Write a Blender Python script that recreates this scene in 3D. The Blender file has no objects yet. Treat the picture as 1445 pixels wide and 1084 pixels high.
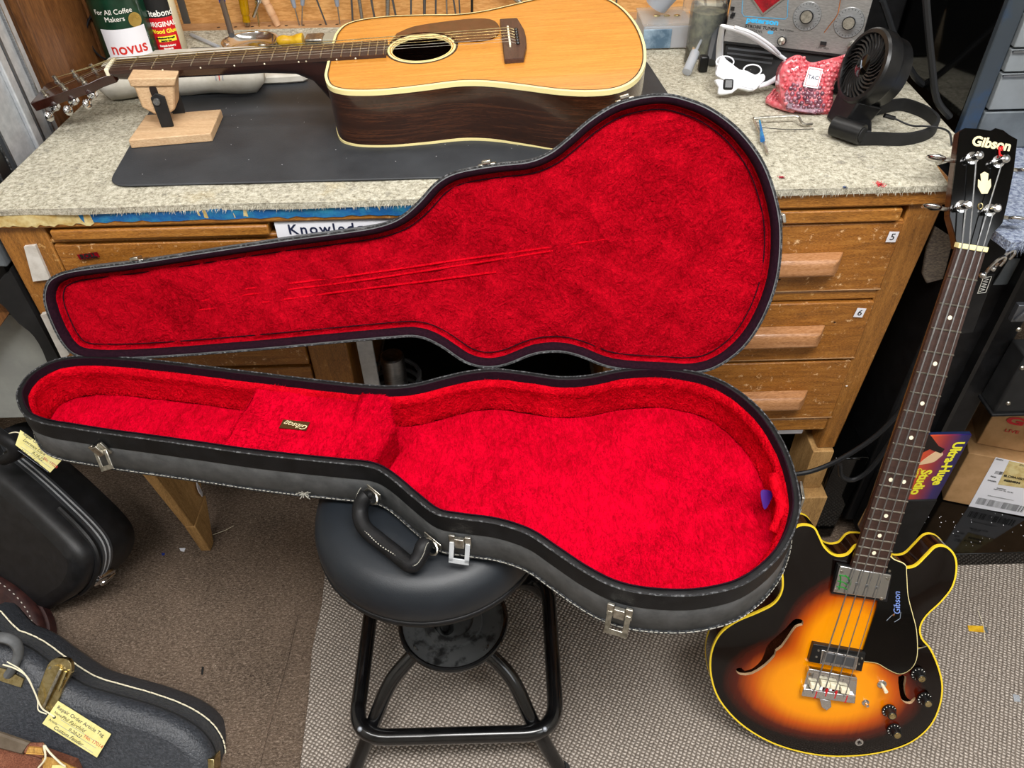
import bpy, bmesh, math, random
from mathutils import Vector as V, Matrix
from mathutils.geometry import delaunay_2d_cdt
random.seed(7)
PI = math.pi
sc = bpy.context.scene
COL = sc.collection

# ---------------------------------------------------------------- camera
FPX, CAMP = 1085.0, V((0, -.965, 1.38))
_p, _r = math.radians(42.2), math.radians(1.5)
_f = V((0, math.cos(_p), -math.sin(_p))); _rt = V((1, 0, 0)); _up = _rt.cross(_f)
CR = _rt*math.cos(_r) - _up*math.sin(_r); CU = _up*math.cos(_r) + _rt*math.sin(_r)
cam = bpy.data.cameras.new('camera'); cam.sensor_fit = 'HORIZONTAL'; cam.sensor_width = 36
cam.lens = FPX*36/1445; cam.clip_start = .02
camo = bpy.data.objects.new('camera', cam); COL.objects.link(camo)
camo.matrix_world = Matrix(((CR.x, CU.x, -_f.x, CAMP.x), (CR.y, CU.y, -_f.y, CAMP.y), (CR.z, CU.z, -_f.z, CAMP.z), (0, 0, 0, 1)))
sc.camera = camo
# ---------------------------------------------------------------- light and exposure
sc.view_settings.view_transform = 'Standard'; sc.view_settings.look = 'None'
sc.view_settings.gamma = 1; sc.view_settings.use_curve_mapping = False
sc.view_settings.exposure = 0.0
w = bpy.data.worlds.new('world'); sc.world = w; w.use_nodes = True
w.node_tree.nodes['Background'].inputs[0].default_value = (.85, .92, 1, 1)
w.node_tree.nodes['Background'].inputs[1].default_value = .42
def area(name, loc, target, size, power, color=(1, 1, 1)):
    l = bpy.data.lights.new(name, 'AREA'); l.shape = 'RECTANGLE'; l.size, l.size_y = size
    l.energy = power; l.color = color
    o = bpy.data.objects.new(name, l); COL.objects.link(o); o.location = loc
    o.rotation_euler = (V(target)-V(loc)).to_track_quat('-Z', 'Y').to_euler()
area('ceiling_tube_light', (.35, -.95, 2.45), (.3, -.5, 0), (1.4, .5), 60, (1, .985, .965))
area('added_fill_light', (-.9, -1.1, 2.45), (-.5, -.6, 0), (1.3, .3), 22, (1, .985, .965))  # unseen fill lamp, added at left to brighten the brown carpet
area('bench_tube_light', (.1, .45, 2.2), (.1, .2, .8), (1.3, .2), 7, (1, .97, .93))
area('window_light', (1.5, -1.9, 1.9), (.1, -.1, .5), (1.1, 1.1), 13, (.92, .96, 1))

# ---------------------------------------------------------------- geometry helpers
def ray(x, y): return CR*((x-722.5)/FPX) - CU*((y-542)/FPX) + _f
def at(x, y, z=None, yy=None, xx=None, pl=None):        # the point of a plane seen along one sight line
    d = ray(x, y)
    if z is not None: t = (z-CAMP.z)/d.z
    elif yy is not None: t = (yy-CAMP.y)/d.y
    elif xx is not None: t = (xx-CAMP.x)/d.x
    else: t = (pl[0]-CAMP).dot(pl[1])/d.dot(pl[1])
    return CAMP + d*t
class Frame:
    def __init__(s, o, X, Y, Z): s.o, s.X, s.Y, s.Z = V(o), V(X).normalized(), V(Y).normalized(), V(Z).normalized()
    def mat(s):
        return Matrix(((s.X.x, s.Y.x, s.Z.x, s.o.x), (s.X.y, s.Y.y, s.Z.y, s.o.y), (s.X.z, s.Y.z, s.Z.z, s.o.z), (0, 0, 0, 1)))
    def loc(s, x, y, h=0):                             # sight line -> local coordinates at height h over the frame's plane
        q = at(x, y, pl=(s.o+s.Z*h, s.Z)) - s.o
        return V((q.dot(s.X), q.dot(s.Y), h))
    def w(s, x, y, z=0): return s.o+s.X*x+s.Y*y+s.Z*z
def lin(h):
    h = h.lstrip('#'); c = [int(h[i:i+2], 16)/255 for i in (0, 2, 4)]
    return tuple(x/12.92 if x < .04045 else ((x+.055)/1.055)**2.4 for x in c)+(1,)
def cat(pts, n=6, closed=True):                        # smooth curve through points
    P = [V(p) for p in pts]; out = []; N = len(P)
    for i in range(N if closed else N-1):
        a = P[(i-1) % N] if closed or i > 0 else P[0]*2-P[1]
        b, c = P[i], P[(i+1) % N]
        d = P[(i+2) % N] if closed or i+2 < N else P[-1]*2-P[-2]
        for k in range(n):
            t = k/n
            out.append(.5*((2*b)+(c-a)*t+(2*a-5*b+4*c-d)*t*t+(3*b-a-3*c+d)*t**3))
    if not closed: out.append(P[-1].copy())
    return out
def area2(P): return sum(P[i].x*P[(i+1) % len(P)].y-P[(i+1) % len(P)].x*P[i].y for i in range(len(P)))/2
def ccw(P): return P if area2(P) > 0 else P[::-1]
def inset(P, d):                                       # offset a ccw 2D loop inwards
    n = len(P); out = []
    for i in range(n):
        a, b, c = P[i-1], P[i], P[(i+1) % n]
        t = (c-a); t = V((t.x, t.y)); t.normalize()
        out.append(V((b.x-t.y*d, b.y+t.x*d)))
    return out
def inpoly(x, y, P):
    c = False; n = len(P); j = n-1
    for i in range(n):
        a, b = P[i], P[j]
        if (a.y > y) != (b.y > y) and x < (b.x-a.x)*(y-a.y)/(b.y-a.y)+a.x: c = not c
        j = i
    return c
def dist2(x, y, P): return min(math.hypot(p.x-x, p.y-y) for p in P)

class MB:
    def __init__(s, M=None): s.v, s.f, s.m, s.M, s.mi = [], [], [], M or Matrix.Identity(4), 0
    def at(s, M): s.M = M; return s
    def add(s, vs, fs):
        o = len(s.v); s.v += [s.M @ V(p) for p in vs]; s.f += [tuple(i+o for i in f) for f in fs]; s.m += [s.mi]*len(fs); return s
    def box(s, a, b):
        x0, y0, z0 = a; x1, y1, z1 = b
        return s.add([(x0, y0, z0), (x1, y0, z0), (x1, y1, z0), (x0, y1, z0), (x0, y0, z1), (x1, y0, z1), (x1, y1, z1), (x0, y1, z1)],
                     [(0, 3, 2, 1), (4, 5, 6, 7), (0, 1, 5, 4), (1, 2, 6, 5), (2, 3, 7, 6), (3, 0, 4, 7)])
    def hexa(s, p):                                    # 8 corners, bottom 4 then top 4
        return s.add(p, [(0, 3, 2, 1), (4, 5, 6, 7), (0, 1, 5, 4), (1, 2, 6, 5), (2, 3, 7, 6), (3, 0, 4, 7)])
    def rings(s, R, closed=True, cap0=True, cap1=True):
        n = len(R[0]); vs = [p for r in R for p in r]; fs = []
        for k in range(len(R)-1):
            for i in range(n if closed else n-1):
                j = (i+1) % n; fs.append((k*n+i, k*n+j, (k+1)*n+j, (k+1)*n+i))
        if cap0: fs.append(tuple(range(n))[::-1])
        if cap1: fs.append(tuple((len(R)-1)*n+i for i in range(n)))
        return s.add(vs, fs)
    def prism(s, P, z0, z1, bev=0):
        P = ccw([V((p[0], p[1])) for p in P])
        if bev:
            Q = inset(P, bev); 
            return s.rings([[(p.x, p.y, z0) for p in Q], [(p.x, p.y, z0+bev) for p in P], [(p.x, p.y, z1-bev) for p in P], [(p.x, p.y, z1) for p in Q]])
        return s.rings([[(p.x, p.y, z0) for p in P], [(p.x, p.y, z1) for p in P]])
    def tube(s, pts, r, n=8, closed=False, flat=1.0, up=None):
        P = [V(p) for p in pts]; N = len(P); R = []; u = None
        for i in range(N):
            a = P[i-1] if (i or closed) else P[i]; b = P[(i+1) % N] if (i < N-1 or closed) else P[i]
            t = (b-a).normalized()
            if up is not None: x = t.cross(V(up)).normalized()
            else:
                if u is None: u = t.orthogonal()
                u = (u-t*u.dot(t)); u.normalize(); x = u
            y = t.cross(x); rr = r[i] if isinstance(r, (list, tuple)) else r
            R.append([P[i]+x*math.cos(2*PI*k/n)*rr+y*math.sin(2*PI*k/n)*rr*flat for k in range(n)])
        if closed: R.append(R[0]); return s.rings(R, cap0=False, cap1=False)
        return s.rings(R)
    def cyl(s, a, b, r0, r1=None, n=16): return s.tube([a, b], [r0, r0 if r1 is None else r1], n)
    def lathe(s, prof, c=(0, 0, 0), n=24, axis=(0, 0, 1)):
        q = V((0, 0, 1)).rotation_difference(V(axis)); c = V(c)
        return s.rings([[c+q @ V((r*math.cos(2*PI*k/n), r*math.sin(2*PI*k/n), z)) for k in range(n)] for r, z in prof])
    def sph(s, c, r, n=10):
        sc3 = r if isinstance(r, (tuple, list)) else (r, r, r)
        return s.rings([[(c[0]+math.cos(2*PI*k/n)*math.sin(PI*j/n)*sc3[0], c[1]+math.sin(2*PI*k/n)*math.sin(PI*j/n)*sc3[1], c[2]-math.cos(PI*j/n)*sc3[2]) for k in range(n)] for j in [.15]+list(range(1, n))+[n-.15]])
    def sheet(s, P, holes=(), step=.02, zf=None, flip=False):   # filled outline with holes and inner points
        P = ccw([V((p[0], p[1])) for p in P]); H = [ccw([V((p[0], p[1])) for p in h])[::-1] for h in holes]
        pts = list(P); edges = [(i, (i+1) % len(P)) for i in range(len(P))]
        for h in H:
            o = len(pts); pts += h; edges += [(o+i, o+(i+1) % len(h)) for i in range(len(h))]
        bd = list(pts)
        xs = [p.x for p in P]; ys = [p.y for p in P]; x = min(xs)+step*.5; row = 0
        while x < max(xs):
            y = min(ys)+step*(.25+.5*(row % 2))
            while y < max(ys):
                if inpoly(x, y, P) and not any(inpoly(x, y, h) for h in H) and dist2(x, y, bd) > step*.45: pts.append(V((x, y)))
                y += step
            x += step*.87; row += 1
        vo, _, fo, _, _, _ = delaunay_2d_cdt([V((p.x, p.y)) for p in pts], edges, [], 0, 1e-7)
        fs = []
        for f in fo:
            cx = sum(vo[i].x for i in f)/3; cy = sum(vo[i].y for i in f)/3
            if inpoly(cx, cy, P) and not any(inpoly(cx, cy, h) for h in H): fs.append(tuple(f)[::-1] if flip else tuple(f))
        return s.add([(p.x, p.y, zf(p.x, p.y) if zf else 0) for p in vo], fs)

ROOT = {}
def tag(o, label=None, cat=None, group=None, kind=None):
    if label: o['label'] = label
    if cat: o['category'] = cat
    if group: o['group'] = group
    if kind: o['kind'] = kind
    return o
def thing(name, label, cat, M=(0, 0, 0), group=None):
    o = bpy.data.objects.new(name, None); COL.objects.link(o); o.empty_display_size = .02
    M = Matrix.Translation(V(M)) if not isinstance(M, Matrix) else M
    o.matrix_world = M; ROOT[o.name] = M.copy()
    return tag(o, label, cat, group)
def build(name, mb, mat, parent=None, local=False, ang=35, bevel=0, label=None, cat=None, group=None, kind=None, solid=0, subd=0):
    """link a mesh; world coordinates are turned into those of its thing (local=True: already local)"""
    M = Matrix.Identity(4)
    if parent is not None:
        r = parent
        while r.parent is not None: r = r.parent
        M = ROOT[r.name]
    elif mb.v and not kind == 'structure':
        c = V((sum(p.x for p in mb.v)/len(mb.v), sum(p.y for p in mb.v)/len(mb.v), min(p.z for p in mb.v))); M = Matrix.Translation(c)
    inv = M.inverted()
    vs = [tuple(p) for p in mb.v] if local else [tuple(inv @ p) for p in mb.v]
    me = bpy.data.meshes.new(name); me.from_pydata(vs, [], mb.f)
    for m in (mat if isinstance(mat, (list, tuple)) else [mat]): me.materials.append(m)
    me.polygons.foreach_set('material_index', mb.m)
    bm = bmesh.new(); bm.from_mesh(me); bmesh.ops.recalc_face_normals(bm, faces=bm.faces); bm.to_mesh(me); bm.free()
    me.polygons.foreach_set('use_smooth', [True]*len(me.polygons)); me.set_sharp_from_angle(angle=math.radians(ang))
    o = bpy.data.objects.new(name, me); COL.objects.link(o)
    if parent is not None: o.parent = parent
    else: o.matrix_world = M; ROOT[o.name] = M.copy()
    if bevel:
        b = o.modifiers.new('bevel', 'BEVEL'); b.width = bevel; b.segments = 2; b.limit_method = 'ANGLE'; b.angle_limit = math.radians(40)
    if solid:
        b = o.modifiers.new('solid', 'SOLIDIFY'); b.thickness = solid; b.offset = 0
    return tag(o, label, cat, group, kind)
def clone(root, M, label=None, group=None):
    def cp(o, par):
        c = o.copy(); COL.objects.link(c)
        if par is not None: c.parent = par
        for ch in list(o.children): cp(ch, c)
        return c
    r = cp(root, None); r.matrix_world = M; ROOT[r.name] = M.copy()
    if label: r['label'] = label
    if group: r['group'] = group
    return r
TEXTS = []
def text(name, s, M, size, mat, parent, ext=.0002, shear=0, sx=1, warp=None, sp=1, kind=None, bold=0):   # M: world matrix of the lettering's plane
    cu = bpy.data.curves.new(name, 'FONT'); cu.body = s; cu.size = size; cu.extrude = ext; cu.align_x = 'CENTER'; cu.align_y = 'CENTER'
    cu.shear = shear; cu.resolution_u = 3; cu.space_character = sp; cu.offset = bold
    o = bpy.data.objects.new(name+'_curve', cu); COL.objects.link(o)
    TEXTS.append((name, o, M, mat, parent, sx, warp))
def finish_texts():
    bpy.context.view_layer.update(); dg = bpy.context.evaluated_depsgraph_get()
    for name, o, M, mat, parent, sx, warp in TEXTS:
        me = bpy.data.meshes.new_from_object(o.evaluated_get(dg)); me.name = name
        r = parent
        while r.parent is not None: r = r.parent
        inv = ROOT[r.name].inverted()
        for v in me.vertices:
            c = V((v.co.x*sx, v.co.y, v.co.z))
            if warp: c = warp(c)
            v.co = inv @ (M @ c)
        me.materials.clear(); me.materials.append(mat)
        n = bpy.data.objects.new(name, me); COL.objects.link(n); n.parent = parent
    for t in TEXTS: bpy.data.objects.remove(t[1])
def basis(o, X, Y):
    X = V(X).normalized(); Y = V(Y); Y = (Y-X*Y.dot(X)).normalized(); Z = X.cross(Y)
    return Frame(o, X, Y, Z).mat()
def pxbasis(x0, y0, x1, y1, z=None, yy=None, pl=None, off=.0006):
    """plane matrix with its x axis from one point of a real plane to another, centred between them"""
    a = at(x0, y0, z=z, yy=yy, pl=pl); b = at(x1, y1, z=z, yy=yy, pl=pl)
    N = V((0, 0, 1)) if z is not None else V((0, -1, 0)) if yy is not None else pl[1]
    X = (b-a).normalized(); return basis((a+b)/2+N*off, X, N.cross(X)), (b-a).length

# ---------------------------------------------------------------- materials
def nodes(name):
    m = bpy.data.materials.new(name); m.use_nodes = True; nt = m.node_tree
    return m, nt, nt.nodes['Principled BSDF']
def mapping(nt, scale=(1, 1, 1), rot=(0, 0, 0)):
    tc = nt.nodes.new('ShaderNodeTexCoord'); mp = nt.nodes.new('ShaderNodeMapping'); mp.inputs['Scale'].default_value = scale; mp.inputs['Rotation'].default_value = rot
    nt.links.new(tc.outputs['Object'], mp.inputs[0]); return mp.outputs[0]
def noise(nt, vec, scale, detail=4, rough=.6, dist=0):
    n = nt.nodes.new('ShaderNodeTexNoise'); n.inputs['Scale'].default_value = scale; n.inputs['Detail'].default_value = detail
    n.inputs['Roughness'].default_value = rough; n.inputs['Distortion'].default_value = dist
    nt.links.new(vec, n.inputs['Vector']); return n.outputs['Fac']
def ramp(nt, fac, stops):
    r = nt.nodes.new('ShaderNodeValToRGB'); e = r.color_ramp.elements
    while len(e) < len(stops): e.new(.5)
    for i, (p, c) in enumerate(stops): e[i].position = p; e[i].color = lin(c) if isinstance(c, str) else c
    nt.links.new(fac, r.inputs[0]); return r.outputs[0]
def mixc(nt, fac, a, b, mode='MIX'):
    m = nt.nodes.new('ShaderNodeMix'); m.data_type = 'RGBA'; m.blend_type = mode
    for s, i in ((fac, 0), (a, 6), (b, 7)):
        if hasattr(s, 'links'): nt.links.new(s, m.inputs[i])
        else: m.inputs[i].default_value = s
    return m.outputs[2]
def bump(nt, b, h, st, dist=.002, prev=None):
    n = nt.nodes.new('ShaderNodeBump'); n.inputs['Strength'].default_value = st; n.inputs['Distance'].default_value = dist
    nt.links.new(h, n.inputs['Height'])
    if prev: nt.links.new(prev, n.inputs['Normal'])
    nt.links.new(n.outputs[0], b.inputs['Normal']); return n.outputs[0]
def mat(name, col, rough=.5, metal=0, coat=0, var=None, bmp=None, sheen=0, trans=0, ior=1.45, alpha=1, spec=.5, scale=(1, 1, 1)):
    m, nt, b = nodes(name); b.inputs['Base Color'].default_value = lin(col); b.inputs['Roughness'].default_value = rough
    b.inputs['Metallic'].default_value = metal; b.inputs['Coat Weight'].default_value = coat; b.inputs['Coat Roughness'].default_value = .05
    b.inputs['Transmission Weight'].default_value = trans; b.inputs['IOR'].default_value = ior; b.inputs['Alpha'].default_value = alpha
    b.inputs['Specular IOR Level'].default_value = spec
    if sheen: b.inputs['Sheen Weight'].default_value = sheen; b.inputs['Sheen Roughness'].default_value = .4
    v = mapping(nt, scale)
    f = noise(nt, v, var[1] if var else 30, 5)
    c2 = var[0] if var else col
    lo, hi = (var[2], var[3]) if var and len(var) > 2 else (.4, .65)
    nt.links.new(ramp(nt, f, [(lo, col), (hi, c2)]), b.inputs['Base Color'])
    if bmp: bump(nt, b, noise(nt, v, bmp[0], 3), bmp[1], bmp[2] if len(bmp) > 2 else .001)
    return m
def wood(name, dark, mid, light, stretch=(1, 14, 14), sc_=6, rough=.45, coat=0, wear=None, bmp=.25, fine=1.0):
    m, nt, b = nodes(name); v = mapping(nt, stretch)
    a = noise(nt, v, sc_, 8, .62, .8)
    c = ramp(nt, a, [(.3, dark), (.5, mid), (.7, light)])
    v2 = mapping(nt, tuple(x*6 for x in stretch)); f2 = noise(nt, v2, sc_*2.2, 3)
    c = mixc(nt, .5*fine, c, ramp(nt, f2, [(.4, dark), (.62, light)]))
    if wear:
        f3 = noise(nt, mapping(nt, (1, 1, 1)), wear[1], 6, .7); c = mixc(nt, ramp(nt, f3, [(wear[2], '#000000'), (wear[2]+.09, '#ffffff')]), c, lin(wear[0]))
    nt.links.new(c, b.inputs['Base Color']); b.inputs['Roughness'].default_value = rough; b.inputs['Coat Weight'].default_value = coat; b.inputs['Coat Roughness'].default_value = .06
    if bmp: bump(nt, b, f2, bmp, .0006)
    return m

RED = {}
def plush(name, c0, c1, c2, rot=0, pb=.4):
    m, nt, b = nodes(name)
    va = mapping(nt, (1, .42, .8), (0, 0, rot)); vb = mapping(nt, (1, 1, 1))
    patch = noise(nt, vb, 13, 4, .6, 1.2)
    fib = noise(nt, va, 230, 4, .65, 2.2)
    mid = noise(nt, va, 70, 4, .6, 3.0)
    c = ramp(nt, fib, [(.28, c0), (.5, c1), (.75, c2)])
    c = mixc(nt, .35, c, ramp(nt, mid, [(.35, c0), (.65, c2)]))
    c = mixc(nt, .25, c, ramp(nt, patch, [(.35, c0), (.65, c2)]))
    nt.links.new(c, b.inputs['Base Color']); b.inputs['Roughness'].default_value = .8
    b.inputs['Specular IOR Level'].default_value = .03
    b.inputs['Sheen Weight'].default_value = .12; b.inputs['Sheen Tint'].default_value = lin('#ff0020'); b.inputs['Sheen Roughness'].default_value = .5
    n1 = bump(nt, b, fib, .55, .003); n2 = bump(nt, b, mid, .6, .008, n1); bump(nt, b, patch, .4, .02, n2)
    return m
M = {}
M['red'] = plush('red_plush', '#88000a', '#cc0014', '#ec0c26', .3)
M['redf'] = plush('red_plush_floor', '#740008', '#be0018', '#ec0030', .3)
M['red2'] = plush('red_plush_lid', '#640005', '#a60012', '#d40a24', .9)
M['maroon'] = mat('maroon_velvet', '#170510', .9, var=('#220a16', 300), bmp=(500, .3), spec=.12)
M['tolex'] = mat('black_tolex', '#4e5051', .65, var=('#6e7072', 45, .3, .75), bmp=(900, .5, .0006))
M['tolex_dk'] = mat('black_vinyl', '#0d0d0e', .5, spec=.3, var=('#171719', 40), bmp=(700, .35, .0006))
M['tolex_worn'] = mat('worn_vinyl_edge', '#1c1d1f', .6, var=('#6c6e70', 260, .5, .68), bmp=(500, .5))
M['stitch'] = mat('stitch_thread', '#a09d92', .7)
M['pebble'] = mat('pebbled_vinyl', '#33363b', .34, var=('#45484e', 220), bmp=(260, 1, .0016))
M['nylon'] = mat('moulded_black', '#141415', .45, var=('#1e1e20', 50), bmp=(600, .2))
M['brown_case'] = mat('brown_vinyl', '#2a1414', .5, var=('#3c201c', 60), bmp=(400, .3))
M['chrome'] = mat('chrome', '#d8d8d8', .13, 1)
M['nickel'] = mat('worn_nickel', '#c9c5ba', .3, 1, var=('#9a958a', 150))
M['brass'] = mat('brass', '#d8c898', .22, 1, var=('#b09c68', 120))
M['steel'] = mat('brushed_steel', '#9a9da0', .35, 1, var=('#b8babd', 80), scale=(1, 1, 12))
M['black_plastic'] = mat('black_plastic', '#0c0c0d', .35, var=('#161617', 40))
M['black_matte'] = mat('black_matte', '#0d0d0e', .7, var=('#1a1a1b', 30))
M['black_gloss'] = mat('black_gloss', '#040404', .08, coat=.2, spec=.35)
M['ivory'] = mat('cream_binding', '#efe0a0', .35, coat=.3)
M['ivory_y'] = mat('yellowed_binding', '#f2cf2e', .3, coat=.4)
M['bone'] = mat('bone', '#ece4c8', .4)
M['white_plastic'] = mat('white_plastic', '#e9ecf2', .3, coat=.2)
M['paper'] = mat('white_paper', '#e4e4ea', .7)
M['tagpaper'] = mat('manila_tag', '#e6dc8e', .7, var=('#efe6a0', 60))
M['ink'] = mat('dark_ink', '#1c2440', .6)
M['inkblack'] = mat('black_ink', '#101010', .6)
M['redink'] = mat('red_ink', '#c8281e', .6)
M['whiteink'] = mat('white_ink', '#f2f0e8', .5)
M['goldink'] = mat('gold_ink', '#e8dcb0', .3, .3)
M['yellowink'] = mat('yellow_ink', '#f4ec38', .5)
M['seat'] = mat('stool_vinyl', '#15191e', .42, var=('#1b2026', 8), bmp=(800, .3, .0006))
M['blacksteel'] = mat('black_enamelled_tube', '#070708', .22, coat=.5, var=('#121213', 40))
M['dusty'] = mat('dusty_black_disc', '#151617', .55, var=('#4a4c4d', 40, .38, .5))
M['rubber'] = mat('black_rubber_mat', '#24262a', .6, var=('#383b3f', 9, .3, .8), bmp=(500, .35))
M['canvas'] = mat('cotton_canvas', '#c8c4ba', .85, var=('#b4afa2', 20), bmp=(700, .4))
M['silver'] = mat('aluminium', '#b4b8bc', .45, .35, var=('#c8cbce', 70))
M['alu_dark'] = mat('grey_aluminium', '#6b6e73', .35, .8)
M['cardboard'] = mat('cardboard', '#b48c60', .8, var=('#a27c50', 30), bmp=(200, .1))
M['bluetape'] = mat('blue_tape', '#1a5f9c', .6, var=('#2f86a8', 45, .45, .7), bmp=(90, .6, .002))
M['maskingtape'] = mat('old_masking_tape', '#d8c890', .7, var=('#b89a58', 50), bmp=(80, .6, .002))
M['white_tape'] = mat('white_cloth_tape', '#cfcac2', .7, var=('#b5aea4', 40))
M['grey_plate'] = mat('grey_metal_plate', '#5c6266', .5, .3, var=('#70777c', 15))
M['whitewall'] = mat('grey_white_board', '#8c8e8a', .7, var=('#a2a49e', 8))
M['wall'] = mat('painted_wall', '#b9b6ae', .8, var=('#aeaaa0', 4))
M['ceil'] = mat('ceiling_paint', '#d8d6d0', .8)
M['cable'] = mat('rubber_cable', '#1a1b1d', .45)
M['cable_grey'] = mat('grey_cable', '#6e7278', .5)
M['red_plastic'] = mat('red_plastic', '#c8141a', .35)
M['blue_plastic'] = mat('blue_plastic', '#1c3aa0', .35)
M['navy'] = mat('navy_plastic', '#182448', .4)
M['greyp'] = mat('grey_plastic', '#8b93a0', .45)
M['amber'] = mat('amber_plastic', '#c89a06', .15, trans=.35, var=('#a87c00', 40))
M['yellow'] = mat('yellow_paint', '#d8ae28', .35, var=('#b88a18', 60))
M['turned'] = mat('turned_wood', '#c89a72', .55, var=('#d8ad86', 60))
M['bristle'] = mat('bristles', '#b0ac98', .8, var=('#7f7c6c', 400), scale=(1, 12, 12))
M['glass'] = mat('clear_plastic', '#e8eef0', .12, trans=.85, ior=1.3, alpha=.55)
M['frost'] = mat('frosted_plastic', '#c4cad2', .35, trans=.4, ior=1.3, alpha=.75)
M['green'] = mat('green_label', '#0f3a28', .3, var=('#0a2c1e', 40), coat=.4)
M['redlabel'] = mat('red_label', '#c41420', .35)
M['cream'] = mat('cream_bottle', '#d8ceae', .4)
M['gold'] = mat('gold_print', '#b89a50', .35, .5)
M['pick'] = mat('purple_pick', '#3a1470', .35)
M['grey_felt'] = mat('blue_grey_carpet', '#66708a', .95, var=('#a8b2c4', 160, .38, .62), bmp=(300, 1, .006))
M['webbing'] = mat('brown_grey_webbing', '#5a5048', .85, var=('#857868', 200), bmp=(250, 1, .002), scale=(1, 1, 3))
M['pickguard_tort'] = mat('tortoise_pickguard', '#2a0f0a', .12, coat=.6, var=('#4a1a0e', 60))
M['tube_green'] = mat('green_stain', '#1c7a24', .4)
M['strobe_red'] = mat('dark_red_window', '#5a0410', .1, coat=.7, var=('#8c0c1a', 60))
M['periwinkle'] = mat('periwinkle_print', '#7a94d8', .4)
M['lightblue'] = mat('light_blue_print', '#2f9ccc', .4)
M['tunerface'] = mat('brushed_panel', '#8c8a88', .34, .8, var=('#a4a29f', 120), scale=(1, 1, 10))
M['copper'] = mat('copper_wire', '#c8783c', .3, .9)
M['darkhole'] = mat('dark_interior', '#1a0e08', .8)

M['spruce'] = wood('aged_spruce_top', '#ac6a1e', '#c8842e', '#dc9c46', (1.2, 22, 1), 7, .16, .8, bmp=0, fine=.8)
M['rosewood'] = wood('rosewood_side', '#120805', '#2c160d', '#54301c', (1.2, 1.2, 26), 9, .2, .6, bmp=0, fine=.7)
M['rosewood_b'] = wood('rosewood_board', '#2a1812', '#422a20', '#5a3c30', (26, 1.5, 26), 10, .45, bmp=.2)
M['rosewood_x'] = wood('rosewood_board_long', '#20110c', '#35201a', '#4a3228', (1.5, 26, 26), 10, .45, bmp=.2)
M['mahogany'] = wood('dark_mahogany', '#1c0b07', '#2a120c', '#3a1a12', (2, 14, 14), 8, .2, .5, bmp=0)
M['mahog_b'] = wood('bass_mahogany', '#2a120a', '#3d1c10', '#4f2816', (14, 2, 14), 8, .25, .5, bmp=0)
M['pine'] = wood('pale_pine', '#a98560', '#c4a27c', '#d6b892', (1.5, 14, 14), 7, .65)
M['block'] = wood('old_block', '#846034', '#b0864e', '#cca268', (14, 14, 1.5), 6, .7)
M['oakx'] = wood('worn_oak', '#60380e', '#9a6020', '#be8238', (1.6, 16, 16), 9, .42, .15, wear=('#d0a468', 60, .6), bmp=.5)
M['oakz'] = wood('worn_oak_upright', '#5c3812', '#945e22', '#b67c38', (16, 16, 1.6), 9, .42, .15, wear=('#c89c60', 60, .62), bmp=.5)
M['oakd'] = wood('dark_oak', '#5e340c', '#965a1c', '#bc8038', (1.6, 14, 14), 11, .4, .15, wear=('#e0b888', 90, .6), bmp=.6)
M['handlewood'] = wood('worn_handle_oak', '#7a4c26', '#a87444', '#c4926a', (1.6, 16, 16), 7, .4, .2)
M['plywood'] = wood('fir_plywood', '#b47c3c', '#d29c5a', '#e4b474', (1, .5, 5), 5, .6, bmp=.1)
M['cabwood'] = wood('brown_veneer', '#4c2c12', '#6c421e', '#84562c', (7, 7, .9), 4, .5, bmp=.1)
M['railwood'] = wood('rail_wood', '#8a6038', '#b08558', '#c8a47c', (1, 12, 12), 6, .6)

def felt_mat():
    m, nt, b = nodes('beige_wool_felt'); v = mapping(nt)
    a = noise(nt, v, 160, 7, .85); c = ramp(nt, a, [(.34, '#5c574e'), (.43, '#97917f'), (.52, '#b9b4a2'), (.64, '#dbd6c6')])
    s = noise(nt, v, 9, 5, .7); c = mixc(nt, ramp(nt, s, [(.48, '#000000'), (.75, '#909090')]), c, lin('#8e8a80'))
    s2 = noise(nt, v, 48, 4, .7); c = mixc(nt, ramp(nt, s2, [(.60, '#000000'), (.70, '#c0c0c0')]), c, lin('#63605c'))
    s3 = noise(nt, mapping(nt, (1, 1, 1), (0, 0, 1)), 7, 4, .7); c = mixc(nt, ramp(nt, s3, [(.62, '#000000'), (.72, '#808080')]), c, lin('#b89a4c'))
    nt.links.new(c, b.inputs['Base Color']); b.inputs['Roughness'].default_value = 1; b.inputs['Specular IOR Level'].default_value = .1
    n1 = bump(nt, b, a, .6, .003); bump(nt, b, noise(nt, v, 420, 3, .7), .5, .0015, n1); return m
M['felt'] = felt_mat()
def carpet():
    m, nt, b = nodes('brown_carpet'); v = mapping(nt, (1, 1.9, 1))
    a = noise(nt, v, 190, 6, .8, .8); c = ramp(nt, a, [(.36, '#2a2019'), (.5, '#776554'), (.64, '#c8b29e')])
    s = noise(nt, mapping(nt), 5, 3); c = mixc(nt, .25, c, ramp(nt, s, [(.35, '#5c4838'), (.65, '#a88c76')]))
    nt.links.new(c, b.inputs['Base Color']); b.inputs['Roughness'].default_value = .95
    bump(nt, b, a, 1, .006); return m
M['carpet'] = carpet()
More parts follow.
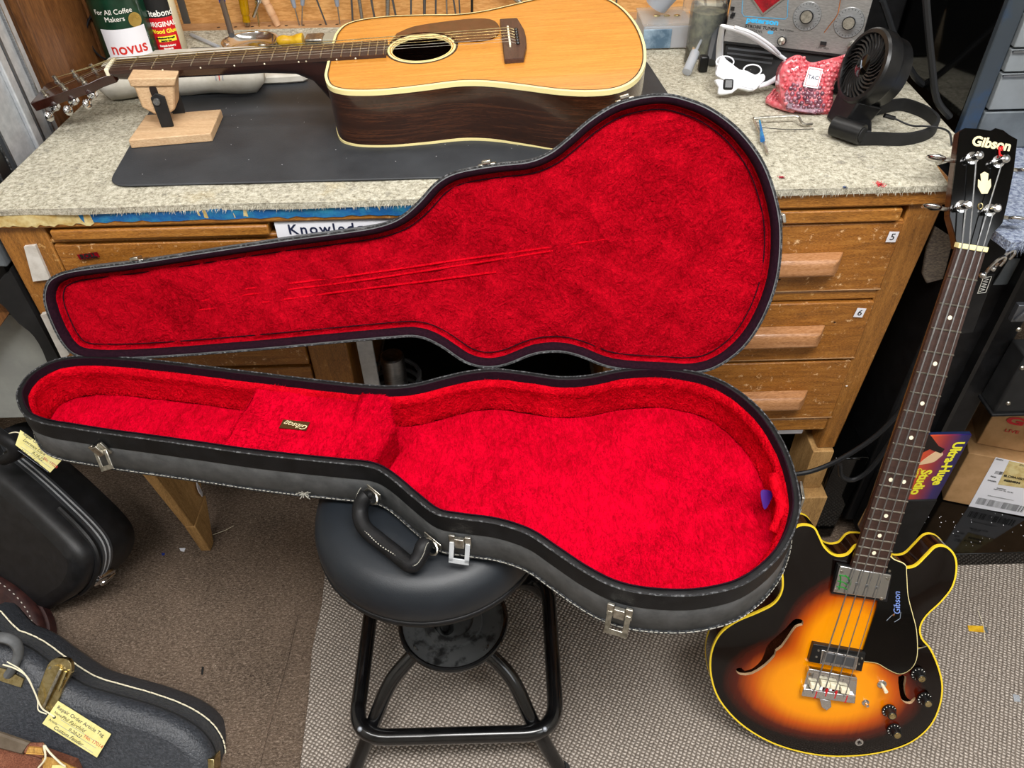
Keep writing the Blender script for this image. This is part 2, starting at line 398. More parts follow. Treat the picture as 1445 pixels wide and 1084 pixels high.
def ribbed():
    m, nt, b = nodes('ribbed_floor_mat'); v = mapping(nt, (1, 1, 1), (0, 0, .5))
    nv = nt.nodes.new('ShaderNodeTexNoise'); nv.inputs['Scale'].default_value = 60
    outs = []
    for d in ('X', 'Y'):
        wv = nt.nodes.new('ShaderNodeTexWave'); wv.bands_direction = d; wv.inputs['Scale'].default_value = 44 if d == 'X' else 54
        wv.inputs['Distortion'].default_value = 2.6; wv.inputs['Detail'].default_value = 2; wv.inputs['Detail Scale'].default_value = 2; nt.links.new(v, wv.inputs['Vector']); outs.append(wv.outputs['Fac'])
    mu = nt.nodes.new('ShaderNodeMath'); mu.operation = 'MULTIPLY'; nt.links.new(outs[0], mu.inputs[0]); nt.links.new(outs[1], mu.inputs[1])
    n = noise(nt, v, 350, 4, .8); ad = nt.nodes.new('ShaderNodeMath'); ad.operation = 'MULTIPLY_ADD'; nt.links.new(n, ad.inputs[0]); ad.inputs[1].default_value = .42; nt.links.new(mu.outputs[0], ad.inputs[2])
    c = ramp(nt, ad.outputs[0], [(.16, '#4c433b'), (.42, '#a89c90'), (.85, '#d8cdc2')])
    nt.links.new(c, b.inputs['Base Color']); b.inputs['Roughness'].default_value = .9
    bump(nt, b, ad.outputs[0], .9, .004); return m
M['ribbed'] = ribbed()
def sunburst():                                        # the bass's painted burst, in the guitar's own coordinates
    m, nt, b = nodes('sunburst_lacquer'); tc = nt.nodes.new('ShaderNodeTexCoord'); sx = nt.nodes.new('ShaderNodeSeparateXYZ'); nt.links.new(tc.outputs['Object'], sx.inputs[0])
    def ell(cx, cy, ax, ay, p=1.2):
        o = []
        for ch, c0, a0 in (('X', cx, ax), ('Y', cy, ay)):
            s = nt.nodes.new('ShaderNodeMath'); s.operation = 'SUBTRACT'; nt.links.new(sx.outputs[ch], s.inputs[0]); s.inputs[1].default_value = c0
            d = nt.nodes.new('ShaderNodeMath'); d.operation = 'DIVIDE'; nt.links.new(s.outputs[0], d.inputs[0]); d.inputs[1].default_value = a0
            q = nt.nodes.new('ShaderNodeMath'); q.operation = 'POWER'; ab = nt.nodes.new('ShaderNodeMath'); ab.operation = 'ABSOLUTE'; nt.links.new(d.outputs[0], ab.inputs[0]); nt.links.new(ab.outputs[0], q.inputs[0]); q.inputs[1].default_value = 2; o.append(q.outputs[0])
        s = nt.nodes.new('ShaderNodeMath'); s.operation = 'ADD'; nt.links.new(o[0], s.inputs[0]); nt.links.new(o[1], s.inputs[1]); r = nt.nodes.new('ShaderNodeMath'); r.operation = 'SQRT'; nt.links.new(s.outputs[0], r.inputs[0]); return r.outputs[0]
    e1, e2 = ell(-.005, -.015, .185, .118), ell(.0, .07, .115, .155)
    mn = nt.nodes.new('ShaderNodeMath'); mn.operation = 'SMOOTH_MIN'; nt.links.new(e1, mn.inputs[0]); nt.links.new(e2, mn.inputs[1]); mn.inputs[2].default_value = .25
    f = noise(nt, mapping(nt, (30, 2, 1)), 5, 4)
    ad = nt.nodes.new('ShaderNodeMath'); ad.operation = 'MULTIPLY_ADD'; nt.links.new(f, ad.inputs[0]); ad.inputs[1].default_value = .05; nt.links.new(mn.outputs[0], ad.inputs[2])
    c = ramp(nt, ad.outputs[0], [(.0, '#f6a200'), (.48, '#ee9000'), (.66, '#b84c02'), (.8, '#501404'), (.94, '#0a0403')])
    nt.links.new(c, b.inputs['Base Color']); b.inputs['Roughness'].default_value = .12; b.inputs['Coat Weight'].default_value = .25; b.inputs['Coat Roughness'].default_value = .04; b.inputs['Specular IOR Level'].default_value = .35
    return m
M['burst'] = sunburst()
def box_print():                                       # red to violet printed card, a gradient of the print itself
    m, nt, b = nodes('printed_gradient_card'); tc = nt.nodes.new('ShaderNodeTexCoord'); sx = nt.nodes.new('ShaderNodeSeparateXYZ'); nt.links.new(tc.outputs['Generated'], sx.inputs[0])
    c = ramp(nt, sx.outputs['X'], [(.1, '#d8502a'), (.5, '#8a2a3c'), (.8, '#2c2060'), (1, '#20184c')])
    nt.links.new(c, b.inputs['Base Color']); b.inputs['Roughness'].default_value = .3; return m
M['print'] = box_print()
def bubble():
    m, nt, b = nodes('pink_bubble_wrap'); v = mapping(nt); vo = nt.nodes.new('ShaderNodeTexVoronoi'); vo.inputs['Scale'].default_value = 120; nt.links.new(v, vo.inputs['Vector'])
    b.inputs['Base Color'].default_value = lin('#f0808a'); b.inputs['Roughness'].default_value = .15; b.inputs['Coat Weight'].default_value = .5
    b.inputs['Transmission Weight'].default_value = .35
    nt.links.new(ramp(nt, vo.outputs['Distance'], [(.1, '#f79aa0'), (.7, '#e45c68')]), b.inputs['Base Color']); bump(nt, b, vo.outputs['Distance'], -1, .004); return m
M['bubble'] = bubble()
M['bubble_dark'] = mat('smoky_bubble_wrap', '#5e3444', .1, coat=1, var=('#a06878', 90))

# ================================================================ the setting
def S(name, mb, m, **k): return build(name, mb, m, kind='structure', **k)
S('floor', MB().box((-1.7, -2.6, -.05), (1.9, .95, 0)), M['carpet'])
S('wall_back', MB().box((-1.7, .87, 0), (1.9, .93, 2.6)), M['wall'])
S('wall_left', MB().box((-1.76, -2.6, 0), (-1.7, .93, 2.6)), M['wall'])
S('wall_right', MB().box((1.9, -2.6, 0), (1.96, .93, 2.6)), M['wall'])
S('wall_front', MB().box((-1.7, -2.66, 0), (1.9, -2.6, 2.6)), M['wall'])
S('ceiling', MB().box((-1.76, -2.66, 2.6), (1.96, .95, 2.66)), M['ceil'])
# ribbed mat over the carpet
a, b_ = at(455, 830, z=.006), at(420, 1084, z=.006); d = (b_-a)/(b_.y-a.y)
yl = [.0, -.1, -.2, -.3, -.42, -.7, -1.3]
L = [V((a.x+d.x*(y-a.y)+.004*math.sin(y*40), y)) for y in yl]
mb = MB().prism([(p.x, p.y) for p in L]+[(1.6, -1.3), (1.6, 0)], .0005, .007)
build('floor_mat', mb, M['ribbed'], bevel=.002, label='ribbed grey-brown floor mat under the stool and sunburst bass', cat='floor mat')
# seam ridge in the brown carpet
mb = MB().tube([at(x, y, z=.001) for x, y in ((418, 870), (405, 930), (385, 1000), (362, 1090))], .0035, 8)
build('carpet_seam', mb, M['carpet'], label='raised seam running through the brown carpet left of the mat', cat='carpet seam')

# ================================================================ desk
TOP = .832
YF = .030
desk = thing('wooden_desk', 'worn oak desk with numbered drawers raised on blocks', 'desk', (0, .4+YF, .28))
ROOT[desk.name] = Matrix.Translation((0, .4, .28))   # the desk is drawn from its own front plane, which stands at y = YF
xl, xr = -.757, .642
build('desktop', MB().box((xl-.012, 0, .807), (xr+.012, .78, TOP)), M['oakx'], desk, bevel=.004)
def panel(nm, x0, x1, z0, z1, y=.012, t=.02, m='oakx', par=None, bev=.003, **k):
    return build(nm, MB().box((x0, y, z0), (x1, y+t, z1)), M[m], par or desk, bevel=bev, **k)
# right pedestal: carcass
RX0, RX1 = .18, .594
build('side_panel', MB().box((.612, .03, .36), (.634, .76, .806)), M['oakz'], desk)
build('side_panel', MB().box((.165, .03, .36), (.185, .76, .806)), M['oakz'], desk)
build('corner_post', MB().hexa([(.584, .008, .283), (.617, .008, .283), (.617, .05, .283), (.584, .05, .283), (.591, .008, .806), (.641, .008, .806), (.641, .05, .806), (.591, .05, .806)]), M['oakz'], desk, bevel=.003)
build('corner_post', MB().box((.158, .008, .283), (.184, .05, .806)), M['oakz'], desk, bevel=.003)
build('back_panel', MB().box((.185, .70, .36), (.612, .715, .806)), M['oakd'], desk)
panel('pull_out_board', .20, .580, .782, .802, y=.001, t=.3, bev=.002)
panel('frame_rail', .184, .596, .7725, .7795, y=.01)
def drawer(x0, x1, z0, z1, label, hx, hz, hw=.11, hh=.034):
    dr = build('drawer', MB().box((x0, .006, z0), (x1, .024, z1)).box((x0+.01, .024, z0+.01), (x1-.01, .5, z1-.02)), M['oakd'], desk, bevel=.002, label=label)
    if hx is not None:
        m = MB().rings([[(hx-hw/2, .006, hz-hh/2+.0), (hx+hw/2, .006, hz-hh/2), (hx+hw/2, .006, hz+hh/2), (hx-hw/2, .006, hz+hh/2)],
                        [(hx-hw/2, -.012, hz-hh/2), (hx+hw/2-.012, -.012, hz-hh/2), (hx+hw/2-.012, -.012, hz+hh/2-.004), (hx-hw/2, -.012, hz+hh/2-.004)],
                        [(hx-hw/2+.004, -.016, hz-hh/2+.004), (hx+hw/2-.02, -.016, hz-hh/2+.004), (hx+hw/2-.02, -.016, hz+hh/2-.01), (hx-hw/2+.004, -.016, hz+hh/2-.01)]])
        build('handle', m, M['handlewood'], dr, bevel=.002)
        build('worn_edge', MB().box((x0, .0052, z0), (x1, .0062, z0+.0014)), M['railwood'], dr)
    return dr
def dz(y): return at(1130, y, yy=YF).z
h5, h6, h7 = at(1135, 375, yy=YF-.005), at(1105, 477, yy=YF-.005), at(1085, 567, yy=YF-.005)
d5 = drawer(.187, RX1-.002, dz(415)+.001, dz(319)-.002, 'top right drawer numbered five', h5.x-.06, h5.z, .24)
d6 = drawer(.187, RX1-.003, dz(511)+.001, dz(432), 'middle right drawer numbered six', h6.x-.05, h6.z, .24)
d7 = drawer(.187, RX1-.005, dz(594)+.001, dz(515), 'bottom right drawer without a number', h7.x-.05, h7.z, .24)
panel('frame_rail', .184, .592, dz(430), dz(417), y=.010)
panel('frame_rail', .184, .589, dz(613), dz(597), y=.010)
for (px, py, s, par, ang) in ((1259, 334, '5', d5, -.05), (1213, 441, '6', d6, -.12)):
    c = at(px, py, yy=YF+.005)-V((0, YF, 0))
    Mx = basis(c+V((0, -.0012, 0)), (math.cos(ang), 0, math.sin(ang)), (0, 0, 1))
    pr = build('number_sticker', MB(Mx).box((-.0075, -.009, -.0006), (.0075, .009, 0)), M['paper'], par)
    text('number', s, basis(c+V((0, -.0016, 0)), (math.cos(ang), 0, math.sin(ang)), (0, 0, 1)), .016, M['inkblack'], par)
for px, py in ((1178, 455), (1100, 395), (1195, 545), (1150, 490)):
    c = at(px, py, yy=YF+.005)-V((0, YF, 0)); build('paint_fleck', MB().sph((c.x, c.y+.0005, c.z), (.0022, .001, .0012), 6), M['whiteink'] if py in (545,) else M['darkhole'], desk)
# left pedestal
build('side_panel', MB().box((-.752, .03, .33), (-.73, .76, .806)), M['oakz'], desk)
build('side_panel', MB().box((-.298, .03, .33), (-.278, .76, .806)), M['oakz'], desk)
build('corner_post', MB().box((-.755, .008, .283), (-.682, .05, .806)), M['oakz'], desk, bevel=.003)
build('corner_post', MB().box((-.342, .008, .283), (-.276, .05, .806)), M['oakz'], desk, bevel=.003)
build('back_panel', MB().box((-.716, .70, .36), (-.298, .715, .806)), M['oakd'], desk)
panel('pull_out_board', -.672, -.352, .786, .803, y=.0, t=.3)
panel('frame_rail', -.686, -.342, .7765, .784, y=.01)
dl = drawer(-.679, -.345, .66, .7755, 'top left drawer with a small red and black sticker', None, 0)
drawer(-.679, -.345, .53, .654, 'second left drawer mostly behind the lid', None, 0)
drawer(-.679, -.345, .40, .524, 'bottom left drawer seen through the gap under the lid', None, 0)
panel('frame_rail', -.682, -.342, .37, .396, y=.01)
c0 = at(125, 361, yy=YF+.003)-V((0, YF, 0))
Mx = basis(c0, (1, 0, .12), (0, 0, 1))
stk = build('sticker', MB(Mx).box((-.016, -.0045, 0), (.016, .0045, .0008)), M['strobe_red'], dl, label='small red sticker with black letters')
text('sticker_letters', 'ROLL', basis(c0+V((0, -.0012, 0)), (1, 0, .12), (0, 0, 1)), .0105, M['inkblack'], stk, bold=.0004)
# centre apron and the printed strip on it
build('apron', MB().box((-.27, .03, .70), (.158, .045, .806)), M['oakx'], desk)
c1 = at(398, 332, yy=YF+.026); c2 = at(600, 326, yy=YF+.026)
build('printed_strip', MB().box((c1.x, .0045, .770), (c1.x+.24, .0065, .8055)).box((c1.x, .0065, .770), (c1.x+.24, .03, .774)), M['paper'], desk, label='white printed strip with blue serif letters')
text('strip_letters', 'Knowledge', basis((c1.x+.080, .0040, .7925), (1, 0, 0), (0, 0, 1)), .023, M['ink'], desk, sp=1.22, bold=.0003)
build('kneehole_back', MB().box((-.278, .69, .30), (.165, .70, .806)), M['black_matte'], desk)
# tapes on the front edge
pts = [(205, 298), (300, 288), (400, 290), (500, 285), (600, 282), (650, 280)]
top = [at(x, y+8, yy=-.002) for x, y in [(130, 307)]+pts]
def strip(nm, x0, x1, z0, z1, m, j=.002, n=24, **k):
    R = []
    for i in range(n+1):
        x = x0+(x1-x0)*i/n; zt, zb = z1+random.uniform(-j, j), z0+random.uniform(-j, j); yy = -.001-random.uniform(0, .0012)
        R.append([(x, yy, zb), (x, yy-.0012, zt), (x, -.0002, zt), (x, -.0002, zb)])
    return build(nm, MB().rings(R), m, desk, ang=50, **k)
strip('blue_tape', -.622, -.095, .8165, .8335, M['bluetape'], .002, 40, label='torn blue tape along the desktop edge')
strip('masking_tape', -.757, -.60, .813, .834, M['maskingtape'], .003, label='old yellowed masking tape at the left corner')
strip('masking_tape', -.45, -.42, .82, .836, M['maskingtape'], .004, 6); strip('masking_tape', -.395, -.375, .82, .836, M['maskingtape'], .003, 4)
strip('masking_tape', -.19, -.16, .822, .836, M['maskingtape'], .003, 5)
q = [p-V((0, YF, 0)) for p in [at(34, 348, yy=.034), at(50, 346, yy=.034), at(71, 394, yy=.034), at(47, 397, yy=.034)]]
build('cloth_tape', MB().rings([[p+V((0, -.001, 0)) for p in q], [p+V((0, .004, 0)) for p in q]]), M['white_tape'], desk, label='white cloth tape on the left corner post')
# raised support blocks
def quadblock(nm, P0, ext, m, lab, cat_='wood block', group=None, par=None, **k):
    return build(nm, MB().rings([P0, [p+V(ext) for p in P0]]), m, par, label=lab, cat=cat_, group=group, bevel=.002, **k)
build('prop_block', MB().hexa([(-.692, .036, .095), (-.672, .036, .095), (-.672, .105, .095), (-.692, .105, .095), (-.712, .02, .282), (-.69, .02, .282), (-.69, .27, .282), (-.712, .27, .282)]), M['block'], label='upper wood block propping the left end of the desk', cat='wood block', bevel=.002)
build('prop_block', MB().hexa([(-.686, .042, .0), (-.664, .042, .0), (-.664, .064, 0), (-.686, .064, 0), (-.692, .036, .094), (-.67, .036, .094), (-.67, .12, .094), (-.692, .12, .094)]), M['block'], label='lower wood block standing on the carpet under the left desk end', cat='wood block', bevel=.002)
build('prop_block', MB().box((.575, .03, .175), (.615, .12, .282)), M['block'], label='upper wood block under the right corner post', cat='wood block', bevel=.002)
build('prop_block', MB().box((.577, .005, .0), (.622, .11, .174)), M['block'], label='lower wood block standing on the floor at the right corner', cat='wood block', bevel=.002)
build('under_shelf', MB().box((.19, .05, .285), (.571, .6, .305)), M['railwood'], desk)
build('paper_stack', MB().box((.36, .055, .306), (.555, .3, .322)), M['paper'], bevel=.002, label='white paper pad on the shelf under the bottom drawer', cat='paper')
c = at(308, 722, yy=.10)
build('paper_scrap', MB(basis((-.668, .105, .13), (.35, -.94, 0), (0, 0, 1))).prism([(-.012, -.022), (.002, -.02), (.014, .008), (.012, .018), (-.004, .02), (-.011, .004)], 0, .002), M['paper'], label='torn white scrap stuck beside the left wood block', cat='paper scrap')
# kneehole contents
mb = MB().box((-.262, .02, .45), (-.235, .026, .60))
brk = build('metal_bracket', mb, M['silver'], desk, bevel=.001); build('screw', MB().cyl((-.246, .018, .575), (-.246, .021, .575), .004, n=10), M['nickel'], brk)
cc = at(560, 545, yy=.12)
build('metal_cylinder', MB().lathe([(.0, 0), (.022, 0), (.022, .11), (.019, .112), (.0, .105)], (cc.x, .12, cc.z-.035), 20), M['steel'], label='brushed metal cylinder lying in the dark kneehole', cat='metal cup')
pts = [(cc.x+.045*math.cos(t)*(1+.05*math.sin(3*t)), .12+.05*math.sin(t), cc.z-.03+.004*t) for t in [i*.35 for i in range(50)]]
build('coiled_cable', MB().tube(pts, .004, 7), M['cable_grey'], label='grey coiled cable around the metal cylinder', cat='cable')
build('kneehole_shelf', MB().box((-.27, .05, cc.z-.075), (.16, .6, cc.z-.05)), M['black_matte'], desk)

# ================================================================ felt and rubber mat on the bench
FT = .842
Pf = [at(x, y, z=FT) for x, y in [(-40, 306), (30, 300), (100, 296), (190, 293), (300, 286), (420, 284), (520, 281), (640, 277)]]
Pf = [V((p.x, YF-.005+.0025*math.sin(i*2.1))) for i, p in enumerate(Pf)]
Pf = [V((-.762, YF-.005))]+Pf[1:]+[V((.2, YF-.005)), V((.4, YF-.006)), V((.63, YF-.005)), V((.64, .10)), V((.705, .13)), V((.712, .19)), V((.74, .79)), V((-.745, .79))]
mb = MB(); Q = ccw(Pf); mb.sheet(Q, (), .03, lambda x, y: FT+.0012*math.sin(x*37)*math.sin(y*29))
mb.rings([[(p.x, p.y, FT) for p in Q], [(p.x, p.y, TOP+.0005) for p in Q]], cap0=False)
build('felt_cover', mb, M['felt'], label='beige wool felt covering the whole bench top, speckled and stained', cat='felt cover')
fz = MB()                                              # frayed fibres along the front edge
for i in range(900):
    x = random.uniform(-.6, .62); z = random.uniform(.834, .841); l = random.uniform(.002, .006)
    fz.add([(x, YF-.006, z), (x+.0009, YF-.006, z), (x+random.uniform(-.003, .003), YF-.009-l*.3, z-l)], [(0, 1, 2)])
build('felt_fringe', fz, M['felt'], bpy.data.objects['felt_cover'], kind='stuff')
for px, py, r, cl in ((1241, 262, .008, '#c8323c'), (1103, 252, .004, '#a83240'), (1192, 266, .003, '#4a5878')):
    c = at(px, py, z=FT)
    sm_ = MB()
    for i in range(int(90*r/.004)):
        a_, q_ = random.uniform(0, 6.3), abs(random.gauss(0, r*.55)); x_, y_ = c.x+q_*math.cos(a_), c.y+q_*math.sin(a_); b_ = random.uniform(0, 6.3); l_ = .0018
        sm_.add([(x_, y_, FT+.0016), (x_+l_*math.cos(b_), y_+l_*math.sin(b_), FT+.0026), (x_+l_*math.cos(b_+.7), y_+l_*math.sin(b_+.7), FT+.0014)], [(0, 1, 2)])
    build('stain', sm_, mat('felt_stain_'+cl[1:], cl, .95, bmp=(300, 1, .003)), bpy.data.objects['felt_cover'], kind='stuff')
MT = FT+.0045
cs = [at(x, y, z=MT) for x, y in [(150, 262), (262, 66), (909, 80), (1015, 240)]]
def roundpoly(C, r, n=6):
    out = []
    for i in range(len(C)):
        p, a, b2 = V(C[i][:2]), V(C[i-1][:2]), V(C[(i+1) % len(C)][:2])
        u, v = (a-p).normalized()*r, (b2-p).normalized()*r
        for k in range(n+1):
            t = k/n; out.append((p+u)*(1-t)**2+p*2*t*(1-t)+(p+v)*t*t)
    return out
mp = roundpoly([(c.x, c.y) for c in cs], .035)
build('rubber_mat', MB().prism(mp, FT+.0012, MT, .0012), M['rubber'], label='large black rubber mat under the acoustic guitar', cat='mat')
sp = MB()
for i in range(70):
    x, y = random.uniform(-.55, .2), random.uniform(.1, .4); s = random.uniform(.0006, .0016)
    sp.add([(x, y, MT+.0003), (x+s, y+s*.3, MT+.0003), (x+s*.4, y+s, MT+.0006)], [(0, 1, 2)])
build('dust_specks', sp, M['paper'], bpy.data.objects['rubber_mat'], kind='stuff')

def fur(nm, o, n, L_, m, par, base=0.0, seed=1, w_=.0006, e0=.15, e1=.5, swirl=1.1):
    import numpy as np
    r = np.random.RandomState(seed); me = o.data; me.calc_loop_triangles(); T = len(me.loop_triangles)
    tv = np.zeros(T*3, 'i'); me.loop_triangles.foreach_get('vertices', tv); tv = tv.reshape(-1, 3)
    co = np.zeros(len(me.vertices)*3); me.vertices.foreach_get('co', co); co = co.reshape(-1, 3)
    A, B, C_ = co[tv[:, 0]], co[tv[:, 1]], co[tv[:, 2]]; N = np.cross(B-A, C_-A); ar = np.linalg.norm(N, axis=1); N /= ar[:, None]+1e-12
    k = r.choice(T, n, p=ar/ar.sum()); u, v = r.rand(n, 1), r.rand(n, 1); f = (u+v) > 1; u = np.where(f, 1-u, u); v = np.where(f, 1-v, v)
    P = A[k]+(B-A)[k]*u+(C_-A)[k]*v; Nn = N[k]
    a = base+swirl*np.sin(P[:, 0]*23+2*np.sin(P[:, 1]*19))*np.cos(P[:, 1]*27+P[:, 2]*20)+r.randn(n)*.35
    d = np.stack([np.cos(a), np.sin(a), 0*a], 1); side = np.cross(Nn, d); bad = np.linalg.norm(side, axis=1) < .2
    d[bad] = (0, 0, 1); d -= Nn*(d*Nn).sum(1)[:, None]; d /= np.linalg.norm(d, axis=1)[:, None]+1e-9; side = np.cross(Nn, d)
    e = r.uniform(e0, e1, n)[:, None]; L2 = L_*r.uniform(.5, 1.1, n)[:, None]
    tip = P+d*L2*np.cos(e)+Nn*L2*np.sin(e); V0 = P-side*w_-Nn*.0006; V1 = P+side*w_-Nn*.0006
    vs = np.stack([V0, V1, tip], 1).reshape(-1, 3); m2 = bpy.data.meshes.new(nm)
    m2.vertices.add(3*n); m2.vertices.foreach_set('co', vs.ravel()); m2.loops.add(3*n); m2.loops.foreach_set('vertex_index', np.arange(3*n))
    m2.polygons.add(n); m2.polygons.foreach_set('loop_start', np.arange(0, 3*n, 3)); m2.update(calc_edges=True); m2.materials.append(m)
    q = bpy.data.objects.new(nm, m2); COL.objects.link(q); q.parent = par; q['kind'] = 'stuff'; return q
# ================================================================ open hardshell case
RZ, DP = .64, .077
rim = [(24, 562), (28, 545), (45, 525), (78, 508), (120, 502), (170, 504), (250, 512), (330, 522), (420, 533), (500, 542), (548, 545), (585, 542), (625, 532), (662, 524), (700, 521), (745, 526), (790, 532), (830, 530), (870, 522), (910, 518), (950, 520), (1000, 530), (1040, 550), (1075, 580), (1100, 615), (1118, 655), (1128, 700), (1126, 730), (1113, 765), (1088, 797), (1050, 824), (1005, 837), (960, 841), (905, 837), (862, 826), (820, 804), (780, 777), (745, 754), (700, 739), (650, 732), (615, 725), (585, 703), (548, 672), (522, 659), (480, 654), (420, 648), (350, 640), (280, 630), (210, 620), (150, 612), (100, 604), (60, 597), (34, 585)]
RO = ccw([V((p.x, p.y)) for p in cat([at(x, y, z=RZ) for x, y in rim], 4)])
gc = thing('guitar_case', 'open black guitar case with red plush lining balanced on the stool', 'guitar case', (-.1, -.28, RZ-DP))
RI = inset(RO, .0075); BO = inset(RO, -.002); B2 = inset(RO, .004)
r3 = lambda P, z: [(p.x, p.y, z) for p in P]
mb = MB().rings([r3(B2, RZ-DP), r3(BO, RZ-DP+.004), r3(inset(RO, -.001), RZ-.026)], cap1=False)
shell = build('bottom_shell', mb, M['tolex'], gc, ang=60)
build('rim_band', MB().rings([r3(inset(RO, -.0016), RZ-.027), r3(inset(RO, -.0006), RZ-.001), r3(inset(RO, .001), RZ), r3(inset(RO, .0065), RZ), r3(RI, RZ-.001), r3(RI, RZ-.012)], cap0=False, cap1=False), M['tolex_dk'], gc, ang=50)
# narrow velvet valance seen on the inner wall
build('velvet_valance', MB().rings([r3(inset(RO, .0068), RZ+.0008), r3(inset(RO, .0085), RZ+.001), r3(inset(RO, .0105), RZ-.011), r3(inset(RO, .0075), RZ-.012)], cap0=False, cap1=False), M['maroon'], gc, ang=60)
def edge_tube(nm, P, z, r, m, par, **k):
    return build(nm, MB().tube([(p.x, p.y, z) for p in P], r, 6, closed=True), m, par, **k)
edge_tube('rim_piping', inset(RO, -.0002), RZ, .0012, M['tolex_worn'], gc)
edge_tube('bottom_piping', inset(RO, -.003), RZ-DP+.006, .0022, M['tolex_worn'], gc)
st = MB(); Q = inset(RO, -.0056)
acc = 0
for i in range(len(Q)):
    a, b2 = Q[i], Q[(i+1) % len(Q)]; l = (b2-a).length; t = (b2-a)/l; acc = 0
    while acc < l:
        p = a+t*acc; q = a+t*min(acc+.0035, l); 
        st.tube([(p.x, p.y, RZ-DP+.009), (q.x, q.y, RZ-DP+.009)], .0005, 3); acc += .006
build('stitching', st, M['stitch'], gc, kind='stuff')
# plush floor and walls
FZ = RZ-.066
PI_ = inset(RO, .012)
def wob(x, y): return .0016*math.sin(x*61+y*23)*math.sin(y*71-x*17)+.0012*math.sin(x*160+3*math.sin(y*90))*math.sin(y*150)
mb = MB().sheet(inset(RO, .016), (), .012, lambda x, y: FZ+wob(x, y))
pfl = build('plush_floor', mb, M['redf'], gc, ang=180); fur('plush_pile', pfl, 120000, .010, M['redf'], gc, -1.3, 1, w_=.0008, e0=.2, e1=.7)
NW = len(PI_); Rr = []
for z, dd in ((FZ-.003, .010), (FZ+.003, .019), (FZ+.016, .0155), (FZ+.034, .0145), (RZ-.020, .0165), (RZ-.0125, .0135), (RZ-.011, .0095)):
    P = inset(RO, dd); Rr.append([(p.x+random.uniform(-1, 1)*.0008, p.y+random.uniform(-1, 1)*.0008, z+random.uniform(-1, 1)*.0008) for p in P])
pwl = build('plush_wall', MB().rings(Rr, cap0=False, cap1=False), M['red'], gc, ang=180); fur('plush_pile', pwl, 60000, .007, M['red'], gc, .5, 2)
# plush tufts that fray over the edge
def tufts(nm, loops, n, L_, m, par, M_=None):
    t = MB(M_)
    for P, z, out in loops:
        for i in range(n):
            k = random.randrange(len(P)); a, b2 = P[k], P[(k+1) % len(P)]; p = a.lerp(b2, random.random())
            l = random.uniform(.4, 1)*L_; ang = random.uniform(-1, 1); n_ = V((b2.y-a.y, a.x-b2.x)); n_.normalize()
            e = V((p.x+n_.x*l*out+ang*.003, p.y+n_.y*l*out, z+random.uniform(.2, 1)*l*.6)); w_ = (b2-a).normalized()*.0007
            t.add([(p.x-w_.x, p.y-w_.y, z), (p.x+w_.x, p.y+w_.y, z), e], [(0, 1, 2)])
    return build(nm, t, m, par, kind='stuff')
tufts('plush_fringe', [(inset(RO, .0125), RZ-.0125, .7)], 2600, .006, M['red'], gc)
def local_line(px, py): p = at(px, py, z=RZ-.02); return V((p.x, p.y))
# accessory pocket: lid flap, neck rest
def box_plush(nm, base, z0, z1, m=M['redf'], par=gc, bulge=.006):
    P = ccw([V((p[0], p[1])) for p in base])
    P = [v for i in range(len(P)) for v in [P[i].lerp(P[(i+1) % len(P)], k/6) for k in range(6)]]
    zt = lambda x, y: z1+wob(x, y)
    mb = MB().sheet(inset(P, bulge*.8), (), .01, zt)
    mb.rings([[(p.x, p.y, z0) for p in P], [(p.x, p.y, z1-bulge) for p in P], [(p.x, p.y, z1-bulge*.35) for p in inset(P, bulge*.3)], [(p.x, p.y, z1+.0005) for p in inset(P, bulge*.85)]], cap1=False)
    o_ = build(nm, mb, m, par, ang=180); fur('plush_pile', o_, 9000, .008, m, par, .6, 3); return o_
zf = RZ-.018
pk = [at(x, y, z=zf) for x, y in ((361, 546), (508, 562), (478, 660), (306, 640))]
pf = box_plush('pocket_flap', pk, FZ, zf)
zn = RZ-.008
nr = [at(x, y, z=zn) for x, y in ((508, 546), (545, 548), (556, 600), (520, 655), (466, 650), (498, 590))]
box_plush('neck_rest', nr, FZ, zn, bulge=.008)
c = at(416, 601, z=zf+.001); Xl = at(436, 603, z=zf)-at(396, 599, z=zf)
Mx = basis(c+V((0, 0, .001)), Xl, (.12, 1, 0))
lb = build('case_label', MB(Mx).box((-.0195, -.008, 0), (.0195, .008, .001)), mat('brown_foil_label', '#4c3418', .3, .4), pf, label='small brown label with gold script lettering')
text('label_letters', 'Gibson', Mx @ Matrix.Translation((.003, -.001, .0014)) @ Matrix.Rotation(PI-.15, 4, 'Z'), .0125, M['goldink'], lb, shear=.4)
text('label_letters', 'the', Mx @ Matrix.Translation((-.010, .0045, .0014)) @ Matrix.Rotation(PI-.15, 4, 'Z'), .006, M['goldink'], lb, shear=.4)
# purple pick in the corner + plush fold
c = at(1090, 704, z=FZ+.03)
build('guitar_pick', MB(basis(c+V((-.010, -.004, .004)), (.2, .75, .62), (1, -.1, -.2))).prism(cat([(-.013, 0), (.008, -.008), (.012, 0), (.008, .008)], 4), 0, .0015), M['pick'], label='dark purple pick standing at the rounded end of the case', cat='guitar pick')
fold = [at(x, y, z=z_) for x, y, z_ in ((1092, 672, RZ-.012), (1098, 694, RZ-.014), (1104, 712, RZ-.018), (1100, 735, RZ-.026), (1092, 752, RZ-.035))]
o_ = build('plush_fold', MB().tube(cat(fold, 4, False), .008, 10), M['red'], gc, ang=180)
